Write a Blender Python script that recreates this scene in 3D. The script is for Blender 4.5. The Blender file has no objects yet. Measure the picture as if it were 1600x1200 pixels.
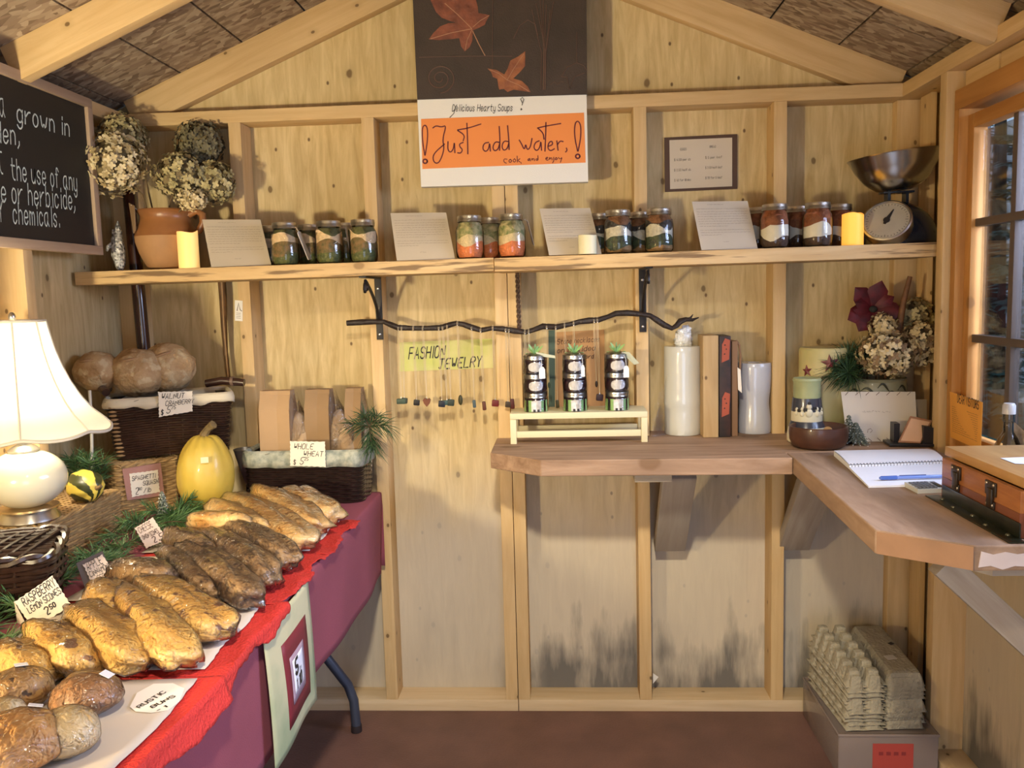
import bpy, bmesh, math, random
import numpy as np
from mathutils import Vector, Matrix, noise, Euler

random.seed(7)
PI = math.pi
S = bpy.context.scene
C = S.collection

# ------------------------------------------------------------------ camera
F = 1342.93
CP = Vector((0.5699, -2.7208, 1.33757))
YAW, PITCH, ROLL = 0.059973, 0.105769, 0.026622
cy, sy, cp_, sp_ = math.cos(YAW), math.sin(YAW), math.cos(PITCH), math.sin(PITCH)
fwd = Vector((-sy*cp_, cy*cp_, -sp_))
rgt = Vector((cy, sy, 0))
dwn = fwd.cross(rgt)
cr, sr = math.cos(ROLL), math.sin(ROLL)
R2 = cr*rgt + sr*dwn
D2 = -sr*rgt + cr*dwn
cam = bpy.data.cameras.new('camera')
camo = bpy.data.objects.new('camera', cam)
C.objects.link(camo)
cam.sensor_width = 36
cam.lens = F/1600*36
cam.clip_start = 0.02
M = Matrix((R2, -D2, -fwd)).transposed().to_4x4()
M.translation = CP
camo.matrix_world = M
S.camera = camo

# ------------------------------------------------------------------ light
S.view_settings.view_transform = 'Standard'
S.view_settings.look = 'None'
S.view_settings.gamma = 1
S.view_settings.use_curve_mapping = False
S.view_settings.exposure = 0.0
W = bpy.data.worlds.new('dusk_sky')
S.world = W
W.use_nodes = True
bg = W.node_tree.nodes['Background']
bg.inputs[0].default_value = (0.34, 0.46, 0.62, 1)
bg.inputs[1].default_value = 1.1


def lamp(name, kind, loc, power, color, size=0.1, size_y=None, target=None):
    l = bpy.data.lights.new(name, kind)
    l.energy = power
    l.color = color
    if kind == 'AREA':
        l.size = size
        if size_y:
            l.shape = 'RECTANGLE'
            l.size_y = size_y
    else:
        l.shadow_soft_size = size
    o = bpy.data.objects.new(name, l)
    C.objects.link(o)
    o.location = loc
    if target is not None:
        o.rotation_euler = (Vector(target)-Vector(loc)).to_track_quat('-Z', 'Y').to_euler()
    return o


sp_l = lamp('shaded_ceiling_light', 'SPOT', (0.50, -2.35, 2.12), 205, (1.0, 0.88, 0.68), 0.06, None, (0.40, 0, -0.15))
sp_l.data.spot_size = math.radians(66)
sp_l.data.spot_blend = 1.0
lamp('window_daylight', 'AREA', (2.05, -1.25, 1.75), 115, (0.60, 0.70, 1.0), 1.1, 0.9, (1.2, -1.6, 0.8))
lamp('near_table_lamp_light', 'POINT', (-0.66, -2.30, 1.16), 52, (1.0, 0.86, 0.56), 0.06)
sp_a = lamp('near_lamp_falloff_spot', 'SPOT', (-0.66, -2.30, 1.17), 78, (1.0, 0.86, 0.56), 0.06, None, (0.0, 0, 2.05))  # upward spot added at the near lamp, shaped for the falloff across the wall
sp_a.data.spot_size = math.radians(84)
sp_a.data.spot_blend = 0.9
lamp('doorway_daylight', 'AREA', (0.85, -3.25, 0.7), 16, (0.62, 0.73, 1.0), 0.9, 1.5, (0.75, 0, 0.5))


# ------------------------------------------------------------------ pixel -> place on a real plane
def P(u, v, X=None, Y=None, Z=None, pl=None):
    d = (u-800)/F*R2 + (v-600)/F*D2 + fwd
    if X is not None:
        t = (X-CP.x)/d.x
    elif Y is not None:
        t = (Y-CP.y)/d.y
    elif Z is not None:
        t = (Z-CP.z)/d.z
    else:
        t = (pl[0]-CP).dot(pl[1])/d.dot(pl[1])
    return CP + d*t


# ------------------------------------------------------------------ mesh builder
class MB:
    def __init__(self):
        self.v, self.f, self.m = [], [], []
        self.k = 0

    def add(self, vs, fs):
        b = len(self.v)
        self.v.extend(Vector(p) for p in vs)
        self.f.extend([tuple(b+i for i in f) for f in fs])
        self.m.extend([self.k]*len(fs))
        return self

    def box(self, c, s, rot=None, bev=0.0):
        bm = bmesh.new()
        bmesh.ops.create_cube(bm, size=1)
        for q in bm.verts:
            q.co = Vector((q.co.x*s[0], q.co.y*s[1], q.co.z*s[2]))
        if bev > 0:
            bmesh.ops.bevel(bm, geom=bm.edges[:], offset=bev, segments=2, affect='EDGES', profile=0.6)
        mt = Matrix.Translation(c)
        if rot is not None:
            mt = mt @ (rot if isinstance(rot, Matrix) else Euler(rot).to_matrix().to_4x4())
        bm.verts.index_update()
        self.add([mt @ q.co for q in bm.verts], [[q.index for q in f.verts] for f in bm.faces])
        bm.free()
        return self

    def span(self, a, b, bev=0.0):
        a, b = Vector(a), Vector(b)
        d = b-a
        return self.box((a+b)/2, (abs(d.x), abs(d.y), abs(d.z)), None, bev)

    def prism(self, pts, z0, z1, mt=None):
        mt = mt or Matrix.Identity(4)
        n = len(pts)
        vs = [mt @ Vector((p[0], p[1], z0)) for p in pts] + [mt @ Vector((p[0], p[1], z1)) for p in pts]
        fs = [list(range(n))[::-1], list(range(n, 2*n))]
        fs += [(i, (i+1) % n, n+(i+1) % n, n+i) for i in range(n)]
        return self.add(vs, fs)

    def quadslab(self, q, t, nrm=None):
        q = [Vector(p) for p in q]
        n = nrm or (q[1]-q[0]).cross(q[3]-q[0]).normalized()
        vs = q + [p + n*t for p in q]
        return self.add(vs, [(3, 2, 1, 0), (4, 5, 6, 7), (0, 1, 5, 4), (1, 2, 6, 5), (2, 3, 7, 6), (3, 0, 4, 7)])

    def lathe(self, prof, n=24, c=(0, 0, 0), mt=None, wob=0.0, close=True):
        mt = mt or Matrix.Identity(4)
        c = Vector(c)
        vs, fs = [], []
        for j, (r, z) in enumerate(prof):
            for i in range(n):
                a = 2*PI*i/n
                k = 1 + wob*noise.noise(Vector((math.cos(a)*2, math.sin(a)*2, z*30+c.x*9)))
                vs.append(mt @ (c + Vector((r*k*math.cos(a), r*k*math.sin(a), z))))
        for j in range(len(prof)-1):
            for i in range(n):
                i2 = (i+1) % n
                fs.append((j*n+i, j*n+i2, (j+1)*n+i2, (j+1)*n+i))
        if close:
            fs.append(tuple(range(n))[::-1])
            fs.append(tuple((len(prof)-1)*n+i for i in range(n)))
        return self.add(vs, fs)

    def tube(self, pts, r, n=6, closed=False):
        pts = [Vector(p) for p in pts]
        m = len(pts)
        rs = r if isinstance(r, (list, tuple)) else [r]*m
        tang = []
        for i in range(m):
            if closed:
                t = pts[(i+1) % m]-pts[i-1]
            else:
                t = pts[min(i+1, m-1)]-pts[max(i-1, 0)]
            tang.append(t.normalized() if t.length > 1e-9 else Vector((0, 0, 1)))
        up = Vector((0, 0, 1)) if abs(tang[0].z) < 0.9 else Vector((1, 0, 0))
        nn = (up - tang[0]*up.dot(tang[0])).normalized()
        vs, fs = [], []
        for i in range(m):
            nn = nn - tang[i]*nn.dot(tang[i])
            nn = nn.normalized() if nn.length > 1e-6 else tang[i].orthogonal().normalized()
            b = tang[i].cross(nn)
            for k in range(n):
                a = 2*PI*k/n
                vs.append(pts[i] + (nn*math.cos(a)+b*math.sin(a))*rs[i])
        for i in range(m if closed else m-1):
            j = (i+1) % m
            for k in range(n):
                k2 = (k+1) % n
                fs.append((i*n+k, i*n+k2, j*n+k2, j*n+k))
        if not closed:
            fs.append(tuple(range(n))[::-1])
            fs.append(tuple((m-1)*n+k for k in range(n)))
        return self.add(vs, fs)

    def grid(self, fn, nu, nv, closed_u=False):
        vs = [fn(i/(nu if closed_u else nu-1), j/(nv-1)) for j in range(nv) for i in range(nu)]
        fs = []
        for j in range(nv-1):
            for i in range(nu if closed_u else nu-1):
                i2 = (i+1) % nu
                fs.append((j*nu+i, j*nu+i2, (j+1)*nu+i2, (j+1)*nu+i))
        return self.add(vs, fs)

    def blob(self, c, rad, nu=20, nv=12, fn=None, mt=None):
        mt = mt or Matrix.Identity(4)
        c = Vector(c)
        vs, fs = [], []

        def pt(d):
            k = fn(d) if fn else 1.0
            return mt @ (c + Vector((d.x*rad[0]*k, d.y*rad[1]*k, d.z*rad[2]*k)))
        vs.append(pt(Vector((0, 0, -1))))
        for j in range(1, nv):
            th = PI*j/nv
            for i in range(nu):
                a = 2*PI*i/nu
                vs.append(pt(Vector((math.sin(th)*math.cos(a), math.sin(th)*math.sin(a), -math.cos(th)))))
        vs.append(pt(Vector((0, 0, 1))))
        for i in range(nu):
            fs.append((0, 1+(i+1) % nu, 1+i))
        for j in range(nv-2):
            for i in range(nu):
                i2 = (i+1) % nu
                fs.append((1+j*nu+i, 1+j*nu+i2, 1+(j+1)*nu+i2, 1+(j+1)*nu+i))
        e = len(vs)-1
        b = 1+(nv-2)*nu
        for i in range(nu):
            fs.append((b+i, b+(i+1) % nu, e))
        return self.add(vs, fs)

    def build(self, name, mats, parent=None, loc=None, world=False, smooth=True, ang=0.7):
        me = bpy.data.meshes.new(name)
        off = Vector((0, 0, 0))
        if world:
            if parent is not None:
                p = parent
                while p is not None:
                    off += p.location
                    p = p.parent
            if loc is not None:
                off += Vector(loc)
        me.from_pydata([tuple(p-off) for p in self.v], [], self.f)
        if not isinstance(mats, (list, tuple)):
            mats = [mats]
        for q in mats:
            me.materials.append(q)
        if len(mats) > 1:
            me.polygons.foreach_set('material_index', self.m)
        me.validate()
        if smooth:
            me.polygons.foreach_set('use_smooth', [True]*len(me.polygons))
            me.set_sharp_from_angle(angle=ang)
        o = bpy.data.objects.new(name, me)
        C.objects.link(o)
        if parent is not None:
            o.parent = parent
        if loc is not None:
            o.location = loc
        return o


def tag(o, label=None, cat=None, group=None, kind=None):
    if label:
        o['label'] = label
    if cat:
        o['category'] = cat
    if group:
        o['group'] = group
    if kind:
        o['kind'] = kind
    return o


def thing(name, label, cat, loc=(0, 0, 0), rotz=0, group=None):
    o = bpy.data.objects.new(name, None)
    C.objects.link(o)
    o.location = loc
    o.rotation_euler = (0, 0, rotz)
    o.empty_display_size = 0.02
    return tag(o, label, cat, group)


def setting(name):
    o = bpy.data.objects.new(name, None)
    C.objects.link(o)
    o['kind'] = 'structure'
    return o


def dup(root, loc=None, rotz=None, label=None):
    r = root.copy()
    C.objects.link(r)
    if loc is not None:
        r.location = loc
    if rotz is not None:
        r.rotation_euler = (0, 0, rotz)
    if label:
        r['label'] = label
    for ch in list(root.children):
        c = ch.copy()
        C.objects.link(c)
        c.parent = r
        for g in list(ch.children):
            d = g.copy()
            C.objects.link(d)
            d.parent = c
    return r


def board(name, p0, p1, w, t, side, mat, parent=None, bev=0.0015):
    """a sawn board from p0 to p1 (centre line); w across along `side`, t thick"""
    p0, p1, side = Vector(p0), Vector(p1), Vector(side)
    x = (p1-p0).normalized()
    y = (side - x*side.dot(x)).normalized()
    z = x.cross(y)
    o = MB().box((0, 0, 0), ((p1-p0).length, w, t), None, bev).build(name, mat, parent)
    m = Matrix((x, y, z)).transposed().to_4x4()
    m.translation = (p0+p1)/2
    o.matrix_basis = m
    return o


# ------------------------------------------------------------------ materials
def newmat(name):
    m = bpy.data.materials.new(name)
    m.use_nodes = True
    nt = m.node_tree
    return m, nt, nt.nodes, nt.links, nt.nodes['Principled BSDF']


def plain(name, col, rough=0.6, metal=0.0, coat=0.0, emit=0.0, sub=0.0, var=0.0, vscale=20, bump=0.0, bscale=60, sheen=0.0, col2=None, spec=0.5):
    m, nt, N, L, b = newmat(name)
    b.inputs['Base Color'].default_value = (*col, 1)
    b.inputs['Roughness'].default_value = rough
    b.inputs['Metallic'].default_value = metal
    b.inputs['Coat Weight'].default_value = coat
    b.inputs['Coat Roughness'].default_value = 0.08
    b.inputs['Sheen Weight'].default_value = sheen
    b.inputs['Specular IOR Level'].default_value = spec
    if sub:
        b.inputs['Subsurface Weight'].default_value = sub
        b.inputs['Subsurface Radius'].default_value = (0.02, 0.01, 0.006)
    if emit:
        b.inputs['Emission Color'].default_value = (*col, 1)
        b.inputs['Emission Strength'].default_value = emit
    if var or col2 or bump:
        tc = N.new('ShaderNodeTexCoord')
    if var or col2:
        nz = N.new('ShaderNodeTexNoise')
        nz.inputs['Scale'].default_value = vscale
        nz.inputs['Detail'].default_value = 4
        L.new(tc.outputs['Object'], nz.inputs['Vector'])
        mx = N.new('ShaderNodeMix')
        mx.data_type = 'RGBA'
        mr = N.new('ShaderNodeMapRange')
        mr.inputs['From Min'].default_value = 0.35
        mr.inputs['From Max'].default_value = 0.65
        L.new(nz.outputs['Fac'], mr.inputs['Value'])
        L.new(mr.outputs['Result'], mx.inputs['Factor'])
        c2 = col2 or tuple(c*(1-var) for c in col)
        mx.inputs['A'].default_value = (*col, 1)
        mx.inputs['B'].default_value = (*c2, 1)
        L.new(mx.outputs['Result'], b.inputs['Base Color'])
    if bump:
        n2 = N.new('ShaderNodeTexNoise')
        n2.inputs['Scale'].default_value = bscale
        n2.inputs['Detail'].default_value = 3
        L.new(tc.outputs['Object'], n2.inputs['Vector'])
        bp = N.new('ShaderNodeBump')
        bp.inputs['Strength'].default_value = bump
        bp.inputs['Distance'].default_value = 0.01
        L.new(n2.outputs['Fac'], bp.inputs['Height'])
        L.new(bp.outputs['Normal'], b.inputs['Normal'])
    return m


def ramp(N, stops):
    r = N.new('ShaderNodeValToRGB')
    e = r.color_ramp.elements
    while len(e) < len(stops):
        e.new(0.5)
    for i, (p, c) in enumerate(stops):
        e[i].position = p
        e[i].color = (*c, 1)
    return r


def mixc(N, L, fac, a, b):
    mx = N.new('ShaderNodeMix')
    mx.data_type = 'RGBA'
    for s, val in (('Factor', fac), ('A', a), ('B', b)):
        if isinstance(val, tuple):
            mx.inputs[s].default_value = (*val, 1)
        elif isinstance(val, (int, float)):
            mx.inputs[s].default_value = val
        else:
            L.new(val, mx.inputs[s])
    return mx.outputs['Result']


def maprange(N, L, src, a, b, c=0.0, d=1.0):
    r = N.new('ShaderNodeMapRange')
    r.inputs['From Min'].default_value = a
    r.inputs['From Max'].default_value = b
    r.inputs['To Min'].default_value = c
    r.inputs['To Max'].default_value = d
    L.new(src, r.inputs['Value'])
    return r.outputs['Result']


def math_(N, L, op, a, b=None):
    r = N.new('ShaderNodeMath')
    r.operation = op
    for i, val in enumerate((a, b)):
        if val is None:
            continue
        if isinstance(val, (int, float)):
            r.inputs[i].default_value = val
        else:
            L.new(val, r.inputs[i])
    return r.outputs[0]


def wood(name, c1, c2, knot=(0.16, 0.08, 0.03), axis='X', stretch=14.0, scale=9.0, rough=0.62, knots=1.0, ksc=5.0, rings=0.0, stain_and_light=0, dirt=None, rand=True, kr=0.075):
    m, nt, N, L, b = newmat(name)
    tc = N.new('ShaderNodeTexCoord')
    vec = tc.outputs['Object']
    if rand:
        oi = N.new('ShaderNodeObjectInfo')
        va = N.new('ShaderNodeVectorMath')
        va.operation = 'MULTIPLY_ADD'
        va.inputs[0].default_value = (7.3, 3.1, 5.7)
        L.new(oi.outputs['Random'], va.inputs[1])
        L.new(vec, va.inputs[2])
        vec2 = va.outputs[0]
    else:
        vec2 = vec
    mp = N.new('ShaderNodeMapping')
    sc = {'X': (1/stretch, 1, 1), 'Y': (1, 1/stretch, 1), 'Z': (1, 1, 1/stretch)}[axis]
    mp.inputs['Scale'].default_value = sc
    L.new(vec2, mp.inputs['Vector'])
    n1 = N.new('ShaderNodeTexNoise')
    n1.inputs['Scale'].default_value = scale*4
    n1.inputs['Detail'].default_value = 8
    n1.inputs['Roughness'].default_value = 0.62
    n1.inputs['Distortion'].default_value = 0.6
    L.new(mp.outputs['Vector'], n1.inputs['Vector'])
    n0 = N.new('ShaderNodeTexNoise')
    n0.inputs['Scale'].default_value = 2.2
    n0.inputs['Detail'].default_value = 3
    L.new(vec2, n0.inputs['Vector'])
    col = mixc(N, L, maprange(N, L, n1.outputs['Fac'], 0.36, 0.66), c1, c2)
    if rings:
        wv = N.new('ShaderNodeTexWave')
        wv.wave_type = 'BANDS'
        wv.bands_direction = {'X': 'Y', 'Y': 'X', 'Z': 'X'}[axis]
        wv.inputs['Scale'].default_value = rings
        wv.inputs['Distortion'].default_value = 9
        wv.inputs['Detail'].default_value = 2
        wv.inputs['Detail Scale'].default_value = 0.6
        L.new(mp.outputs['Vector'], wv.inputs['Vector'])
        f = maprange(N, L, wv.outputs['Fac'], 0.0, 0.5, 0.55, 0.0)
        col = mixc(N, L, f, col, tuple(x*0.42 for x in c2))
    col = mixc(N, L, maprange(N, L, n0.outputs['Fac'], 0.42, 0.72, 0, 0.35), col, tuple(x*0.72 for x in c2))
    if knots:
        sk = N.new('ShaderNodeSeparateXYZ')
        L.new(vec2, sk.inputs[0])
        ck = N.new('ShaderNodeCombineXYZ')
        ia = 'XYZ'.index(axis)
        ot = [i for i in range(3) if i != ia]
        L.new(math_(N, L, 'MULTIPLY', sk.outputs[ia], 0.68), ck.inputs[0])
        L.new(math_(N, L, 'ADD', sk.outputs[ot[0]], sk.outputs[ot[1]]), ck.inputs[1])
        vo = N.new('ShaderNodeTexVoronoi')
        vo.voronoi_dimensions = '2D'
        vo.inputs['Scale'].default_value = ksc
        L.new(ck.outputs[0], vo.inputs['Vector'])
        nk = N.new('ShaderNodeTexNoise')
        nk.inputs['Scale'].default_value = 40
        L.new(vec2, nk.inputs['Vector'])
        dd = math_(N, L, 'ADD', vo.outputs['Distance'], math_(N, L, 'MULTIPLY', nk.outputs['Fac'], 0.03))
        sp = N.new('ShaderNodeSeparateColor')
        L.new(vo.outputs['Color'], sp.inputs[0])
        pick = math_(N, L, 'GREATER_THAN', sp.outputs[0], 0.45)
        k = math_(N, L, 'MULTIPLY', maprange(N, L, dd, kr*0.72, kr, 1, 0), pick)
        col = mixc(N, L, math_(N, L, 'MULTIPLY', k, knots), col, knot)
        halo = math_(N, L, 'MULTIPLY', maprange(N, L, dd, kr, kr*2.6, 0.35, 0), pick)
        col = mixc(N, L, halo, col, tuple(x*0.7 for x in c2))
    if axis == 'Z' and knots:
        v2 = N.new('ShaderNodeTexVoronoi')
        v2.voronoi_dimensions = '2D'
        v2.inputs['Scale'].default_value = 9.5
        L.new(ck.outputs[0], v2.inputs['Vector'])
        s2 = N.new('ShaderNodeSeparateColor')
        L.new(v2.outputs['Color'], s2.inputs[0])
        k2 = math_(N, L, 'MULTIPLY', maprange(N, L, v2.outputs['Distance'], 0.025, 0.05, 0.9, 0), math_(N, L, 'GREATER_THAN', s2.outputs[1], 0.62))
        col = mixc(N, L, k2, col, (0.12, 0.065, 0.03))
    if stain_and_light:
        # weathered grey, partly light put into the colour, and black water marks low down
        sx = N.new('ShaderNodeSeparateXYZ')
        L.new(vec, sx.inputs[0])
        ms = N.new('ShaderNodeMapping')
        ms.inputs['Scale'].default_value = (1, 1, 0.16)
        L.new(vec, ms.inputs['Vector'])
        ns = N.new('ShaderNodeTexNoise')
        ns.inputs['Scale'].default_value = 17
        ns.inputs['Detail'].default_value = 5
        ns.inputs['Roughness'].default_value = 0.6
        L.new(ms.outputs['Vector'], ns.inputs['Vector'])
        nb = N.new('ShaderNodeTexNoise')
        nb.inputs['Scale'].default_value = 5.5
        L.new(vec, nb.inputs['Vector'])
        grey = maprange(N, L, math_(N, L, 'ADD', sx.outputs['Z'], math_(N, L, 'MULTIPLY', nb.outputs['Fac'], 0.35)), 0.72, 1.05, 0.75, 0)
        col = mixc(N, L, grey, col, (0.56, 0.50, 0.41))
        h = math_(N, L, 'ADD', math_(N, L, 'MULTIPLY', sx.outputs['Z'], -1.9), math_(N, L, 'MULTIPLY', ns.outputs['Fac'], 1.1))
        h = math_(N, L, 'ADD', h, math_(N, L, 'MULTIPLY', nb.outputs['Fac'], 0.75))
        dark = maprange(N, L, h, 0.46, 0.84, 0, 0.92)
        dark = math_(N, L, 'MULTIPLY', dark, maprange(N, L, sx.outputs['X'], 0.3, 0.5, 0.12, 1))
        col = mixc(N, L, dark, col, (0.12, 0.112, 0.10))
    if dirt:
        nd = N.new('ShaderNodeTexNoise')
        nd.inputs['Scale'].default_value = 12
        nd.inputs['Detail'].default_value = 6
        L.new(mp.outputs['Vector'], nd.inputs['Vector'])
        nd.inputs['Scale'].default_value = 80
        col = mixc(N, L, maprange(N, L, nd.outputs['Fac'], 0.54, 0.63, 0, 0.85), col, dirt)
    L.new(col, b.inputs['Base Color'])
    b.inputs['Roughness'].default_value = rough
    b.inputs['Specular IOR Level'].default_value = 0.3
    bp = N.new('ShaderNodeBump')
    bp.inputs['Strength'].default_value = 0.25
    bp.inputs['Distance'].default_value = 0.004
    L.new(n1.outputs['Fac'], bp.inputs['Height'])
    L.new(bp.outputs['Normal'], b.inputs['Normal'])
    return m


def glassy(name, tint=(1, 1, 1), rough=0.02, refl=1.0, bump=0.0, bscale=30, haze=0.0, hazecol=(0.8, 0.8, 0.8), ior=1.45):
    """thin clear sheet: see-through with a sharp gloss on it"""
    m, nt, N, L, b = newmat(name)
    N.remove(b)
    out = N['Material Output']
    tr = N.new('ShaderNodeBsdfTransparent')
    tr.inputs[0].default_value = (*tint, 1)
    gl = N.new('ShaderNodeBsdfGlossy')
    gl.inputs['Roughness'].default_value = rough
    fr = N.new('ShaderNodeFresnel')
    fr.inputs['IOR'].default_value = ior
    if bump:
        tc = N.new('ShaderNodeTexCoord')
        nz = N.new('ShaderNodeTexNoise')
        nz.inputs['Scale'].default_value = bscale
        nz.inputs['Detail'].default_value = 3
        nz.inputs['Distortion'].default_value = 1.5
        L.new(tc.outputs['Object'], nz.inputs['Vector'])
        bp = N.new('ShaderNodeBump')
        bp.inputs['Strength'].default_value = bump
        bp.inputs['Distance'].default_value = 0.01
        L.new(nz.outputs['Fac'], bp.inputs['Height'])
        L.new(bp.outputs['Normal'], gl.inputs['Normal'])
        L.new(bp.outputs['Normal'], fr.inputs['Normal'])
    src = tr.outputs[0]
    if haze:
        df = N.new('ShaderNodeBsdfDiffuse')
        df.inputs[0].default_value = (*hazecol, 1)
        mh = N.new('ShaderNodeMixShader')
        mh.inputs[0].default_value = haze
        L.new(src, mh.inputs[1])
        L.new(df.outputs[0], mh.inputs[2])
        src = mh.outputs[0]
    ms = N.new('ShaderNodeMixShader')
    L.new(math_(N, L, 'MULTIPLY', fr.outputs[0], refl), ms.inputs[0])
    L.new(src, ms.inputs[1])
    L.new(gl.outputs[0], ms.inputs[2])
    L.new(ms.outputs[0], out.inputs['Surface'])
    return m


def spotted(name, base, base2, spot, amt=0.6, sscale=28, rough=0.45, bump=0.5, bscale=45, thr=(0.6, 0.66)):
    """bread crust: mottled base with darker patches"""
    m, nt, N, L, b = newmat(name)
    tc = N.new('ShaderNodeTexCoord')
    oi = N.new('ShaderNodeObjectInfo')
    va = N.new('ShaderNodeVectorMath')
    va.operation = 'MULTIPLY_ADD'
    va.inputs[0].default_value = (3.3, 5.1, 2.7)
    L.new(oi.outputs['Random'], va.inputs[1])
    L.new(tc.outputs['Object'], va.inputs[2])
    v = va.outputs[0]
    n1 = N.new('ShaderNodeTexNoise')
    n1.inputs['Scale'].default_value = 16
    n1.inputs['Detail'].default_value = 5
    L.new(v, n1.inputs['Vector'])
    n2 = N.new('ShaderNodeTexNoise')
    n2.inputs['Scale'].default_value = sscale
    n2.inputs['Detail'].default_value = 3
    L.new(v, n2.inputs['Vector'])
    col = mixc(N, L, maprange(N, L, n1.outputs['Fac'], 0.38, 0.64), base, base2)
    col = mixc(N, L, maprange(N, L, n2.outputs['Fac'], thr[0], thr[1], 0, amt), col, spot)
    L.new(col, b.inputs['Base Color'])
    b.inputs['Roughness'].default_value = rough
    nb = N.new('ShaderNodeTexNoise')
    nb.inputs['Scale'].default_value = bscale
    nb.inputs['Detail'].default_value = 5
    L.new(v, nb.inputs['Vector'])
    bp = N.new('ShaderNodeBump')
    bp.inputs['Strength'].default_value = bump
    bp.inputs['Distance'].default_value = 0.01
    L.new(nb.outputs['Fac'], bp.inputs['Height'])
    L.new(bp.outputs['Normal'], b.inputs['Normal'])
    return m


def osb(name):
    m, nt, N, L, b = newmat(name)
    tc = N.new('ShaderNodeTexCoord')
    oi = N.new('ShaderNodeObjectInfo')
    va = N.new('ShaderNodeVectorMath')
    va.operation = 'MULTIPLY_ADD'
    va.inputs[0].default_value = (9.3, 4.1, 6.7)
    L.new(oi.outputs['Random'], va.inputs[1])
    L.new(tc.outputs['Object'], va.inputs[2])
    nz = N.new('ShaderNodeTexNoise')
    nz.inputs['Scale'].default_value = 14
    L.new(va.outputs[0], nz.inputs['Vector'])
    va2 = N.new('ShaderNodeVectorMath')
    va2.operation = 'MULTIPLY_ADD'
    va2.inputs[1].default_value = (0.018, 0.018, 0.018)
    L.new(nz.outputs['Color'], va2.inputs[0])
    L.new(va.outputs[0], va2.inputs[2])
    mp = N.new('ShaderNodeMapping')
    mp.inputs['Scale'].default_value = (34, 80, 50)
    mp.inputs['Rotation'].default_value = (0, 0, 0.5)
    L.new(va2.outputs[0], mp.inputs['Vector'])
    vo = N.new('ShaderNodeTexVoronoi')
    vo.inputs['Scale'].default_value = 1.0
    L.new(mp.outputs['Vector'], vo.inputs['Vector'])
    sp = N.new('ShaderNodeSeparateColor')
    L.new(vo.outputs['Color'], sp.inputs[0])
    r = ramp(N, [(0.0, (0.17, 0.11, 0.065)), (0.3, (0.27, 0.19, 0.12)), (0.6, (0.35, 0.26, 0.165)), (0.85, (0.46, 0.36, 0.24)), (1.0, (0.20, 0.12, 0.075))])
    L.new(sp.outputs[0], r.inputs[0])
    L.new(r.outputs[0], b.inputs['Base Color'])
    b.inputs['Roughness'].default_value = 0.75
    bp = N.new('ShaderNodeBump')
    bp.inputs['Strength'].default_value = 0.5
    bp.inputs['Distance'].default_value = 0.003
    L.new(sp.outputs[1], bp.inputs['Height'])
    L.new(bp.outputs['Normal'], b.inputs['Normal'])
    return m


m_lumber = wood('pine_lumber', (0.70, 0.50, 0.255), (0.59, 0.39, 0.175), knots=1.0, ksc=8, kr=0.055, knot=(0.10, 0.05, 0.02))
m_lumber_pale = wood('pale_spruce', (0.70, 0.54, 0.34), (0.60, 0.44, 0.25), knots=1.0, ksc=8, kr=0.055, knot=(0.10, 0.05, 0.02))
m_lumber_grey = wood('grey_sawn_wood', (0.44, 0.385, 0.32), (0.34, 0.285, 0.225), knots=0.8, ksc=5)
m_trim = wood('orange_fir_trim', (0.55, 0.27, 0.075), (0.42, 0.185, 0.045), knots=0.6, ksc=5)
m_shelf = wood('shelf_pine', (0.68, 0.48, 0.24), (0.55, 0.35, 0.15), knots=0.7, ksc=6, kr=.09, dirt=(0.15, 0.085, 0.04))
m_counter = wood('rough_fir_plank', (0.47, 0.31, 0.20), (0.26, 0.155, 0.092), knots=0.7, ksc=3.5, kr=.1, rings=0, stretch=12, scale=9)
m_ply = wood('plywood', (0.69, 0.54, 0.285), (0.49, 0.355, 0.16), axis='Z', stretch=8, scale=11, kr=0.056, knots=1.0, ksc=5.0, knot=(0.13, 0.075, 0.03), stain_and_light=1, rand=False)
m_ply_gable = wood('gable_plywood', (0.71, 0.56, 0.295), (0.53, 0.39, 0.18), axis='Z', stretch=8, scale=11, kr=0.055, knots=1.0, ksc=3.6, knot=(0.13, 0.07, 0.03), rand=False)
m_osb = osb('oriented_strand_board')
m_floor = plain('painted_floor', (0.175, 0.088, 0.070), 0.5, var=0.25, vscale=6, bump=0.15, bscale=140)
m_paper = plain('white_paper', (0.80, 0.77, 0.70), 0.8, bump=0.05)
m_card = plain('card_paper', (0.78, 0.72, 0.62), 0.8)
m_ink = plain('black_ink', (0.015, 0.012, 0.012), 0.6)
m_inkgrey = plain('faint_print', (0.20, 0.17, 0.14), 0.7)
m_inkmaroon = plain('maroon_marker', (0.11, 0.008, 0.02), 0.6)
m_chalk = plain('chalk', (0.72, 0.80, 0.70), 0.9)
m_orange = plain('orange_paper', (0.82, 0.27, 0.065), 0.75)
m_orange2 = plain('orange_notice_paper', (0.80, 0.36, 0.055), 0.75)
m_iron = plain('black_iron', (0.018, 0.014, 0.014), 0.5, metal=0.3)
m_screw = plain('screw_steel', (0.6, 0.6, 0.6), 0.35, metal=1)
m_steel = plain('brushed_steel', (0.62, 0.61, 0.58), 0.28, metal=1)
m_lid = plain('jar_lid_metal', (0.66, 0.63, 0.55), 0.32, metal=1, bump=0.1, bscale=200)
m_glass = glassy('clear_jar_glass', (0.97, 0.98, 0.96), 0.03, 1.3)
m_film = glassy('cling_film', (0.99, 0.985, 0.98), 0.08, 1.35, bump=0.8, bscale=60, haze=0.015)
m_cello = glassy('cellophane', (0.98, 0.98, 0.98), 0.05, 1.3, bump=0.5, bscale=60)
m_pane = glassy('window_glass', (0.93, 0.95, 0.97), 0.01, 0.75)

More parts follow.
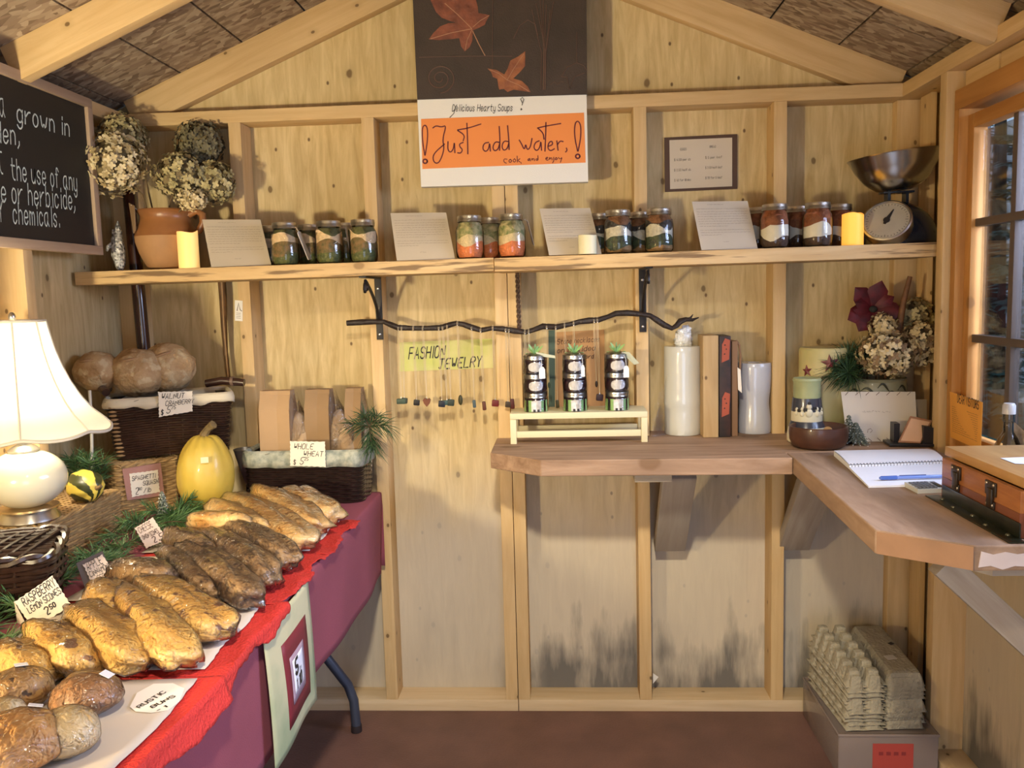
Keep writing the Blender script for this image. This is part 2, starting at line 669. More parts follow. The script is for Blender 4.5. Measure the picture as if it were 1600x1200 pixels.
# ------------------------------------------------------------------ hand lettering (pen strokes on a grid, baseline at 2)
GL = {
 'A': '02 28 42;14 34', 'B': '02 08 38 47 46 35 05;35 44 43 32 02', 'C': '47 38 18 07 03 12 32 43', 'D': '02 08 28 46 44 22 02',
 'E': '48 08 02 42;05 35', 'F': '02 08 48;05 35', 'G': '47 38 18 07 03 12 32 43 45 25', 'H': '02 08;42 48;05 45', 'I': '12 18',
 'J': '08 48;28 23 12 03', 'K': '02 08;48 05 42', 'L': '08 02 42', 'M': '02 08 25 48 42', 'N': '02 08 42 48', 'O': '18 07 03 12 32 43 47 38 18',
 'P': '02 08 38 47 46 35 05', 'Q': '18 07 03 12 32 43 47 38 18;34 41', 'R': '02 08 38 47 46 35 05;25 42', 'S': '47 38 18 07 06 15 35 44 43 32 12 03',
 'T': '08 48;28 22', 'U': '08 03 12 32 43 48', 'V': '08 22 48', 'W': '08 12 26 32 48', 'X': '02 48;08 42', 'Y': '08 25 48;25 22', 'Z': '08 48 02 42',
 'a': '36 16 05 03 12 22 34;36 33 42', 'b': '08 02;05 16 26 35 33 22 12 03', 'c': '35 26 16 05 03 12 22 33', 'd': '38 32;35 26 16 05 03 12 22 33',
 'e': '04 34 35 26 16 05 03 12 22 33', 'f': '37 28 18 17 12;06 26', 'g': '35 26 16 05 03 12 22 33;36 31 20 10 01', 'h': '08 02;05 16 26 35 32',
 'i': '16 12;18 17', 'j': '26 21 10 00;28 27', 'k': '08 02;36 04 32', 'l': '18 12', 'm': '06 02;05 16 25 22;25 36 45 42', 'n': '06 02;05 16 26 35 32',
 'o': '16 05 03 12 22 33 35 26 16', 'p': '06 00;05 16 26 35 33 22 12 03', 'q': '35 26 16 05 03 12 22 33;36 30', 'r': '06 02;04 15 26 36',
 's': '35 26 16 05 14 24 33 22 12 03', 't': '18 13 22 32;06 36', 'u': '06 03 12 22 33 36;36 32', 'v': '06 12 26', 'w': '06 12 24 32 46',
 'x': '06 32;36 02', 'y': '06 03 12 22 33;36 31 20 10 01', 'z': '06 36 02 32',
 '0': '18 07 03 12 22 33 37 28 18', '1': '07 18 12', '2': '07 18 28 37 36 02 32', '3': '08 38 15 35 33 22 12 03', '4': '28 04 34;36 32',
 '5': '38 08 05 25 34 33 22 12 03', '6': '38 18 05 03 12 22 33 34 25 05', '7': '08 38 12', '8': '18 07 06 15 25 36 37 28 18;15 04 03 12 22 33 34 25',
 '9': '36 25 15 06 07 18 28 37 36 32', '$': '37 28 18 07 06 15 25 34 33 22 12 03;19 21', '/': '02 38', '-': '15 35', ',': '13 12 01', '.': '12 13',
 '!': '28 24;23 22', ' ': '', '@': '19 11 01 02 34 38 08',
}


def strokes(text, slant, h, smooth=1):
    """polylines in metres, x right, y up from the baseline; also total width"""
    k = h/6.0
    x = 0.0
    out = []
    for ch in text:
        g = GL.get(ch, '')
        mx = 0
        for st in g.split(';'):
            pts = [(int(q[0]), int(q[1])-2) for q in st.split()]
            if not pts:
                continue
            mx = max(mx, max(p[0] for p in pts))
            if smooth and len(pts) > 3:
                for _ in range(smooth):
                    np_ = [pts[0]]
                    for a, b in zip(pts, pts[1:]):
                        np_.append((a[0]*.75+b[0]*.25, a[1]*.75+b[1]*.25))
                        np_.append((a[0]*.25+b[0]*.75, a[1]*.25+b[1]*.75))
                    np_.append(pts[-1])
                    pts = np_
            out.append([((x+p[0]*0.92+p[1]*slant)*k, p[1]*k) for p in pts])
        x += mx*0.92+1.5 if g else 2.6
    return out, x*k


def ribbon(mb, pts, fn, lw):
    """flat pen line through 2-D points; fn maps 2-D metres to the surface"""
    if len(pts) < 2:
        return
    L_, R_ = [], []
    for i, p in enumerate(pts):
        a = pts[max(i-1, 0)]
        b = pts[min(i+1, len(pts)-1)]
        dx, dy = b[0]-a[0], b[1]-a[1]
        d = math.hypot(dx, dy) or 1
        nx, ny = -dy/d*lw/2, dx/d*lw/2
        ex = dx/d*lw*0.3 if i in (0, len(pts)-1) else 0
        ey = dy/d*lw*0.3 if i in (0, len(pts)-1) else 0
        if i == 0:
            ex, ey = -ex, -ey
        L_.append(fn(p[0]+nx+ex, p[1]+ny+ey))
        R_.append(fn(p[0]-nx+ex, p[1]-ny+ey))
    n = len(pts)
    mb.add(L_+R_, [(i, i+1, n+i+1, n+i) for i in range(n-1)])


class Sheet:
    """flat sheet given by its four corners TL TR BR BL"""
    def __init__(self, q):
        self.q = [Vector(p) for p in q]
        a, b, c, d = self.q
        self.w = ((b-a).length+(c-d).length)/2
        self.h = ((d-a).length+(c-b).length)/2
        self.n = (d-a).cross(b-a).normalized()
        if self.n.dot(CP-a) < 0:
            self.n = -self.n

    def at(self, x, y, off=0.0009):
        a, b, c, d = self.q
        u, v = x/self.w, y/self.h
        return a*(1-u)*(1-v)+b*u*(1-v)+c*u*v+d*(1-u)*v + self.n*off

    def write(self, mb, text, u, v, h, slant=0.12, lw=None, width=None, tilt=0.0):
        """text with its baseline start at (u, v) of the sheet (0..1, v down), capital height h in metres"""
        st, wd = strokes(text, slant, h)
        kx = (width/wd) if width else 1.0
        lw = lw or h*0.13
        for p in st:
            ribbon(mb, p, lambda x, y: self.at(u*self.w+x*kx, v*self.h-y-x*kx*tilt), lw)

    def line(self, mb, pts, lw):
        """pen line through (u, v) points"""
        ribbon(mb, [(p[0]*self.w, -p[1]*self.h) for p in pts], lambda x, y: self.at(x, -y), lw)

    def slab(self, mb, t=0.0008):
        mb.quadslab([p - self.n*t for p in self.q], t, self.n)


def squiggle_lines(sh, mb, u0, u1, v, h, seed=0, lw=0.0007):
    """one line of print too small to read"""
    rnd = random.Random(seed)
    u = u0
    while u < u1:
        wl = rnd.uniform(0.02, 0.07)
        n = max(3, int(wl/0.008))
        pts = [(min(u1, u+wl*i/n), v+rnd.uniform(-h, h)) for i in range(n+1)]
        sh.line(mb, pts, lw)
        u += wl+0.015


def paper_sheet(name, label, cat, corners, mat, texts=(), ink=None, group=None, extra=None, t=0.0008, squig=()):
    """a sheet standing or hanging in the room with its writing as a part"""
    sh = Sheet(corners)
    c = (sh.q[2]+sh.q[3])/2
    o = thing(name, label, cat, c, 0, group)
    b = MB()
    sh.slab(b, t)
    b.build('paper', mat, o, world=True, smooth=False)
    if texts or squig or extra:
        w = MB()
        for tx in texts:
            sh.write(w, *tx[:4], **(tx[4] if len(tx) > 4 else {}))
        for i, s in enumerate(squig):
            squiggle_lines(sh, w, *s, seed=i*7+len(label))
        if extra:
            extra(sh, w)
        w.build('lettering', ink or m_ink, o, world=True, smooth=False)
    return o, sh


# ------------------------------------------------------------------ the shed
XL, XR, YF = -0.84, 1.66, -3.3
ZP = 1.874           # underside of top plates
XC = (XL+XR)/2
roof = lambda x: 2.456 - 0.417*abs(x-0.405)


def setobj(name, mb, mat, smooth=False):
    o = mb.build(name, mat, None, smooth=smooth)
    o['kind'] = 'structure'
    return o


setobj('floor', MB().span((XL-.1, YF, -0.02), (XR+.1, 0.02, 0)), m_floor)

wall_back = setting('wall_back')
# plywood sheets, with a butt joint behind the double stud
MB().span((XL, 0, 0), (0.4035, 0.012, 1.93)).build('plywood_sheet', m_ply, wall_back, smooth=False)
MB().span((0.4065, 0, 0), (XR, 0.012, 1.93)).build('plywood_sheet', m_ply, wall_back, smooth=False)
g = MB()
gy = 0.001
g.prism([(XL, 1.93), (0.405, 1.93), (XR, 1.93), (XR, roof(XR)), (0.405, roof(0.405)), (XL, roof(XL))], 0, 0.012,
        Matrix(((1, 0, 0, 0), (0, 0, 1, gy), (0, 1, 0, 0), (0, 0, 0, 1))))
g.build('gable_sheet', m_ply_gable, wall_back, smooth=False)


def stud(x, w=0.038, d=0.089, z0=0.038, z1=ZP, mat=None, parent=wall_back):
    return board('stud', (x, -d/2, z0), (x, -d/2, z1), d, w, (0, 1, 0), mat or m_lumber, parent)


for x in (-0.414, -0.004, 0.385, 0.425, 0.812, 1.222):
    stud(x)
board('corner_stud', (-0.797, -0.020, 0.038), (-0.797, -0.020, ZP), 0.085, 0.038, (1, 0, 0), m_lumber, wall_back)
board('corner_stud', (1.617, -0.020, 0.038), (1.617, -0.020, ZP), 0.085, 0.038, (1, 0, 0), m_lumber, wall_back)
board('top_plate', (XL, -0.0445, ZP+.019), (XR-.089, -0.0445, ZP+.019), 0.089, 0.038, (0, 1, 0), m_lumber, wall_back)
board('bottom_plate', (XL, -0.0445, .019), (0.4045, -0.0445, .019), 0.089, 0.038, (0, 1, 0), m_lumber_pale, wall_back)
board('bottom_plate', (0.4065, -0.0445, .019), (XR-.089, -0.0445, .019), 0.089, 0.038, (0, 1, 0), m_lumber_pale, wall_back)

wall_left = setting('wall_left')
MB().span((XL-.012, YF, 0), (XL, 0, 1.93)).build('plywood_sheet', m_ply, wall_left, smooth=False)
for y in (-0.636, -1.246, -1.856, -2.466):
    board('stud', (XL+.0445, y, .038), (XL+.0445, y, ZP), .089, .038, (1, 0, 0), m_lumber, wall_left)
board('top_plate', (XL+.0445, YF, ZP+.019), (XL+.0445, -.089, ZP+.019), .089, .038, (1, 0, 0), m_lumber, wall_left)
board('bottom_plate', (XL+.0445, YF, .019), (XL+.0445, -.089, .019), .089, .038, (1, 0, 0), m_lumber_pale, wall_left)

# right wall with the window opening
WY0, WY1, WZ0, WZ1 = -0.405, -1.62, 0.905, 1.772
wall_right = setting('wall_right')
pw = MB()
pw.span((XR, -0.385, 0), (XR+.012, 0, 1.93))
pw.span((XR, WY1-.02, 0), (XR+.012, -0.385, WZ0))
pw.span((XR, WY1-.02, WZ1+.02), (XR+.012, -0.385, 1.93))
pw.span((XR, YF, 0), (XR+.012, WY1-.02, 1.93))
pw.build('plywood_sheet', m_ply, wall_right, smooth=False)
board('stud', (XR-.0445, -.359, .038), (XR-.0445, -.359, ZP), .089, .038, (1, 0, 0), m_lumber, wall_right)
board('stud', (XR-.0445, -0.97, .038), (XR-.0445, -0.97, WZ0-.06), .089, .038, (1, 0, 0), m_lumber, wall_right)
board('stud', (XR-.0445, WY1-.03, .038), (XR-.0445, WY1-.03, ZP), .089, .038, (1, 0, 0), m_lumber, wall_right)
board('blocking', (XR-.02, -.10, .038), (XR-.02, -.10, ZP), .075, .016, (0, 1, 0), m_lumber, wall_right)
board('top_plate', (XR-.0445, YF, ZP+.019), (XR-.0445, 0, ZP+.019), .089, .038, (1, 0, 0), m_lumber, wall_right)
board('bottom_plate', (XR-.0445, YF, .019), (XR-.0445, 0, .019), .089, .038, (1, 0, 0), m_lumber_pale, wall_right)
board('header', (XR-.022, WY1, 1.846), (XR-.022, -.56, 1.846), .044, .05, (1, 0, 0), m_lumber, wall_right)
board('header', (XR-.022, -.55, 1.846), (XR-.022, -.382, 1.846), .044, .05, (1, 0, 0), m_lumber, wall_right)

wall_front = setting('wall_front')
fw = MB()
fw.span((XL, YF-.012, 0), (0.35, YF, 2.0))
fw.span((1.35, YF-.012, 0), (XR, YF, 2.0))
fw.prism([(XL, 2.0), (XR, 2.0), (XR, roof(XR)), (0.405, roof(0.405)), (XL, roof(XL))], YF-.012, YF,
         Matrix(((1, 0, 0, 0), (0, 0, 1, 0), (0, 1, 0, 0), (0, 0, 0, 1))))
fw.build('plywood_sheet', m_ply_gable, wall_front, smooth=False)

# window
window = setting('window_1')
XW = 1.628
board('casing', (XR-.036, -.4, .89), (XR-.036, -.4, 1.772), .072, .026, (1, 0, 0), m_trim, window)
board('head_casing', (XR-.036, WY1, 1.797), (XR-.036, -.387, 1.797), .072, .050, (1, 0, 0), m_trim, window)
board('sill', (XR-.03, WY1, .888), (XR-.03, -.413, .888), .085, .03, (1, 0, 0), m_trim, window)
sash = [board('sash_stile', (XW, -.43, .904), (XW, -.43, 1.755), .034, .032, (1, 0, 0), m_trim, window),
        board('sash_rail', (XW, WY1, 1.737), (XW, -.447, 1.737), .034, .036, (1, 0, 0), m_trim, window),
        board('sash_rail', (XW, WY1, .921), (XW, -.447, .921), .034, .034, (1, 0, 0), m_trim, window)]
m_muntin = plain('dark_muntin', (0.10, 0.075, 0.06), 0.5)
ys = [-.447, -.625, -.645-.17, -.645-.35, -.645-.53, WY1+.02]
for y in (-.628, -.813, -.998, -1.183, -1.368):
    board('muntin', (XW+.004, y, .938), (XW+.004, y, 1.719), .022, .022, (0, 1, 0), m_muntin, window)
for z in (1.190, 1.483):
    board('muntin', (XW+.002, WY1, z), (XW+.002, -.447, z), .020, .020, (0, 0, 1), m_muntin, window)
yb = [-.447, -.628, -.813, -.998, -1.183, -1.368, -1.6]
zb = [.938, 1.190, 1.483, 1.719]
for i in range(6):
    for j in range(3):
        MB().span((XW+.002, yb[i]-.011, zb[j]+.01), (XW+.005, yb[i+1]+.011, zb[j+1]-.01)).build('pane', m_pane, window, smooth=False)

# ceiling: sheathing in strips with open joints, rafters below
ceiling = setting('ceiling')
sl = math.sqrt(1+.417**2)
base = MB().box((0, 0, 0), (0.2*sl-.006, .30-.005, .010)).build('sheathing_panel', m_osb, ceiling, smooth=False)
first = True
for side in (-1, 1):
    for i in range(7):
        for j in range(11):
            o = base if first else base.copy()
            if not first:
                C.objects.link(o)
            first = False
            xx = 0.405+side*(0.1+0.2*i)
            o.location = (xx, -0.15-0.30*j, roof(xx)+.006)
            o.rotation_euler = (0, side*math.atan(.417), 0)
rf = MB()
rf.prism([(XL-.2, roof(XL-.2)+.02), (0.405, roof(.405)+.02), (XR+.2, roof(XR+.2)+.02), (XR+.2, roof(XR+.2)+.03), (.405, roof(.405)+.03), (XL-.2, roof(XL-.2)+.03)], YF-.1, .1,
         Matrix(((1, 0, 0, 0), (0, 0, 1, 0), (0, 1, 0, 0), (0, 0, 0, 1))))
rf.build('roof_deck', plain('roof_felt', (0.03, 0.025, 0.02), 0.9), ceiling, smooth=False)
MB().span((.39, YF, 2.30), (.42, -.002, 2.44)).build('ridge_board', m_lumber, ceiling, smooth=False)
n_ = Vector((0.417, 0, 1)).normalized()
for y in (-.020, -.615, -1.21, -1.805, -2.40, -3.0):
    hd = 0.092 if y == -.020 else 0.089
    for side in (-1, 1):
        xe = XL+.06 if side < 0 else XR-.06
        nn = Vector((-side*-.417, 0, 1)).normalized()
        a = Vector((xe, y, roof(xe))) - nn*hd/2
        b = Vector((.405+side*.02, y, roof(.405+side*.02))) - nn*hd/2
        board('rafter', a, b, hd, .038, nn, m_lumber, ceiling)
# eave blocking between the rafter feet
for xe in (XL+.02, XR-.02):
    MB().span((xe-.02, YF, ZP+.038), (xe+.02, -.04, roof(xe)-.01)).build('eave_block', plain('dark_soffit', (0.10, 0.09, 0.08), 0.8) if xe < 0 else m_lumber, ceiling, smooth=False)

# ------------------------------------------------------------------ outside the window
m_ground = plain('forest_ground', (0.05, 0.06, 0.035), 0.9, var=0.4)
o = MB().span((XR+.05, -9, -.35), (12, 9, -.3)).build('ground', m_ground, smooth=False)
o['kind'] = 'structure'
m_siding = plain('grey_lavender_board', (0.36, 0.33, 0.37), 0.7, var=0.15)
pst = thing('porch_post', 'grey lavender painted post outside the paned window', 'post', (2.056, .545, -.3))
MB().span((-.048, -.045, 0), (.048, .045, 2.9), .004).build('shaft', m_siding, pst)
MB().span((-.07, -.07, 0), (.07, .07, .12), .004).build('footing', m_siding, pst)
m_needle_out = plain('dusky_fir_needles', (0.13, 0.25, 0.21), 0.7)
m_bark = plain('fir_bark', (0.10, 0.07, 0.05), 0.9)


def fir(x, y, h, seed, label):
    rnd = random.Random(seed)
    t = thing('fir_tree', label, 'tree', (x, y, -.3), 0, 'firs beyond the window')
    MB().tube([(0, 0, 0), (0, 0, h*.5), (0, 0, h)], [h*.025, h*.016, .01], 8).build('trunk', m_bark, t)
    b = MB()
    z = .35
    while z < h-.1:
        R_ = (h-z)*.30+.08
        nb_ = 9
        for k in range(nb_):
            a = 2*PI*k/nb_+rnd.random()
            ln = R_*rnd.uniform(.8, 1.15)
            d = Vector((math.cos(a), math.sin(a), -.25))
            s_ = Vector((-math.sin(a), math.cos(a), 0))
            for q in range(7):
                f0 = (q+.6)/7
                c0 = Vector((0, 0, z))+d*ln*f0
                wd = ln*.26*(1.15-f0)
                for sg in (-1, 1):
                    tip = c0+s_*sg*wd+d*wd*.8+Vector((0, 0, rnd.uniform(-.03, .02)))
                    b.add([c0-d*.02, c0+d*.03, tip], [(0, 1, 2)])
        z += .17
    b.build('needles', m_needle_out, t, smooth=False)['kind'] = 'stuff'


fir(3.4, 3.1, 3.6, 1, 'fir tree outside behind the right half of the window panes')
fir(4.9, 6.6, 5.2, 2, 'tall fir tree farther outside beyond the porch post')
fir(2.75, 1.7, 2.0, 3, 'low fir tree close outside the lower window panes')
fir(5.9, 2.6, 4.4, 4, 'fir tree outside nearest the right picture edge')

# ------------------------------------------------------------------ the long shelf
def zs(x):
    return 1.430 + 0.0054*(x+.83)


shelf = thing('wall_shelf', 'long rough pine board shelf across the back wall carrying jars', 'shelf', (-.83, -.09, 1.43))
xa, xm, xb = -.828, .383, 1.60
o = board('shelf_board', (xa, -.198, zs(xa)-.019), (xm, -.198, zs(xm)-.019), .213, .038, (0, 1, 0), m_shelf, None, .003)
o.parent = shelf
o.location -= shelf.location
o = board('shelf_board', (xm+.002, -.204, zs(xm)-.021), (xb, -.204, zs(xb)-.019), .226, .038, (0, 1, 0), m_shelf, None, .003)
o.parent = shelf
o.location -= shelf.location


def bracket(x, label, scroll):
    z1 = zs(x)-.0385
    t = thing('shelf_bracket', label, 'bracket', (x, -.09, z1), 0, 'iron brackets under the shelf')
    MB().box((0, -.003, -.096), (.021, .005, .192), None, .001).build('back_plate', m_iron, t)
    MB().box((0, -.105, -.003), (.021, .205, .005), None, .001).build('top_arm', m_iron, t)
    s = MB()
    pts = [(0, -.006, -.135)]
    for i in range(14):
        f = i/13
        pts.append((0, -.01-.16*f+.03*math.sin(PI*f), -.13+.118*f))
    for i in range(16):
        a = -.6+i/15*4.6
        pts.append((0, -.165-.022*math.cos(a)*(1-i/22), -.034+.022*math.sin(a)*(1-i/22)))
    s.tube(pts, .0048, 6)
    s.build('scroll', m_iron, t)
    for z in (-.035, -.175):
        MB().blob((0, -.0065, z), (.005, .003, .005), 10, 6).build('screw', m_screw, t)
    return t


bracket(P(592, 480, Y=-.093).x, 'black iron scroll bracket under the left part of the shelf', 1)
bracket(P(1004, 470, Y=-.093).x, 'black iron bracket under the right part of the shelf', 1)

# ------------------------------------------------------------------ jars of dry soup mix
JP = [(.0, 0), (.033, 0), (.039, .006), (.0405, .02), (.0405, .075), (.038, .088), (.0325, .098), (.031, .103), (.031, .116)]
m_soup = {
 'green': [plain('split_peas', (0.15, 0.15, 0.04), .7, col2=(.07, .085, .025), vscale=120, bump=.5, bscale=150),
           plain('brown_grain', (0.27, 0.15, 0.06), .7, col2=(.12, .10, .035), vscale=90, bump=.5, bscale=150),
           plain('rice_grain', (0.80, 0.58, 0.36), .7, var=.2, vscale=120, bump=.4, bscale=150),
           plain('dried_herbs', (0.10, 0.11, 0.035), .8, col2=(.16, .14, .06), vscale=90, bump=.5, bscale=100)],
 'orange': [plain('red_lentils', (0.75, 0.22, 0.07), .7, var=.25, vscale=150, bump=.4, bscale=200),
            plain('pale_barley', (0.70, 0.55, 0.33), .7, var=.2, vscale=130, bump=.4, bscale=200),
            plain('dried_leek', (0.17, 0.20, 0.07), .8, col2=(.5, .4, .2), vscale=80, bump=.5, bscale=100),
            plain('pale_noodles', (0.62, 0.5, 0.28), .8, col2=(.2, .2, .08), vscale=60, bump=.5, bscale=100)],
 'black': [plain('brown_lentils', (0.35, 0.19, 0.07), .7, var=.3, vscale=120, bump=.4, bscale=160),
           plain('dark_peas', (0.06, 0.08, 0.03), .7, col2=(.03, .03, .02), vscale=100, bump=.4, bscale=160),
           plain('white_beans', (0.68, 0.60, 0.48), .6, var=.25, vscale=80, bump=.8, bscale=90),
           plain('black_beans', (0.045, 0.035, 0.03), .5, var=.3, vscale=80, bump=.8, bscale=90),
           plain('red_brown_grain', (0.28, 0.12, 0.05), .7, var=.3, vscale=90, bump=.5, bscale=120)],
 'red': [plain('dark_cocoa', (0.10, 0.05, 0.03), .8, var=.3, vscale=100, bump=.4, bscale=150),
         plain('white_flour', (0.80, 0.72, 0.60), .9, var=.1, vscale=30),
         plain('brown_sugar', (0.30, 0.10, 0.04), .8, var=.3, vscale=60, bump=.5, bscale=120),
         plain('dried_tomato', (0.42, 0.13, 0.05), .7, var=.4, vscale=60, bump=.6, bscale=90)],
}
LV = {'green': [.004, .030, .062, .086, .100], 'orange': [.004, .042, .062, .082, .102], 'black': [.004, .016, .045, .070, .086, .103], 'red': [.004, .028, .060, .085, .104]}


def jar(u, vb, Y, kind, label, group, turn=0.0, tagpos=None):
    p = P(u, vb, Y=Y)
    t = thing('soup_jar', label, 'jar', (p.x, Y, zs(p.x)+.0005), turn, group)
    MB().lathe(JP, 28, close=True).build('glass', m_glass, t)
    lv = LV[kind]

    def rad(z):
        r = .0375
        if z > .088:
            r = .036-(z-.088)*.45
        if z < .008:
            r = .032
        return r
    for i, mt in enumerate(m_soup[kind]):
        a, b = lv[i], lv[i+1]
        ph = turn*3+i*1.7

        def surf(z, th, r, i=i, ph=ph):
            w = .007 if 0 < i else 0.0
            return (w*math.sin(th*2+ph) + w*.6*math.sin(th*3+ph*2) + .004*noise.noise(Vector((math.cos(th)*3, math.sin(th)*3, ph)))*(1 if w else 0))*r/.04
        mb = MB()
        n = 24
        prof = [(0.001, a), (rad(a), a), (rad((a+b)/2), (a+b)/2), (rad(b), b), (0.001, b)]
        vs, fs = [], []
        for j, (r, z) in enumerate(prof):
            lo = j < 2
            for k in range(n):
                th = 2*PI*k/n
                dz = 0
                if j in (0, 1) and i > 0:
                    dz = surf(z, th, r, i, (turn*3+i*1.7))
                if j in (3, 4) and i < len(m_soup[kind])-1:
                    dz = surf(z, th, r, i+1, (turn*3+(i+1)*1.7))
                vs.append((r*math.cos(th), r*math.sin(th), z+dz))
        for j in range(4):
            for k in range(n):
                k2 = (k+1) % n
                fs.append((j*n+k, j*n+k2, (j+1)*n+k2, (j+1)*n+k))
        mb.add(vs, fs)
        mb.build('soup_layer', mt, t)
    MB().lathe([(0.001, .1165), (.0325, .1165), (.0345, .1135), (.0345, .105), (.0352, .104), (.0345, .1055), (.0345, .118), (.0335, .121), (.029, .122), (.028, .1212), (.001, .1212)], 32, close=False).build('lid', m_lid, t)
    if tagpos:
        # paper tag on raffia
        ax, ay, az, yaw, tilt, wd, hh = tagpos
        mtx = Matrix.Translation((ax, ay, az)) @ Euler((0, tilt, yaw), 'ZYX').to_matrix().to_4x4()
        q = [mtx @ Vector(c) for c in ((-wd/2, 0, -.004), (-wd/4, 0, 0), (wd/4, 0, 0), (wd/2, 0, -.004), (wd/2, 0, -hh), (-wd/2, 0, -hh))]
        off = mtx.to_3x3() @ Vector((0, .0006, 0))
        b_ = MB()
        b_.add([c-off for c in q]+[c+off for c in q], [tuple(range(6)), tuple(range(6, 12))[::-1]]+[(i, (i+1) % 6, 6+(i+1) % 6, 6+i) for i in range(6)])
        b_.build('paper_tag', m_card, t, smooth=False)
        MB().tube([mtx @ Vector((0, 0, -.002)), (ax*.8, ay*.8, .108), (ax*.5, -.036, .107)], .0006, 4).build('raffia', m_card, t)
    return t


GJ = 'jars of layered dry soup mix on the shelf'
jar(447, 412, -.25, 'green', 'jar of green and brown soup mix, left of the three green jars', GJ, .3, (.040, -.02, .095, 1.2, -.33, .03, .085))
jar(516, 410, -.25, 'green', 'jar of green soup mix with a pale paper tag on its right', GJ, 1.5, (.049, -.036, .105, .15, -.5, .034, .085))
jar(569, 406, -.25, 'green', 'jar of green soup mix at the right end of the green group', GJ, 2.2)
jar(424, 409, -.155, 'green', 'green soup jar half hidden behind the leftmost front jar', GJ, 3.0)
jar(485, 408, -.155, 'green', 'dark jar in the back row between two green soup jars', GJ, .8)
jar(541, 405, -.155, 'green', 'back row jar hidden behind the paper tag of the green jars', GJ, 1.9)
jar(735, 401, -.25, 'orange', 'jar with an orange lentil bottom layer beside the second recipe card', GJ, .2)
jar(800, 397, -.25, 'orange', 'orange lentil jar with a hanging tag, below the sign', GJ, 1.1, (.044, -.028, .105, .7, -.45, .022, .075))
jar(766, 399, -.155, 'orange', 'dim jar in the back row between the two orange lentil jars', GJ, 2.3, (.036, -.03, .09, .6, -.35, .026, .06))
jar(966, 389, -.25, 'black', 'jar with black and white bean layers beside the third recipe card', GJ, .4)
jar(1030, 387, -.25, 'black', 'right one of the two front jars of black and white beans', GJ, 1.2)
jar(937, 389, -.155, 'black', 'bean jar peeking out behind the third recipe card', GJ, 2.0)
jar(1000, 386, -.155, 'black', 'back row bean jar between the two front bean jars', GJ, 2.9)
jar(1210, 380, -.25, 'red', 'jar of white flour and brown sugar beside the fourth recipe card', GJ, .5)
jar(1277, 377, -.25, 'red', 'front jar of white flour and brown mix left of the glowing square candle', GJ, 1.6)
jar(1184, 379, -.155, 'red', 'brown mix jar half hidden behind the fourth recipe card', GJ, 2.4)
jar(1246, 376, -.155, 'red', 'back row jar between the two front flour jars', GJ, 3.3)
jar(1311, 373, -.165, 'red', 'brown mix jar behind the glowing square candle', GJ, 4.1)

# ------------------------------------------------------------------ recipe cards leaning on the shelf
m_card2 = plain('recipe_paper', (0.50, 0.42, 0.31), .8, var=.08, vscale=8)


def recipe(px, label):
    ysx = (-.245, -.215, -.268, -.298)
    q = [P(u, v, Y=y) for (u, v), y in zip(px, ysx)]
    base = (zs(q[3].x)+zs(q[2].x))/2
    for i in (2, 3):
        q[i] = Vector((q[i].x, q[i].y, zs(q[i].x)+.001))
    sq = []
    r = random.Random(len(label))
    for k in range(3):
        sq.append((.26+.05*k, .26+.3+.05*k, .07, .004) if k == 0 else (.05, .95, .10+.06*k, .006))
    for k, v in enumerate((.27, .32, .37, .42, .47, .52)):
        sq.append((.05, (.95, .93, .95, .9, .96, .55)[k], v, .006))
    for v in (.60, .65, .70):
        sq.append((.05, .94 if v < .68 else .4, v, .006))
    sq.append((.42, .52, .84, .01))
    paper_sheet('recipe_card', label, 'recipe card', q, m_card2, ink=m_inkgrey, group='recipe cards leaning on the shelf', squig=sq)


recipe([(316, 343), (407, 343), (424, 413), (330, 416)], 'recipe card leaning on the shelf beside the left glowing candle')
recipe([(610, 333), (697, 332), (711, 403), (620, 406)], 'recipe card leaning on the shelf between green and orange jars')
recipe([(843, 326), (922, 325), (940, 392), (858, 395)], 'recipe card on the shelf behind the small pale tealight')
recipe([(1081, 315), (1168, 314), (1184, 384), (1096, 387)], 'recipe card leaning on the shelf left of the flour jars')

# ------------------------------------------------------------------ candles on the shelf
def led_candle(u, v0, v1, wpx, Y, name, label, col, emit, wob=.4):
    a = P(u, v1, Y=Y)
    tpt = P(u, v0, Y=Y)
    r = wpx/2/520*.97
    h = tpt.z-zs(a.x)
    t = thing('wax_candle' if not emit else 'flameless_candle', label, 'candle', (a.x, Y, zs(a.x)+.0005))
    mb = MB()
    n = 28
    prof = [(.001, 0), (r, 0), (r, h*.3), (r, h*.7), (r, h), (r*.93, h+.001), (r*.8, h-.006), (.001, h-.012)]
    vs, fs = [], []
    for j, (rr, z) in enumerate(prof):
        for k in range(n):
            th = 2*PI*k/n
            dz = wob*.008*(math.sin(2*th+u)+.5*math.sin(3*th)) if j in (4, 5) else 0
            vs.append((rr*math.cos(th), rr*math.sin(th), z+dz))
    for j in range(len(prof)-1):
        for k in range(n):
            k2 = (k+1) % n
            fs.append((j*n+k, j*n+k2, (j+1)*n+k2, (j+1)*n+k))
    fs.append(tuple(range(n))[::-1])
    mb.add(vs, fs)
    mb.build('wax', col, t)
    MB().tube([(0, 0, h-.013), (.001, 0, h-.003)], .0015, 6).build('wick', m_ink, t)
    return t, h


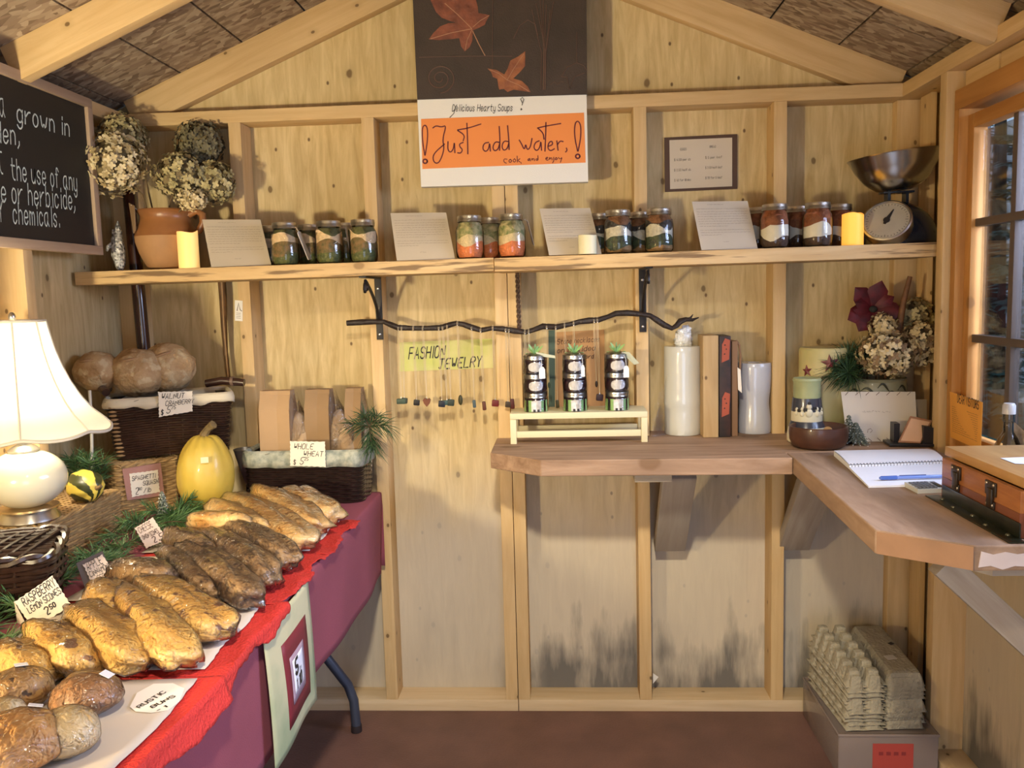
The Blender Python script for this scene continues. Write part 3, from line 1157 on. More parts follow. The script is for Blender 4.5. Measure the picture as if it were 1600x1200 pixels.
m_wax_l = plain('glowing_yellow_wax', (1.0, .63, .20), .5, emit=.55)
m_wax_r = plain('glowing_amber_wax', (1.0, .48, .07), .5, emit=.75)
m_wax_p = plain('pale_wax', (.74, .68, .44), .5, sub=.3)
led_candle(296, 363, 417, 31, -.27, 'c', 'glowing yellow flameless candle on the shelf before the clay jug', m_wax_l, 1)
led_candle(1332, 335, 376, 31, -.25, 'c', 'glowing amber flameless candle beside the kitchen scale', m_wax_r, 1)
led_candle(918, 368, 392, 27, -.302, 'c', 'small pale unlit tealight before the third recipe card', m_wax_p, 0, .1)

# ------------------------------------------------------------------ foil figure
m_foil = plain('speckled_foil', (.80, .78, .74), .4, metal=.2, col2=(.06, .06, .06), vscale=130, bump=.9, bscale=70)
a = P(187, 418, Y=-.22)
t = thing('foil_figure', 'small pointed figure wrapped in speckled silver foil beside the jug', 'figurine', (a.x, -.22, zs(a.x)+.0005))
mb = MB()
mb.blob((0, 0, .062), (.019, .019, .064), 14, 14, lambda d: 1+.22*noise.noise(d*3.1))
mb.build('body', m_foil, t)
MB().tube([(.0, 0, .10), (.003, 0, .125), (.004, 0, .148)], [.014, .009, .001], 8).build('pointed_hood', m_foil, t)
MB().tube([(-.012, -.004, .082), (-.026, -.008, .072), (-.030, -.010, .060)], [.008, .006, .003], 7).build('arm', m_foil, t)

# ------------------------------------------------------------------ clay jug with dried hydrangeas
m_clay = plain('glazed_terracotta', (.30, .125, .04), .35, col2=(.22, .085, .03), vscale=10, bump=.12, bscale=40)
m_clay2 = plain('bare_terracotta', (.42, .225, .095), .7, var=.15, vscale=14, bump=.12)
jx = P(264, 415, Y=-.195).x
jz = zs(jx)+.0005
jug = thing('clay_jug', 'tan clay jug with one handle holding dried hydrangeas', 'jug', (jx, -.195, jz))
mb = MB()
mb.lathe([(.001, .002), (.050, 0), (.056, .004), (.066, .02), (.080, .05), (.089, .082), (.090, .098)], 36, close=False)
mb.k = 1
mb.lathe([(.090, .098), (.086, .115), (.078, .132), (.073, .146), (.072, .158), (.077, .168), (.080, .172), (.078, .176), (.070, .172), (.066, .155), (.001, .05)], 36, close=False)
mb.build('body', [m_clay2, m_clay], jug)
MB().tube([(.070, 0, .160), (.095, 0, .172), (.112, 0, .160), (.112, 0, .135), (.098, 0, .112), (.084, 0, .104)], [.010, .011, .011, .0105, .010, .009], 10).build('handle', m_clay, jug)
mb = MB()
q = [(-.082, -.055, .195), (-.060, -.066, .185), (-.058, -.072, .115), (-.066, -.072, .105)]
mb.quadslab(q, .002)
mb.build('hang_tag', plain('brown_card', (.20, .12, .06), .7), jug, smooth=False)
MB().tube([(-.072, -.062, .188), (-.06, -.04, .172)], .001, 4).build('string', m_card, jug)


def petals(mb, c, r, n, rnd, ps=.012, squash=(1, 1, 1), half=None, jit=.18):
    """n four-petalled florets over a ball"""
    for i in range(n):
        z = 1-2*(i+.5)/n
        if half is not None and z < half:
            continue
        a = i*2.39996+rnd.random()*.4
        s = math.sqrt(max(0, 1-z*z))
        d = Vector((s*math.cos(a), s*math.sin(a), z))
        d = (d+Vector((rnd.uniform(-.25, .25), rnd.uniform(-.25, .25), rnd.uniform(-.25, .25)))).normalized()
        rr = r*(1-jit*rnd.random())
        o_ = Vector(c)+Vector((d.x*rr*squash[0], d.y*rr*squash[1], d.z*rr*squash[2]))
        u = d.orthogonal().normalized()
        w = d.cross(u)
        a0 = rnd.random()*PI
        mb.k = 0 if rnd.random() < .72 else 1
        for k in range(4):
            th = a0+k*PI/2+rnd.uniform(-.15, .15)
            e = u*math.cos(th)+w*math.sin(th)
            f = d.cross(e)
            l = ps*rnd.uniform(.8, 1.25)
            lift = d*l*rnd.uniform(-.1, .55)
            mb.add([o_, o_+e*l*.35+f*l*.38+lift*.3, o_+e*l*.85+f*l*.36+lift*.8, o_+e*l*1.08+lift, o_+e*l*.85-f*l*.36+lift*.8, o_+e*l*.35-f*l*.38+lift*.3],
                   [(0, 1, 2, 3), (0, 3, 4, 5)])


m_pet = {
 'cream': [plain('cream_petals', (.80, .68, .42), .7, col2=(.60, .47, .24), vscale=25), plain('tan_petals', (.48, .36, .17), .75, var=.3, vscale=25)],
 'olive': [plain('olive_petals', (.58, .48, .24), .75, col2=(.33, .28, .12), vscale=25), plain('brown_petals', (.20, .145, .06), .75, var=.3)],
 'grey': [plain('grey_green_petals', (.22, .19, .10), .8, col2=(.14, .12, .065), vscale=20), plain('dusk_petals', (.13, .105, .055), .8, var=.3)],
 'beige': [plain('beige_petals', (.72, .60, .35), .7, col2=(.54, .42, .21), vscale=25), plain('rust_petals', (.27, .17, .08), .75, var=.3)],
}
m_stem = plain('dry_stem', (.16, .10, .045), .8)


def hydrangea(label, u, v, Y, r, kind, foot, n=120, ps=.013, group=None, squash=(1, 1, 1)):
    c = P(u, v, Y=Y)
    t = thing('hydrangea', label, 'dried flower', foot, 0, group)
    L_ = c-Vector(foot)
    rnd = random.Random(int(u*7+v))
    mb = MB()
    petals(mb, L_, r, int(n*2.3), rnd, ps*.72, squash, None, .30)
    mb.build('florets', m_pet[kind], t, smooth=False)['kind'] = 'stuff'
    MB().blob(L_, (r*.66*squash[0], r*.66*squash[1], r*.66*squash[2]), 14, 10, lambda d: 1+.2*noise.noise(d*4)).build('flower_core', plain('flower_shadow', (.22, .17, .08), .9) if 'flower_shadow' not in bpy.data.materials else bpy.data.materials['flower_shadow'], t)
    md = Vector((L_.x*.35, L_.y*.35, max(.10, L_.z*.65)))
    MB().tube([(0, 0, 0), tuple(md*.6), tuple(md), tuple(L_)], .0028, 6).build('stem', m_stem, t)
    return t


jf = Vector((jx, -.195, jz+.06))
GH = 'dried hydrangeas in the clay jug'
hydrangea('large cream dried hydrangea hanging over the left of the jug', 178, 256, -.265, .096, 'cream', jf+Vector((-.02, -.01, 0)), 190, .0135, GH)
hydrangea('olive dried hydrangea high at the left of the jug bouquet', 192, 216, -.19, .076, 'olive', jf+Vector((-.025, .01, 0)), 130, .013, GH)
hydrangea('cream dried hydrangea in the middle of the jug bouquet', 284, 274, -.235, .080, 'olive', jf+Vector((0, -.015, 0)), 140, .013, GH, (1.05, 1, .85))
hydrangea('small pale hydrangea cluster drooping over the jug rim', 300, 312, -.265, .040, 'cream', jf+Vector((.015, -.02, 0)), 70, .011, GH, (1.25, .9, .8))
hydrangea('grey green hydrangea at the top back of the jug bouquet', 312, 226, -.125, .075, 'grey', jf+Vector((.01, .02, 0)), 140, .014, GH)
hydrangea('olive brown hydrangea at the right of the jug bouquet', 335, 285, -.20, .060, 'olive', jf+Vector((.025, 0, 0)), 90, .015, GH, (1, 1, 1.1))

# ------------------------------------------------------------------ kitchen scale
m_navy = plain('navy_enamel', (.016, .022, .034), .22, coat=.4)
sx = P(1396, 375, Y=-.20).x
scl = thing('kitchen_scale', 'old navy kitchen scale with round dial and steel bowl on the shelf', 'scale', (sx, -.20, zs(sx)+.0005))
mb = MB()
mb.blob((.018, .02, 0), (.114, .075, .122), 32, 20, lambda d: (1.0 if d.z > 0 else .02/max(.02, abs(d.z))*0+1.0))
mb.v = [Vector((q.x, q.y, max(q.z, 0.0))) for q in mb.v]
mb.build('housing', m_navy, scl)
dial_n = Vector((-.42, -.74, .52)).normalized()
dm = dial_n.to_track_quat('Z', 'Y').to_matrix().to_4x4()
dm = dm @ Matrix.Scale(1.10, 4)
dm.translation = Vector((-.038, -.052, .064))
MB().lathe([(.001, -.03), (.058, -.03), (.060, 0), (.060, .004), (.056, .006), (.054, .002), (.001, .002)], 36, (0, 0, 0), dm, close=False).build('dial_rim', m_steel, scl)
MB().lathe([(.001, .0025), (.053, .0025), (.053, .003), (.001, .003)], 36, (0, 0, 0), dm, close=False).build('dial_face', plain('aged_dial', (.40, .36, .28), .4, var=.1), scl)
tk = MB()
for i in range(40):
    a = 2*PI*i/40
    l = .007 if i % 5 == 0 else .004
    e, f = Vector((math.cos(a), math.sin(a), 0)), Vector((-math.sin(a), math.cos(a), 0))
    tk.add([dm @ (e*.050+f*.0006+Vector((0, 0, .0035))), dm @ (e*.050-f*.0006+Vector((0, 0, .0035))), dm @ (e*(.050-l)-f*.0006+Vector((0, 0, .0035))), dm @ (e*(.050-l)+f*.0006+Vector((0, 0, .0035)))], [(0, 1, 2, 3)])
tk.build('dial_marks', m_ink, scl, smooth=False)
nb_ = MB()
nb_.prism([(-.003, -.012), (.003, -.012), (.0055, 0), (.001, .034), (-.001, .034), (-.0055, 0)], .0045, .0055, dm @ Matrix.Rotation(-.4, 4, 'Z'))
nb_.lathe([(.001, .0045), (.008, .0045), (.008, .007), (.001, .007)], 16, (0, 0, 0), dm, close=False)
nb_.build('needle', m_ink, scl)
MB().box((-.012, .02, .128), (.008, .03, .040)).box((.038, .02, .128), (.008, .03, .040)).box((.013, .02, .148), (.085, .045, .006), None, .002).build('bowl_support', m_navy, scl)
bw = MB()
bt = Matrix.Translation((.010, .005, .150)) @ Matrix.Rotation(-.10, 4, 'Y')
prof = [(.001, .001), (.035, .001), (.055, .006), (.085, .030), (.108, .065), (.122, .096), (.126, .100), (.121, .0975), (.106, .067), (.083, .032), (.053, .009), (.001, .004)]
bw.lathe(prof, 44, (0, 0, 0), bt, close=False)
bw.build('bowl', plain('worn_steel', (.50, .49, .46), .22, metal=1, var=.2, vscale=5), scl)

# ------------------------------------------------------------------ canvas painting and soup sign
m_canvas = plain('dark_brown_canvas', (.045, .032, .024), .75, col2=(.062, .042, .032), vscale=9, bump=.2, bscale=220)
q = [P(637, -175, Y=-.135), P(915, -185, Y=-.135), P(917.5, 147, Y=-.135), P(652, 155, Y=-.135)]
sh = Sheet(q)
art = thing('canvas_painting', 'dark brown canvas painting of autumn leaves high on the back wall', 'painting', (sh.q[3]+sh.q[2])/2)
mb = MB()
sh.slab(mb, .036)
mb.build('canvas', m_canvas, art, world=True, smooth=False)


def artpoly(name, pts, mat, off=.001):
    vs = [P(640+x/4, y/4, Y=-.1365) for x, y in pts]
    n = len(vs)
    d = Vector((0, .0012, 0))
    mb = MB()
    mb.add([v_+d for v_ in vs]+vs, [tuple(range(n, 2*n))]+[(i, (i+1) % n, n+(i+1) % n, n+i) for i in range(n)])
    mb.build(name, mat, art, world=True, smooth=False)


def artline(mb, pts, r):
    mb.tube([P(640+x/4, y/4, Y=-.1360) for x, y in pts], r, 5)


m_leafr = plain('rust_paint', (.27, .085, .045), .6, col2=(.16, .05, .03), vscale=28, bump=.3)
m_leafo = plain('orange_paint', (.36, .13, .05), .6, col2=(.22, .07, .03), vscale=30, bump=.3)
m_faintp = plain('faint_brown_paint', (.12, .066, .046), .7)
artpoly('painted_leaf', [(130, 0), (165, 75), (200, 110), (250, 130), (290, 142), (240, 146), (190, 165), (150, 205), (120, 245), (180, 250), (250, 245), (310, 238), (322, 290), (345, 322), (375, 295), (392, 255), (395, 190), (420, 180), (470, 155), (485, 120), (502, 95), (470, 88), (430, 82), (425, 40), (415, 0), (380, -60), (330, -130), (290, -60), (235, -40), (170, -45)], m_leafr)
artpoly('painted_leaf', [(487, 428), (510, 450), (520, 480), (548, 492), (555, 540), (560, 560), (590, 556), (612, 574), (650, 560), (690, 566), (755, 575), (738, 540), (700, 505), (648, 490), (690, 450), (722, 412), (722, 320), (680, 352), (630, 378), (612, 430), (592, 465), (545, 438)], m_leafo)
mb = MB()
artline(mb, [(395, 195), (430, 270), (472, 348)], .0016)
artline(mb, [(390, 180), (300, 90), (220, 20)], .0012)
artline(mb, [(390, 180), (260, 205), (130, 243)], .0012)
artline(mb, [(390, 185), (360, 250), (347, 315)], .0012)
artline(mb, [(395, 170), (440, 130), (495, 98)], .0012)
artline(mb, [(610, 500), (650, 430), (715, 335)], .001)
artline(mb, [(610, 500), (680, 530), (745, 570)], .001)
artline(mb, [(610, 500), (560, 460), (500, 435)], .001)
mb.build('leaf_veins', plain('vein_paint', (.42, .22, .12), .6), art, world=True)
mb = MB()
artline(mb, [(190+(14+78*i/60)*math.cos(i*.235)*1.05, 490+(14+78*i/60)*math.sin(i*.235)) for i in range(61)], .0018)
mb.build('painted_spiral', m_faintp, art, world=True)
mb = MB()
for k, (x0, x1, y0) in enumerate([(790, 850, 20), (815, 840, 0), (835, 838, -40), (855, 842, 30), (880, 848, 60), (900, 852, 10), (765, 825, 60)]):
    artline(mb, [(x0, y0), (x0*.6+x1*.4, y0+120), (x1, 330), (x1-3, 560)], .0012)
artline(mb, [(650, 240), (690, 160), (740, 125), (785, 150), (800, 220)], .0014)
artline(mb, [(520, -100), (519, 200), (517, 425)], .0010)
artline(mb, [(60, 358), (300, 352), (470, 350), (640, 352)], .0010)
artline(mb, [(1045, 200), (1044, 300), (1045, 390)], .0010)
artline(mb, [(950, 480), (985, 420), (1045, 392), (1090, 410), (1108, 440)], .0012)
artline(mb, [(945, 478), (985, 482), (1000, 560), (1030, 480), (1095, 455)], .0012)
artline(mb, [(880, 530), (905, 512), (925, 528), (945, 510), (962, 512)], .0010)
mb.build('painted_grasses', m_faintp, art, world=True)

q = [P(652, 156, Y=-.128), P(916.5, 146, Y=-.128), P(919, 284, Y=-.128), P(658, 292, Y=-.128)]
sg = Sheet(q)
sign = thing('soup_sign', 'white board reading Just add water on orange paper below the painting', 'sign', (sg.q[2]+sg.q[3])/2)
mb = MB()
sg.slab(mb, .034)
mb.build('white_board', plain('white_canvas_board', (.80, .77, .70), .7, bump=.1, bscale=300), sign, world=True, smooth=False)
oq = Sheet([P(658, 186, Y=-.1293), P(912.5, 176, Y=-.1293), P(915, 254, Y=-.1293), P(660, 264, Y=-.1293)])
mb = MB()
oq.slab(mb, .001)
mb.build('orange_panel', m_orange, sign, world=True, smooth=False)
mb = MB()
sg.write(mb, 'Delicious Hearty Soups', .205, .145, .019, slant=.25, lw=.0022, width=.180, tilt=-.03)
sg.line(mb, [(.19, .215), (.215, .17), (.225, .10), (.235, .075)], .002)
sg.line(mb, [(.622, .075), (.612, .035), (.624, .018), (.632, .04), (.620, .105)], .002)
sg.line(mb, [(.6145, .145), (.618, .152), (.613, .156)], .004)
mb.build('heading', m_ink, sign, world=True, smooth=False)
mb = MB()


def px_line(mb, pts, lw, dx=640, k=.25):
    L_ = []
    for x, y in pts:
        p_ = P(dx+x*k, y*k, Y=-.1305)
        L_.append((p_.x, p_.z))
    ribbon(mb, L_, lambda a_, b_: Vector((a_, -.1305, b_)), lw)


def sm(pts, it=2):
    for _ in range(it):
        n2 = [pts[0]]
        for a_, b_ in zip(pts, pts[1:]):
            n2 += [(a_[0]*.75+b_[0]*.25, a_[1]*.75+b_[1]*.25), (a_[0]*.25+b_[0]*.75, a_[1]*.25+b_[1]*.75)]
        pts = n2+[pts[-1]]
    return pts


T_ = .0034
for st in [
    [(95, 970), (80, 880), (78, 800), (95, 778), (112, 800), (112, 880), (97, 970)],
    [(145, 800), (165, 785), (200, 795), (230, 782), (205, 870), (218, 930), (190, 1010), (165, 1024), (145, 1000), (150, 960), (218, 900)],
    [(240, 885), (238, 935), (255, 955), (275, 930), (280, 880), (283, 955)],
    [(335, 890), (310, 900), (315, 920), (332, 935), (320, 958), (300, 955)],
    [(300, 812), (370, 800), (446, 775)], [(358, 770), (362, 870), (364, 962)], [(300, 815), (345, 845), (335, 880)],
    [(495, 890), (465, 895), (455, 930), (475, 950), (495, 930), (500, 885), (505, 945)],
    [(560, 790), (565, 870), (562, 940)], [(562, 890), (535, 885), (518, 920), (530, 945), (552, 935), (562, 900)],
    [(612, 785), (620, 870), (622, 935)], [(618, 885), (590, 880), (575, 915), (588, 942), (610, 930), (620, 895)],
    [(685, 875), (700, 900), (718, 940), (725, 895), (735, 940), (755, 920), (765, 865)],
    [(810, 880), (785, 890), (775, 925), (795, 945), (815, 920), (820, 875), (825, 940)],
    [(800, 800), (850, 788), (945, 772)], [(852, 765), (850, 860), (846, 945)], [(800, 800), (835, 830), (840, 870)],
    [(865, 915), (895, 905), (890, 880), (870, 890), (862, 925), (880, 945), (905, 930)],
    [(920, 880), (928, 940)], [(924, 905), (940, 880), (960, 885)],
    [(980, 925), (985, 940), (975, 950)],
    [(1050, 945), (1030, 850), (1032, 775), (1050, 752), (1070, 780), (1070, 860), (1053, 945)],
]:
    px_line(mb, sm(st), T_)
for cx_, cy_ in ((97, 1008), (1051, 977)):
    px_line(mb, [(cx_+13*math.cos(i*.5), cy_+13*math.sin(i*.5)) for i in range(14)], .0045)
for st in [
    [(610, 995), (590, 992), (588, 1012), (605, 1020)], [(630, 995), (618, 1005), (628, 1018), (640, 1006), (630, 995)], [(655, 992), (645, 1004), (655, 1016), (665, 1003), (655, 992)],
    [(672, 975), (673, 1014)], [(690, 992), (675, 1003), (690, 1012)], [(695, 1014), (698, 1022)],
    [(752, 990), (738, 995), (742, 1008), (752, 992), (755, 1006)], [(765, 990), (766, 1006), (766, 994), (778, 990), (780, 1005)], [(802, 972), (803, 1003), (798, 990), (788, 996), (795, 1005), (803, 998)],
    [(850, 992), (866, 988), (858, 980), (850, 992), (858, 1003), (868, 998)], [(874, 984), (876, 1001), (876, 990), (888, 985), (890, 1000)], [(900, 982), (902, 1005), (893, 1018)],
    [(915, 985), (908, 996), (918, 1000), (925, 990), (915, 985)], [(930, 984), (940, 996), (955, 980), (942, 1015)]]:
    px_line(mb, sm(st, 1), .0021)
mb.build('lettering', m_inkmaroon, sign, world=True, smooth=False)

# ------------------------------------------------------------------ price list
m_mat = plain('dark_mat_board', (.075, .038, .022), .7)
q = Sheet([P(1038, 215, Y=-.006), P(1152, 209.5, Y=-.006), P(1152, 295, Y=-.006), P(1039, 300, Y=-.006)])
pl_ = thing('price_list', 'small price list on dark brown mat pinned to the plywood', 'notice', (q.q[2]+q.q[3])/2)
mb = MB()
q.slab(mb, .004)
mb.build('mat_board', m_mat, pl_, world=True, smooth=False)
q2 = Sheet([P(1046, 219, Y=-.0068), P(1144, 215, Y=-.0068), P(1144, 291, Y=-.0068), P(1047, 295.5, Y=-.0068)])
mb = MB()
q2.slab(mb, .0006)
mb.build('paper', plain('price_paper', (.56, .48, .37), .8), pl_, world=True, smooth=False)
mb = MB()
for k, (u, v, tx) in enumerate([(.17, .22, 'EGGS'), (.64, .19, 'BREAD'), (.07, .43, '$ 4.50 per dz'), (.57, .41, '$ 5 per loaf'), (.07, .64, '$ 2.50 half dz'), (.57, .62, '$ 2.50 half loaf'), (.07, .85, '$ 40 for 10 doz'), (.57, .83, '$ 20 for 5 loaf')]):
    q2.write(mb, tx, u, v, .0068, .05, .0009, width=(.02 if k < 2 else .052))
mb.build('lettering', m_inkgrey, pl_, world=True, smooth=False)

# ------------------------------------------------------------------ chalkboard on the left wall
XCB = -.742
q = Sheet([P(-60, 96, X=XCB), P(122.5, 163, X=XCB), P(139.5, 387, X=XCB), P(-60, 371, X=XCB)])
zt, zb_ = 1.882, 1.500
yn, yf = -.80, -.338
q = Sheet([(XCB, yn, zt), (XCB, yf, zt), (XCB, yf, zb_), (XCB, yn, zb_)])
cb = thing('chalkboard', 'black chalkboard with pale wood frame on the left wall', 'chalkboard', (XCB, (yn+yf)/2, zb_-.025))
mb = MB()
mb.span((XCB-.008, yn, zb_), (XCB, yf, zt))
mb.build('board_panel', plain('chalkboard_black', (.012, .012, .012), .6), cb, world=True, smooth=False)
m_cbf = wood('pale_frame_wood', (.50, .36, .24), (.40, .28, .18), knots=0)
for a_, b_, s_ in (((XCB, yn-.02, zt+.0125), (XCB, yf+.025, zt+.0125), (0, 0, 1)), ((XCB, yn-.02, zb_-.0125), (XCB, yf+.025, zb_-.0125), (0, 0, 1)),
                   ((XCB, yf+.0125, zb_), (XCB, yf+.0125, zt), (0, 1, 0)), ((XCB, yn-.0125, zb_), (XCB, yn-.0125, zt), (0, 1, 0))):
    o = board('frame_rail', a_, b_, .025, .020, s_, m_cbf)
    o.parent = cb
    o.location -= cb.location
mb = MB()


def chalk(tx, p0, p1, h, slant=.1):
    """words from pixel p0 to p1 (baseline) on the board plane"""
    mb = MB()
    a_, b_ = P(*p0, X=XCB+.001), P(*p1, X=XCB+.001)
    st, wd = strokes(tx, slant, h)
    e = (b_-a_)
    kx = e.length/wd
    ed = e.normalized()
    for s_ in st:
        ribbon(mb, s_, lambda x, y: a_+ed*x*kx+Vector((0, 0, y)), .0042)
    mb.build('chalk_writing', m_chalk, cb, world=True, smooth=False)


chalk('a', (0, 181), (11, 184), .062)
chalk('grown in', (27, 190), (112, 214), .046)
chalk('den,', (-6, 222), (34, 227), .048)
chalk('t', (-2, 270), (8, 272), .075)
chalk('the use of any', (18, 280), (123, 299), .050)
chalk('de or herbicide,', (-8, 314), (120, 328), .052)
chalk('er', (-8, 345), (11, 347), .075)
chalk('chemicals.', (21, 349), (96, 355), .050)

# ------------------------------------------------------------------ branch with necklaces
YB = -.118
bp_ = [(542, 505), (565, 503.5), (585, 503), (600, 503), (612, 508), (622, 512), (645, 513), (668, 513), (690, 512), (702, 508), (713, 505), (724, 507), (738, 512), (752, 516), (768, 513), (785, 514),
       (803, 517), (822, 519), (835, 515), (848, 510), (870, 511), (890, 507), (905, 503), (920, 501), (935, 500), (950, 495), (962, 490), (980, 489), (1002, 491), (1015, 493), (1026, 500), (1038, 508), (1050, 513), (1057, 509), (1063, 502), (1072, 499), (1082, 500), (1092, 496)]
bw_ = [P(u, v, Y=YB) for u, v in bp_]
branch = thing('hanging_branch', 'dark twisted branch hung through the shelf brackets holding necklaces', 'branch', bw_[8])
rr = [.0085+.0012*math.sin(i*1.7) for i in range(len(bw_))]
rr[-1], rr[-2], rr[-3] = .0015, .005, .007
mb = MB()
mb.tube(bw_, rr, 9)
mb.build('bough', plain('dark_bark', (.022, .013, .010), .55, bump=.5, bscale=70), branch, world=True)
mb = MB()
mb.tube([P(1072, 500, Y=YB), P(1079, 497, Y=YB), P(1083, 491, Y=YB)], [.006, .004, .001], 7)
mb.build('twig', bpy.data.materials['dark_bark'], branch, world=True)


def branch_v(u):
    for (a, b), (c, d) in zip(bp_, bp_[1:]):
        if a <= u <= c:
            return b+(d-b)*(u-a)/(c-a)
    return 510


m_cord = plain('pale_cord', (.66, .53, .32), .6)
m_bead = plain('bright_clasp', (.9, .88, .8), .2, metal=1)
stone_cols = {'grey green': (.05, .075, .05), 'black': (.012, .010, .010), 'reddish brown': (.15, .045, .02), 'navy': (.012, .014, .025), 'teal': (.03, .07, .07), 'dark green': (.025, .035, .025),
              'olive': (.045, .04, .015), 'blue grey': (.06, .085, .09), 'brown': (.10, .03, .015), 'red': (.13, .012, .012), 'dark brown': (.04, .025, .015), 'dark red': (.07, .012, .010), 'purple': (.03, .012, .018)}
m_stone = {k: plain(k.replace(' ', '_')+'_stone', c, .45, coat=0.0, spec=.25) for k, c in stone_cols.items()}


def necklace(u0, u1, v1, col, shape, size, label):
    top = P(u0, branch_v(u0), Y=YB)
    st = P(u1, v1, Y=YB)
    t = thing('necklace', label, 'necklace', top, 0, 'stone necklaces hanging from the branch')
    d = st-top
    sz = size*1.38/515
    mb = MB()
    for s in (-.0012, .0016):
        mb.tube([(s, 0, .011), (s, -.011, .0), (s*1.3, -.0105, -.02), (d.x*.5+s*1.6, -.006, d.z*.5), (d.x+s*.4, 0, d.z+sz*.5)], .0005, 4)
        mb.tube([(s, 0, .011), (s, .011, .0), (s*1.3, .008, -.03), (d.x*.5+s*1.6, .004, d.z*.5), (d.x+s*.4, 0, d.z+sz*.5)], .0004, 4)
    mb.build('cord', m_cord, t)
    MB().blob((.0005, -.0115, -.006), (.0018, .0018, .0024), 8, 6).build('clasp', m_bead, t)
    c = Vector((d.x, 0, d.z))
    mb = MB()
    if shape == 'block':
        mb.box(c, (sz, sz*.5, sz*.95), (0, .1, 0), sz*.16)
    elif shape == 'tall':
        mb.box(c, (sz*.55, sz*.4, sz*1.3), (0, -.08, 0), sz*.16)
    elif shape == 'heart':
        mb.prism([(-.5*sz, .25*sz), (-.3*sz, .5*sz), (0, .34*sz), (.3*sz, .5*sz), (.5*sz, .25*sz), (.35*sz, -.2*sz), (0, -.62*sz), (-.35*sz, -.2*sz)], -sz*.2, sz*.2, Matrix.Translation(c) @ Matrix.Rotation(PI/2, 4, 'X'))
    elif shape == 'wide':
        mb.box(c, (sz*1.35, sz*.5, sz*.8), None, sz*.16)
    else:
        mb.blob(c, (sz*.32, sz*.2, sz*.75), 10, 8)
    mb.build('stone', m_stone[col], t)
    MB().tube([c+Vector((0, 0, sz*.42)), c+Vector((0, 0, sz*.66))], .0014, 6).build('bail', m_screw, t)
    return t


for k, a_ in enumerate([
    (623, 627, 627, 'grey green', 'wide', 8, 'first necklace from the left, a grey green stone'),
    (628, 632, 626, 'dark green', 'block', 7, 'second necklace from the left, dark green stone beside a wider one'),
    (646, 651, 629, 'black', 'block', 7, 'third necklace from the left, a small black stone'),
    (661, 667, 628, 'reddish brown', 'heart', 9, 'necklace with a reddish brown heart stone'),
    (686, 690.5, 631, 'navy', 'block', 8, 'fifth necklace from the left, a near black block'),
    (692, 698.5, 629, 'teal', 'wide', 7, 'necklace with a wide teal stone in the middle of the left half'),
    (699, 704.5, 629, 'dark green', 'block', 8, 'necklace with a dark green block right of the teal stone'),
    (715, 719.5, 625, 'olive', 'oval', 8, 'necklace with a thin upright olive stone'),
    (737, 741, 631, 'blue grey', 'tall', 7, 'necklace with a narrow blue grey stone'),
    (751, 756.5, 634, 'brown', 'tall', 8, 'necklace with a tall brown red stone'),
    (770, 774, 630, 'red', 'block', 8, 'necklace with a bright red square stone'),
    (790, 794, 632, 'dark brown', 'block', 7, 'necklace with a dark brown stone left of the red brown one by the stand'),
    (795, 800.5, 631, 'dark red', 'tall', 9, 'necklace with a dark red stone above the cream stand corner'),
    (820, 823, 588, 'purple', 'oval', 5, 'necklace hanging directly behind the left jelly jar stack'),
    (826, 829, 592, 'olive', 'oval', 5, 'necklace half hidden beside the left jelly jar bow'),
    (854, 858, 602, 'grey green', 'oval', 5, 'necklace over the dark ribbon between left and middle jelly jars'),
    (868, 871, 631, 'olive', 'tall', 7, 'necklace with an olive stone between left and middle jelly jars'),
    (882, 884, 560, 'brown', 'oval', 5, 'necklace over the first letters of the stone necklaces card'),
    (896, 898, 566, 'grey green', 'oval', 5, 'necklace crossing the middle of the stone necklaces card'),
    (928, 932, 600, 'dark brown', 'oval', 5, 'necklace over the right edge of the stone necklaces card'),
    (933, 937, 621, 'purple', 'block', 8, 'necklace with a dark purple block right of the middle jelly jars'),
]):
    necklace(*a_)

# signs behind the necklaces
m_lime = plain('lime_parchment', (.52, .55, .14), .7, col2=(.62, .58, .26), vscale=12)
paper_sheet('jewelry_sign', 'lime green sign reading FASHION JEWELRY behind the necklaces', 'sign',
            [P(624, 535, Y=-.002), P(770, 529, Y=-.002), P(771, 575, Y=-.002), P(624, 580.5, Y=-.002)], m_lime,
            [('FASHION', .10, .58, .036, dict(slant=.22, lw=.0052, width=.120, tilt=.01)), ('JEWELRY', .42, .97, .032, dict(slant=.22, lw=.0048, width=.140, tilt=.03))])
m_kraft = plain('kraft_card', (.46, .25, .10), .8, var=.12, vscale=6)
paper_sheet('necklace_card', 'brown kraft card reading Stone necklaces behind the jelly jars', 'sign',
            [P(868, 519, Y=-.003), P(944, 515, Y=-.003), P(947, 640, Y=-.003), P(868, 642, Y=-.003)], m_kraft,
            [('Stone necklaces', .03, .155, .016, dict(slant=.2, lw=.0018, width=.138, tilt=.02)), ('on braided', .03, .265, .016, dict(slant=.2, lw=.0018, width=.125, tilt=.03)), ('cord.', .55, .35, .013, dict(slant=.2, lw=.0018))], ink=plain('brown_ink', (.05, .02, .012), .7))
q = [P(857, 516, Y=-.004), P(867, 515.5, Y=-.004), P(867, 640, Y=-.004), P(857, 640, Y=-.004)]
mb = MB()
Sheet(q).slab(mb, .0012)
tag(mb.build('green_ribbon', plain('dark_teal_ribbon', (.05, .085, .055), .6), loc=tuple(q[3]), world=True, smooth=False), 'dark teal ribbon strip hanging left of the brown kraft card', 'ribbon')

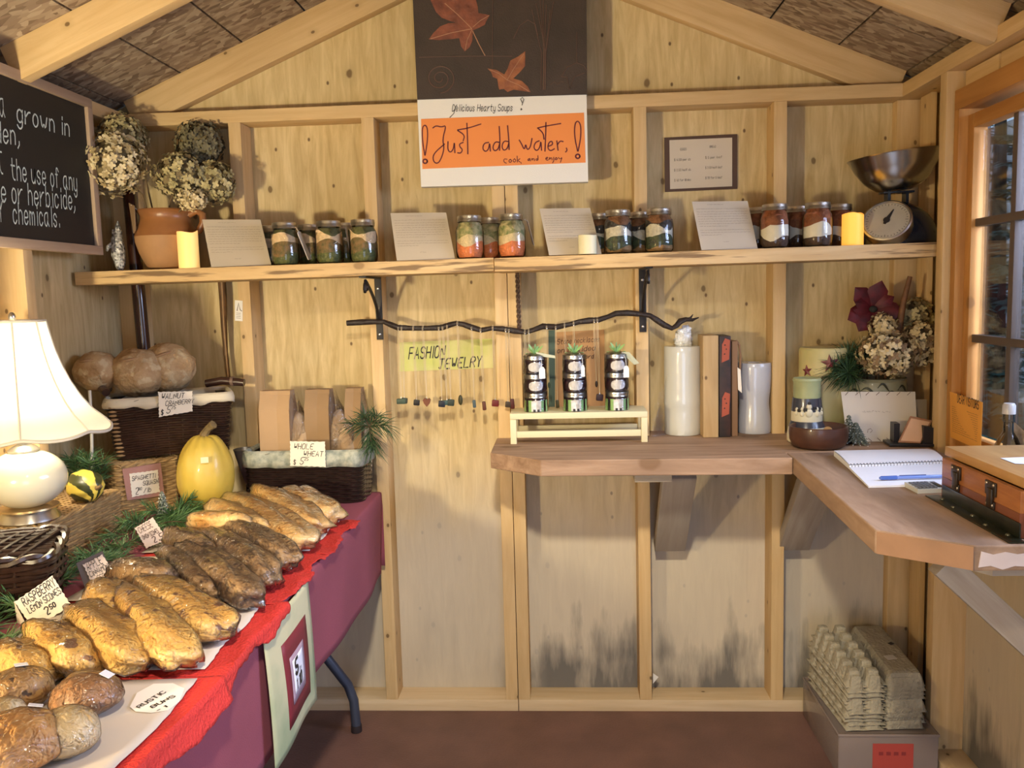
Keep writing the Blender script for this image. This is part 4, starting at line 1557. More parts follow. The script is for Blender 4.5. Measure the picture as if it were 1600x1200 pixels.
# twisted cord hanging on the double stud
tw = thing('twisted_cord', 'dark twisted cord hanging below the shelf on the double stud', 'cord', P(808, 424, Y=-.097))
for ph in (0, PI):
    mb = MB()
    n = 60
    z0 = tw.location.z
    z1 = P(813, 516, Y=-.097).z
    mb.tube([Vector((tw.location.x+.002*i/n+.004*math.cos(ph+i*.62), -.097+.004*math.sin(ph+i*.62), z0+(z1-z0)*i/n)) for i in range(n+1)], .0034, 6)
    mb.build('strand', plain('dark_rope', (.09, .05, .03), .8) if ph == 0 else bpy.data.materials['dark_rope'], tw, world=True)

# broom pole and stick in the left bays, sticker on the stud
a, b = P(196, 236, Y=-.052), P(229, 590, Y=-.052)
pole = thing('wooden_pole', 'dark red varnished pole standing behind the shelf beside the jug', 'pole', b)
mb = MB()
mb.tube([a, a*.7+b*.3, b], .0205, 16)
mb.build('shaft', plain('varnished_mahogany', (.055, .016, .008), .18, coat=.6), pole, world=True)
mb = MB()
mb.tube([a+Vector((0, 0, .012)), a], [.012, .021], 16)
mb.build('cap', bpy.data.materials['varnished_mahogany'], pole, world=True)
a, m_, b = P(345, 420, Y=-.045), P(350, 505, Y=-.045), P(358, 596, Y=-.045)
stick = thing('thin_stick', 'thin brown twisted stick behind the dark basket handle', 'stick', b)
mb = MB()
mb.tube([a, a*.5+m_*.5+Vector((.002, 0, 0)), m_, m_*.5+b*.5+Vector((-.003, 0, 0)), b], [.013, .012, .010, .007, .006], 9)
mb.build('shaft', plain('brown_stick', (.16, .08, .03), .6, var=.5, vscale=30), stick, world=True)
mb = MB()
mb.tube([a+Vector((.006, -.011, 0)), m_+Vector((.003, -.009, 0)), b+Vector((0, -.005, 0))], .0025, 6)
mb.build('split_bark', plain('pale_split_wood', (.35, .2, .09), .6), stick, world=True)
sh = Sheet([P(367, 469, Y=-.0905), P(379, 470, Y=-.0905), P(379, 502, Y=-.0905), P(367, 501, Y=-.0905)])
stk = thing('stud_sticker', 'small white label stuck on the stud left of the shelf bracket', 'label', sh.q[3])
mb = MB()
sh.slab(mb, .0006)
mb.build('paper', m_paper, stk, world=True, smooth=False)
mb = MB()
sh.line(mb, [(.3, .5), (.5, .12), (.7, .45), (.9, .5)], .003)
for v_ in (.62, .7, .78, .86):
    sh.line(mb, [(.2, v_), (.75, v_)], .0012)
mb.build('lettering', m_inkgrey, stk, world=True, smooth=False)

# ------------------------------------------------------------------ counters
ZC = .89
ct = .045
back_counter = thing('back_counter', 'thick rough fir plank counter along the back wall under the jelly jars', 'counter', (.36, -.09, ZC-ct))
out = [(.360, -.0905), (.360, -.335), (.505, -.455), (1.182, -.475), (1.182, -.0905)]
n_out = [(.360, -.0905), (.360, -.335), (.505, -.455), (1.560, -.475), (1.560, -.0905), (1.250, -.0905), (1.250, -.008), (1.200, -.008), (1.200, -.004), (.835, -.004), (.835, -.0905), (.790, -.0905), (.790, -.004), (.447, -.004), (.447, -.0905)]
# notched round the studs so that the bays are filled
n_out = [(.360, -.0905), (.360, -.335), (.505, -.455), (1.164, -.472), (1.164, -.40), (1.56, -.40), (1.56, -.041), (1.242, -.041), (1.242, -.0905), (1.202, -.0905), (1.202, -.002),
         (.833, -.002), (.833, -.0905), (.791, -.0905), (.791, -.002), (.446, -.002), (.446, -.0905)]
mb = MB()
mb.prism(n_out, ZC-ct, ZC)
o = mb.build('plank', m_counter, back_counter, world=True, smooth=False)
bv = o.modifiers.new('bevel', 'BEVEL')
bv.width = .003
bv.segments = 2
bv.limit_method = 'ANGLE'
mb = MB()
mb.span((.757, -.425, ZC-ct-.026), (.857, -.0905, ZC-ct-.0005), .002)
mb.build('cleat', m_lumber_grey, back_counter, world=True)
o = board('knee_brace', (.893, -.30, ZC-ct-.03), (.893, -.06, .53), .095, .036, (1, 0, 0), m_lumber_grey)
o.parent = back_counter
o.location -= back_counter.location

side_counter = thing('side_counter', 'thick rough plank counter below the window carrying the wooden box', 'counter', (1.3, -1.1, ZC-ct))
s_out = [(1.166, -.4735), (1.132, -1.155), (1.262, -1.257), (1.560, -1.257), (1.560, -.4015), (1.166, -.4015)]
mb = MB()
mb.prism(s_out, ZC-ct, ZC)
m_counter2 = wood('rough_fir_side_plank', (.43, .29, .19), (.30, .19, .12), knots=.9, ksc=3.0, kr=.12, rings=2.2, stretch=5, scale=7, axis='Y')
o = mb.build('plank', m_counter2, side_counter, world=True, smooth=False)
bv = o.modifiers.new('bevel', 'BEVEL')
bv.width = .003
bv.segments = 2
bv.limit_method = 'ANGLE'
# bare chamfer end and worn white paint on the near edge
mb = MB()
mb.quadslab([(1.134, -1.1595, ZC-.002), (1.2595, -1.2580, ZC-.002), (1.2595, -1.2580, ZC-ct+.002), (1.134, -1.1595, ZC-ct+.002)], .0012, Vector((-.6, -.8, 0)).normalized())
mb.build('cut_end', plain('fresh_cut_fir', (.36, .195, .10), .7, var=.2, vscale=14), side_counter, world=True, smooth=False)
mb = MB()
rnd = random.Random(4)
top = [(1.272+i*.02, ZC-.010-.006*abs(math.sin(i*1.7))) for i in range(15)]
bot = [(1.268+i*.02, ZC-ct+.007+.004*math.sin(i*2.3)) for i in range(15)]
mb.prism([(x, z) for x, z in top]+[(x, z) for x, z in bot[::-1]], -1.2585, -1.2572, Matrix(((1, 0, 0, 0), (0, 0, 1, 0), (0, 1, 0, 0), (0, 0, 0, 1))))
mb.build('worn_paint', plain('worn_white_paint', (.66, .56, .52), .7, var=.1), side_counter, world=True, smooth=False)
mb = MB()
mb.prism([(1.20, -1.02), (1.32, -1.20), (1.55, -1.20), (1.55, -1.02)], ZC-ct-.028, ZC-ct-.0005)
mb.build('cleat', m_lumber_grey, side_counter, world=True, smooth=False)
o = board('knee_brace', (1.275, -1.10, ZC-ct-.035), (1.60, -1.10, .50), .05, .036, (1, 0, 1), m_lumber_grey)
o.parent = side_counter
o.location -= side_counter.location
o = board('knee_brace', (1.275, -.32, ZC-ct-.03), (1.275, -.06, .53), .095, .036, (1, 0, 0), m_lumber_grey)
o.parent = side_counter
o.location -= side_counter.location

# ------------------------------------------------------------------ cream stand and jelly jars
m_cream = plain('cream_painted_wood', (.66, .59, .37), .55)
a, b = P(800, 689, Z=ZC), P(1010, 688, Z=ZC)
ws = (b-a).length
hs = P(905, 643, Y=-.19).z-ZC
stand = thing('riser_stand', 'cream painted low riser stand holding jelly jar stacks', 'stand', ((a.x+b.x)/2, -.145, ZC+.0005))
MB().box((0, 0, hs-.009), (ws, .135, .018), None, .002).build('top_board', m_cream, stand)
for sx_ in (-1, 1):
    for sy_ in (-1, 1):
        MB().box((sx_*(ws/2-.009), sy_*.055, (hs-.018)/2), (.018, .018, hs-.0185), None, .001).build('leg', m_cream, stand)
for sy_ in (-1, 1):
    MB().box((0, sy_*.055, .028), (ws-.037, .014, .019), None, .001).build('rail', m_cream, stand)
m_jelly = plain('dark_jelly', (.020, .006, .012), .12, coat=.7)
m_jlabel = plain('oval_label', (.70, .67, .66), .6, var=.18, vscale=120)
m_green_r = plain('lime_ribbon', (.27, .46, .17), .5)
m_green_d = plain('green_ribbon_dark', (.10, .26, .07), .45)
m_tagw = plain('white_tag', (.82, .80, .76), .7)


def wrap_patch(mb, r, th0, w, z, h, n=10, shape='oval', off=.0004):
    """patch lying on a cylinder of radius r"""
    pts = []
    if shape == 'oval':
        for i in range(24):
            a_ = 2*PI*i/24
            pts.append((w/2*math.copysign(abs(math.cos(a_))**.8, math.cos(a_)), h/2*math.copysign(abs(math.sin(a_))**.8, math.sin(a_))))
    else:
        for i in range(n+1):
            pts.append((-w/2+w*i/n, -h/2))
        for i in range(n+1):
            pts.append((w/2-w*i/n, h/2))
    ring = []
    k = len(pts)

    def to(x, y):
        th = th0+x/r
        return Vector((math.cos(th)*(r+off), math.sin(th)*(r+off), z+y))
    if shape == 'oval':
        vs = [to(0, 0)]+[to(x*.5, y*.5) for x, y in pts]+[to(x, y) for x, y in pts]
        fs = [(0, 1+i, 1+(i+1) % k) for i in range(k)]+[(1+i, 1+k+i, 1+k+(i+1) % k, 1+(i+1) % k) for i in range(k)]
        mb.add(vs, fs)
    else:
        vs = [to(x, y) for x, y in pts]
        mb.add(vs, [(i, i+1, k-2-i, k-1-i) for i in range(n)])


def jelly_stack(u, label, ttag, ltag):
    p = P(u, 643, Y=-.19)
    t = thing('jelly_jar_stack', label, 'jelly jars', (p.x, -.165, ZC+.001+hs), 0, 'wrapped stacks of three jelly jars')
    r = .0325
    hj = .0565
    f = -PI/2+.08
    for i in range(3):
        z = i*hj+.0005
        j = MB().lathe([(.001, z), (r-.004, z), (r, z+.004), (r+.0005, z+hj*.62), (r-.002, z+hj*.70), (.001, z+hj*.70)], 28, close=False).build('jelly_jar', m_jelly, t)
        lb = MB()
        wrap_patch(lb, r+.0005, f, .044, z+hj*.36, .028)
        lb.build('label', m_jlabel, j, smooth=False)
        MB().lathe([(.001, z+hj*.70), (r-.001, z+hj*.70), (r+.0005, z+hj*.74), (r-.0005, z+hj*.79), (r+.0005, z+hj*.84), (r-.0005, z+hj*.95), (r-.003, z+hj*.985), (.001, z+hj*.985)], 28, close=False).build('lid', m_steel, j)
    top_ = hj*3
    gb = MB()
    for k, (dth, w, mt) in enumerate([(-1.25, .016, 0), (-.55, .012, 0), (.55, .010, 0), (1.15, .013, 0)]):
        wrap_patch(gb, r+.002, f+dth, w, .018, .034, shape='band')
    gb.build('green_band', m_green_r, t, smooth=False)
    bw2 = MB()
    wrap_patch(bw2, r+.0022, f, .030, .017, .030, shape='band')
    bw2.build('front_label', m_jlabel, t, smooth=False)
    dk = MB()
    for sx2 in (-.0055, .0055):
        wrap_patch(dk, r+.003, f+sx2/r, .007, .0045, .008, shape='band', n=3)
    dk.build('dark_mark', m_ink, t, smooth=False)
    bow = MB()
    for k in range(9):
        a_ = k*.75
        d = Vector((math.cos(a_), math.sin(a_)*.6, .9+.5*(k % 2))).normalized()
        s_ = d.orthogonal().normalized()*.0045
        c0 = Vector((0, 0, top_+.002))
        l = .018+.008*(k % 3)
        bow.add([c0-s_*.5, c0+s_*.5, c0+d*l*.6+s_, c0+d*l*.6-s_, c0+d*l+s_*.4, c0+d*l-s_*.4], [(0, 1, 2, 3), (3, 2, 4, 5)])
    for k in (-1, 1):
        bow.add([(0, -.003, top_+.004), (0, .003, top_+.004), (k*.028, .003, top_+.004), (k*.028, -.003, top_+.002)], [(0, 1, 2, 3)])
    bow.build('ribbon_bow', m_green_r, t, smooth=False)
    # cellophane
    cl = MB()
    n = 22

    def cel(u_, v_):
        a_ = 2*PI*u_
        if v_ < .85:
            rr_ = r*1.10+.0012*math.sin(5*a_+v_*9)
            z_ = .002+(top_)*v_/.85
        else:
            f_ = (v_-.85)/.15
            rr_ = r*1.10*(1-f_)+.010*f_
            z_ = top_+.006*f_
        return Vector((rr_*math.cos(a_), rr_*math.sin(a_), z_))
    cl.grid(cel, n, 12, True)
    cl.build('cellophane', m_cello, t)
    # long pale tag and hanging white price tag
    m2 = MB()
    m2.quadslab([Vector(c) for c in ttag], .0006)
    m2.build('paper_tag', plain('pale_green_tag', (.50, .50, .34), .7) if 'pale_green_tag' not in bpy.data.materials else bpy.data.materials['pale_green_tag'], t, smooth=False)
    tx, tz, tw_ = ltag
    y_ = -r-.007
    sh_ = [(-tw_/2, -.034), (tw_/2, -.034), (tw_/2, -.008), (tw_/4, 0), (-tw_/4, 0), (-tw_/2, -.008)]
    m3 = MB()
    m3.prism(sh_, -.0005, .0005, Matrix.Translation((tx, y_, tz)) @ Matrix.Rotation(PI/2, 4, 'X'))
    m3.build('price_tag', m_tagw, t, smooth=False)
    MB().tube([(tx, y_, tz-.003), (tx-.001, y_+.001, tz+.02), (tx*.6, -.02, top_+.003)], .0007, 4).build('tag_string', m_tagw, t)
    return t


jelly_stack(837, 'left stack of three dark jelly jars wrapped in cellophane on cream stand', [(.004, -.02, .178), (.010, -.022, .166), (.062, -.018, .158), (.060, -.016, .166)], (.022, .135, .018))
jelly_stack(899, 'middle stack of three dark jelly jars wrapped in cellophane on cream stand', [(.0, .02, .178), (.0, .026, .168), (.03, .025, .160), (.03, .02, .170)], (.024, .138, .011))
jelly_stack(965, 'right stack of three dark jelly jars wrapped in cellophane on cream stand', [(.012, -.018, .172), (.036, -.02, .172), (.066, -.012, .138), (.052, -.012, .133)], (.026, .133, .016))

# ------------------------------------------------------------------ bag rolls and boards
m_plast = plain('milky_plastic', (.60, .60, .55), .22, coat=.5, bump=.12, bscale=24)
m_plast2 = plain('bluish_plastic', (.52, .53, .58), .22, coat=.5, bump=.15, bscale=20)


def roll(u, v0, v1, wpx, mat, label, seam=None, dent=0):
    p = P(u, v1, Z=ZC)
    r = wpx/2/507
    Y = -.066-.0
    Y = -(r+.006)
    tp = P(u, v0, Y=Y-r*.2)
    h = tp.z-ZC
    t = thing('plastic_bag_roll', label, 'roll', (P(u, v1, Y=Y).x, Y, ZC+.0008), 0, 'rolls of clear bags on the back counter')
    mb = MB()
    prof = [(r*.35, .0), (r*.97, 0), (r, .002)]
    for i in range(1, 12):
        z = h*i/12
        prof.append((r-(dent*math.exp(-((i-5.2)/2.2)**2)), z))
        if seam and abs(z/h-seam) < .045:
            prof.append((r+.0015, z+.004))
    prof += [(r*.99, h-.002), (r*.96, h), (r*.35, h), (r*.34, h*.5), (r*.34, .001)]
    mb.lathe(prof, 36, close=False, wob=.008)
    mb.build('plastic_sheet', mat, t)
    MB().lathe([(r*.33, -.0), (r*.33, h-.003), (r*.25, h-.003), (r*.25, 0)], 20, close=False).build('card_core', m_kraft, t)
    return t, r, h


t, r, h = roll(1067, 541, 681, 57, m_plast, 'tall milky plastic bag roll beside the cream stand', .33)
mb = MB()
mb.blob((.002, -.002, h+.018), (.026, .018, .034), 16, 12, lambda d: 1+.45*noise.noise(d*3.3))
mb.blob((.012, 0, h+.045), (.015, .010, .018), 12, 8, lambda d: 1+.5*noise.noise(d*3.9+Vector((3, 0, 0))))
mb.build('crumpled_end', plain('crumpled_plastic', (.66, .66, .64), .3, coat=.4, bump=.8, bscale=60), t)
mb = MB()
mb.grid(lambda u_, v_: Vector((-r*.8-u_*.055, -r*.6+.02*math.sin(u_*4+v_*2), h*.72-u_*.13*(1+.35*v_)-v_*h*.55)), 10, 10)
mb.build('loose_film', m_cello, t)
roll(1178, 567, 682, 52, m_plast2, 'shorter bluish plastic bag roll right of the patterned book', None, .006)


def standing(name, label, cat, u0, u1, v0, v1, depth, yf, mat, lean=0.0, pname='panel'):
    a, b = P(u0, v1, Y=yf), P(u1, v0, Y=yf)
    t = thing(name, label, cat, ((a.x+b.x)/2, yf+depth/2, ZC+.001))
    h = b.z-ZC-.001
    MB().box((0, 0, h/2), (b.x-a.x, depth, h), None, .0015).build(pname, mat, t)
    return t, b.x-a.x, h


standing('wooden_board', 'upright tan wooden board between the two bag rolls', 'board', 1099, 1122.5, 524, 688, .10, -.15, wood('tan_board', (.52, .36, .18), (.42, .27, .12), axis='Z', knots=.2), pname='plank')
MB_ = MB()
bk, w_, h_ = standing('patterned_book', 'black and red patterned book standing beside the tan board', 'book', 1124, 1142, 525, 685, .11, -.145, plain('black_cover', (.012, .010, .010), .6, col2=(.05, .02, .015), vscale=25), pname='cover')
for z0, z1 in ((.74, .98), (.20, .45)):
    mb = MB()
    mb.prism([(-w_*.30, h_*z0), (w_*.34, h_*(z0+.03)), (w_*.42, h_*(z1-.02)), (0, h_*z1), (-w_*.26, h_*(z1-.06))], .0555, .0563, Matrix(((1, 0, 0, 0), (0, 0, -1, 0), (0, 1, 0, 0), (0, 0, 0, 1))))
    mb.build('red_patch', plain('red_print', (.36, .07, .03), .6) if z0 > .5 else bpy.data.materials['red_print'], bk, smooth=False)
    mb = MB()
    for q_ in ((-.05, .35), (.1, .55), (-.02, .72)):
        mb.blob((w_*q_[0], -.0566, h_*(z0+(z1-z0)*q_[1])), (.0022, .0006, .0022), 8, 4)
    mb.build('black_dot', m_ink, bk)
pb, w2, h2 = standing('paper_bag', 'folded brown paper bag with loop handle behind the short roll', 'bag', 1143.5, 1153, 533, 685, .09, -.135, plain('brown_bag_paper', (.22, .12, .06), .8), pname='body')
mb = MB()
mb.tube([(.004, -.03, h2-.002), (.006, -.036, h2+.001), (.014, -.038, h2-.012), (.018, -.038, h2-.05), (.016, -.038, h2-.09)], .0035, 7)
mb.build('handle', bpy.data.materials['brown_bag_paper'], pb)
mb = MB()
mb.quadslab([(.007, -.047, h2-.078), (.016, -.049, h2-.085), (.020, -.05, h2-.155), (.009, -.048, h2-.145)], .0006)
mb.build('paper_tag', m_card, pb, smooth=False)

# scrap of white paper on the stud
ps_ = thing('paper_scrap', 'small white paper scrap stuck on a stud low under the counter', 'paper', P(1022, 1062, Y=-.060))
mb = MB()
a_, b_, c_ = P(1020.5, 1052, Y=-.060), P(1029, 1058, Y=-.055), P(1020.5, 1068, Y=-.060)
mb.add([a_, b_, c_, a_+Vector((0, .001, 0)), b_+Vector((0, .001, 0)), c_+Vector((0, .001, 0))], [(0, 2, 1), (3, 4, 5), (0, 1, 4, 3), (1, 2, 5, 4), (2, 0, 3, 5)])
mb.build('paper', m_paper, ps_, world=True, smooth=False)

# ------------------------------------------------------------------ candles in the corner
m_wax_cream = plain('cream_wax', (.62, .52, .26), .5, sub=.2, col2=(.52, .47, .20), vscale=8)
sc_ = thing('star_candle', 'broad cream pillar candle with dark red stars in the counter corner', 'candle', (1.345, -.128, ZC+.001))
rC = .073
hC = .262
mb = MB()
mb.lathe([(.001, 0), (rC-.003, 0), (rC, .004), (rC, hC*.5), (rC, hC-.006), (rC-.005, hC), (rC*.7, hC-.002), (.001, hC-.006)], 40, close=False, wob=.01)
mb.build('wax', m_wax_cream, sc_)
m_star = plain('dark_red_star', (.16, .025, .03), .45)


def star(th, z, s, mat, r=rC):
    mb = MB()
    pts = []
    for i in range(10):
        rr_ = s if i % 2 == 0 else s*.42
        a_ = PI/2+i*PI/5+.12
        pts.append((rr_*math.cos(a_), rr_*math.sin(a_)))
    f = lambda x, y, o_: Vector((math.cos(th+x/r)*(r+o_), math.sin(th+x/r)*(r+o_), z+y))
    vs = [f(0, 0, .006)]+[f(x, y, .002) for x, y in pts]+[f(x, y, -.001) for x, y in pts]
    mb.add(vs, [(0, 1+i, 1+(i+1) % 10) for i in range(10)]+[(1+i, 11+i, 11+(i+1) % 10, 1+(i+1) % 10) for i in range(10)])
    mb.build('star', mat, sc_, smooth=False)


star(-PI/2-.08, .220, .027, m_star)
star(-PI/2+.95, .200, .019, m_star)
star(-PI/2-1.0, .196, .018, m_star)

p = P(1255, 688, Y=-.23)
sn = thing('snowman_candle_jar', 'snowman painted candle holder with a pale green candle behind the wooden bowl', 'candle holder', (1.262, -.245, ZC+.001))
m_sn_n = plain('night_blue_glaze', (.045, .05, .07), .3, coat=.3)
m_sn_w = plain('snow_glaze', (.68, .62, .44), .4, coat=.2)
mb = MB()
mb.lathe([(.001, 0), (.050, 0), (.054, .004), (.054, .022), (.050, .045)], 32, close=False)
mb.k = 1
mb.lathe([(.050, .045), (.046, .056), (.043, .062)], 32, close=False)
mb.k = 0
mb.lathe([(.043, .062), (.0432, .066), (.0425, .090)], 32, close=False)
mb.k = 1
mb.lathe([(.0425, .090), (.041, .112), (.039, .128), (.036, .128), (.001, .126)], 32, close=False)
mb.build('holder', [m_sn_w, m_sn_n], sn)
fig = MB()
rS = .0415
for th, z, s in ((-.12, .082, 1.0), (-.55, .080, .7), (.42, .079, .75), (.85, .080, .6), (-.95, .081, .6)):
    a_ = -PI/2+th
    fig = MB()
    fig.blob((math.cos(a_)*rS, math.sin(a_)*rS, z+.006), (.011*s, .004, .013*s), 12, 8)
    fig.blob((math.cos(a_)*rS, math.sin(a_)*rS, z+.018*s+.006), (.008*s, .004, .009*s), 12, 8)
    fig.build('snow_figure', m_sn_w, sn)
for k in range(7):
    a_ = -PI/2-1.1+k*.37
    MB().blob((math.cos(a_)*.053, math.sin(a_)*.053, .024+.006*(k % 2)), (.009, .003, .012), 10, 6).build('snow_drip', m_sn_w, sn)
dk = MB()
for th, z, s in ((-.12, .116, 1.), (-.36, .098, 1.3), (.25, .102, 1.1), (.62, .100, .9), (-.75, .095, 1.2)):
    a_ = -PI/2+th
    dk.box((math.cos(a_)*.0445, math.sin(a_)*.0445, z), (.008*s, .004, .007*s), (0, 0, a_+PI/2), .001)
dk.build('dark_details', m_ink, sn)
MB().lathe([(.001, .124), (.036, .124), (.0375, .135), (.0375, .172), (.040, .178), (.037, .184), (.030, .181), (.001, .176)], 30, close=False, wob=.05).build('candle', plain('pale_green_wax', (.40, .43, .22), .5, sub=.2, var=.15, vscale=20), sn)

m_bowlw = plain('dark_turned_wood', (.085, .032, .018), .4, coat=.2, var=.35, vscale=14)
bowl = thing('wooden_bowl', 'dark brown turned wooden bowl with a coin on the counter', 'bowl', (1.272, -.325, ZC+.001))
MB().lathe([(.001, .0), (.058, 0), (.070, .006), (.077, .022), (.079, .044), (.077, .058), (.074, .060), (.071, .057), (.068, .030), (.055, .012), (.001, .010)], 40, close=False).build('body', m_bowlw, bowl)
co = thing('coin', 'coin standing against the inside of the dark wooden bowl', 'coin', (1.305, -.300, ZC+.014))
MB().lathe([(.001, -.001), (.012, -.001), (.013, 0), (.012, .001), (.001, .001)], 20, (0, 0, 0), Matrix.Translation((0, 0, .026)) @ Matrix.Rotation(-1.15, 4, 'Y') @ Matrix.Rotation(.9, 4, 'X'), close=False).build('disc', plain('old_coin', (.5, .38, .25), .35, metal=.8), co)

# ------------------------------------------------------------------ miniature trees
m_mt = plain('frosted_green', (.025, .040, .028), .7, col2=(.20, .22, .18), vscale=240)
m_snowtip = plain('frost', (.75, .75, .70), .8)


def mini_tree(loc, h, r, label, base_ball=False, seed=1):
    t = thing('miniature_tree', label, 'decoration', loc, 0, 'miniature frosted trees')
    rnd = random.Random(seed)
    mb = MB()
    fr = MB()
    lv_ = 9
    for i in range(lv_):
        f = i/lv_
        z = h*(.16+.84*f)
        rr_ = r*(1-f)**.8+.002
        n = 13
        for k in range(n):
            a_ = 2*PI*(k+rnd.random())/n
            d = Vector((math.cos(a_), math.sin(a_), -.25))
            s_ = Vector((-math.sin(a_), math.cos(a_), .4))*.004
            c0 = Vector((0, 0, z+h*.07))
            tip = Vector((0, 0, z))+d*rr_*rnd.uniform(.8, 1.15)
            mb.add([c0, c0*.4+tip*.6+s_, tip, c0*.4+tip*.6-s_, c0*.4+tip*.6+Vector((0, 0, .004))], [(0, 1, 4), (1, 2, 4), (0, 4, 3), (4, 2, 3), (0, 3, 2, 1)])
            if rnd.random() < .4:
                fr.blob(tip, (.0013, .0013, .0013), 5, 4)
    mb.lathe([(.001, h*.1), (r*.6, h*.16), (r*.35, h*.5), (.001, h)], 10, close=False)
    mb.build('branches', m_mt, t, smooth=False)['kind'] = 'stuff'
    fr.build('frost', m_snowtip, t)['kind'] = 'stuff'
    if base_ball:
        MB().blob((0, 0, .008), (.010, .010, .008), 12, 8).build('base', m_snowtip, t)
    else:
        MB().lathe([(.001, 0), (.011, 0), (.010, .006), (.001, .007)], 14, close=False).build('base', m_ink, t)
    MB().tube([(0, 0, .004), (0, 0, h*.4)], .002, 6).build('trunk', m_stem, t)
    return t


mini_tree((P(1326, 682, Y=-.275).x, -.275, ZC+.001), .080, .026, 'miniature frosted tree standing between wooden bowl and envelope', False, 3)
mini_tree((P(1337, 692, Y=-.30).x, -.30, ZC+.001), .062, .034, 'bushy miniature tree with a white ball foot before the envelope', True, 5)

# ------------------------------------------------------------------ envelope, folded sheet, card holder
q = [P(1314, 612, Y=-.232), P(1430, 612, Y=-.232), P(1434, 691, Y=-.262), P(1324, 690, Y=-.262)]
for i in (2, 3):
    q[i].z = ZC+.001
env, esh = paper_sheet('striped_envelope', 'white envelope with slanted edge stripes leaning before the vase', 'envelope', q, plain('envelope_paper', (.66, .60, .52), .8),
                       [], ink=m_inkgrey, squig=[(.26, .50, .40, .02), (.53, .64, .41, .012)])
mb = MB()
for k in range(7):
    u_ = .05+k*.14
    esh.line(mb, [(u_, .07), (u_+.045, .012)], .0016)
for k in range(3):
    u_ = .30+k*.13
    esh.line(mb, [(u_, .93), (u_+.045, .99)], .0016)
esh.line(mb, [(.30, .82), (.31, .76), (.35, .74), (.37, .78), (.34, .82)], .0012)
mb.build('edge_stripes', plain('brown_stripe', (.16, .09, .07), .7), env, world=True, smooth=False)
q = [P(1425, 624, Y=-.17), P(1448, 624, Y=-.17), P(1449, 678, Y=-.19), P(1425, 678, Y=-.19)]
q[2].z = q[3].z = ZC+.001
paper_sheet('folded_card', 'narrow cream card standing behind the right side of the envelope', 'card', q, plain('cream_card', (.58, .51, .36), .8))

m_blackp = plain('black_plastic', (.014, .012, .014), .4)
hx = P(1421, 694, Y=-.325).x
ch = thing('card_holder', 'black plastic card holder holding peach cards beside the notebook', 'card holder', (hx, -.315, ZC+.001), -.12)
MB().box((0, 0, .004), (.115, .075, .008), None, .002).build('tray', m_blackp, ch)
mb = MB()
mb.prism([(-.040, .008), (-.027, .008), (-.025, .060), (-.040, .060)], -.012, .030, Matrix(((1, 0, 0, 0), (0, 0, 1, 0), (0, 1, 0, 0), (0, 0, 0, 1))))
mb.build('side_wall', m_blackp, ch, smooth=False)
mb = MB()
mb.prism([(.030, .008), (.062, .008), (.064, .050), (.032, .056)], -.030, .022, Matrix(((1, 0, 0, 0), (0, 0, 1, 0), (0, 1, 0, 0), (0, 0, 0, 1))))
mb.build('side_wall', m_blackp, ch, smooth=False)
cq = [P(1423, 650, Y=-.318), P(1457, 657, Y=-.318), P(1438, 697, Y=-.348), P(1404, 691, Y=-.348)]
cq[3].z = max(cq[3].z, ZC+.010)
cq[2].z = max(cq[2].z, ZC+.010)
cards, csh = paper_sheet('peach_cards', 'stack of peach cards with brown edges leaning in the black holder', 'card', cq, plain('brown_card_edge', (.35, .17, .09), .7), t=.005)
mb = MB()
i_ = Sheet([csh.at(csh.w*.06, csh.h*.08, .0008), csh.at(csh.w*.92, csh.h*.08, .0008), csh.at(csh.w*.94, csh.h*.94, .0008), csh.at(csh.w*.06, csh.h*.94, .0008)])
i_.slab(mb, .0007)
mb.build('card_face', plain('peach_card', (.70, .45, .29), .75, var=.08, vscale=30), cards, world=True, smooth=False)

# ------------------------------------------------------------------ vase of flowers
m_vase = plain('grey_green_pottery', (.30, .29, .19), .4, col2=(.24, .23, .15), vscale=12, coat=.2)
vx, vy = 1.487, -.134
vase = thing('pottery_vase', 'grey green pottery vase with dark leaf pattern behind the envelope', 'vase', (vx, vy, ZC+.001))
VP_ = [(.001, 0), (.055, 0), (.072, .03), (.088, .08), (.092, .120), (.090, .150), (.086, .162), (.090, .170), (.084, .172), (.080, .160), (.080, .10), (.001, .05)]
MB().lathe(VP_, 36, close=False).build('body', m_vase, vase)
mb = MB()
for th, z, s in ((-.5, .135, 1.), (.25, .125, 1.2), (-.05, .148, .7), (.65, .14, .9), (-.9, .13, .9)):
    a_ = -PI/2+th
    pts = []
    for i in range(10):
        f = i/9
        pts.append(Vector((math.cos(a_+s*(f-.5)*.5)*.0925, math.sin(a_+s*(f-.5)*.5)*.0925, z+.012*math.sin(f*PI*1.3))))
    mb.tube(pts, [.001]+[.0032*math.sin(PI*(i+.5)/9) for i in range(8)]+[.001], 6)
mb.build('leaf_pattern', plain('dark_leaf_glaze', (.03, .03, .018), .4), vase)
vf = Vector((vx, vy, ZC+.075))
GV = 'dried hydrangeas in the pottery vase'
hydrangea('large beige hydrangea drooping over the front of the pottery vase', 1388, 552, -.225, .080, 'beige', vf+Vector((-.01, -.02, 0)), 170, .0145, GV, (1.15, 1, .85))
hydrangea('beige hydrangea right of the cinnamon stick by the window casing', 1436, 536, -.20, .066, 'beige', vf+Vector((.02, -.01, 0)), 110, .015, GV, (.8, 1, 1.05))
hydrangea('dim tan hydrangea behind the cinnamon stick at the wall', 1430, 497, -.13, .060, 'olive', vf+Vector((.02, .02, 0)), 90, .014, GV)
hydrangea('tan hydrangea between red petals and pine in the vase', 1380, 512, -.19, .042, 'beige', vf+Vector((0, -.005, 0)), 60, .014, GV)
m_redp = plain('dark_red_petal', (.115, .004, .008), .6, var=.5, vscale=40)
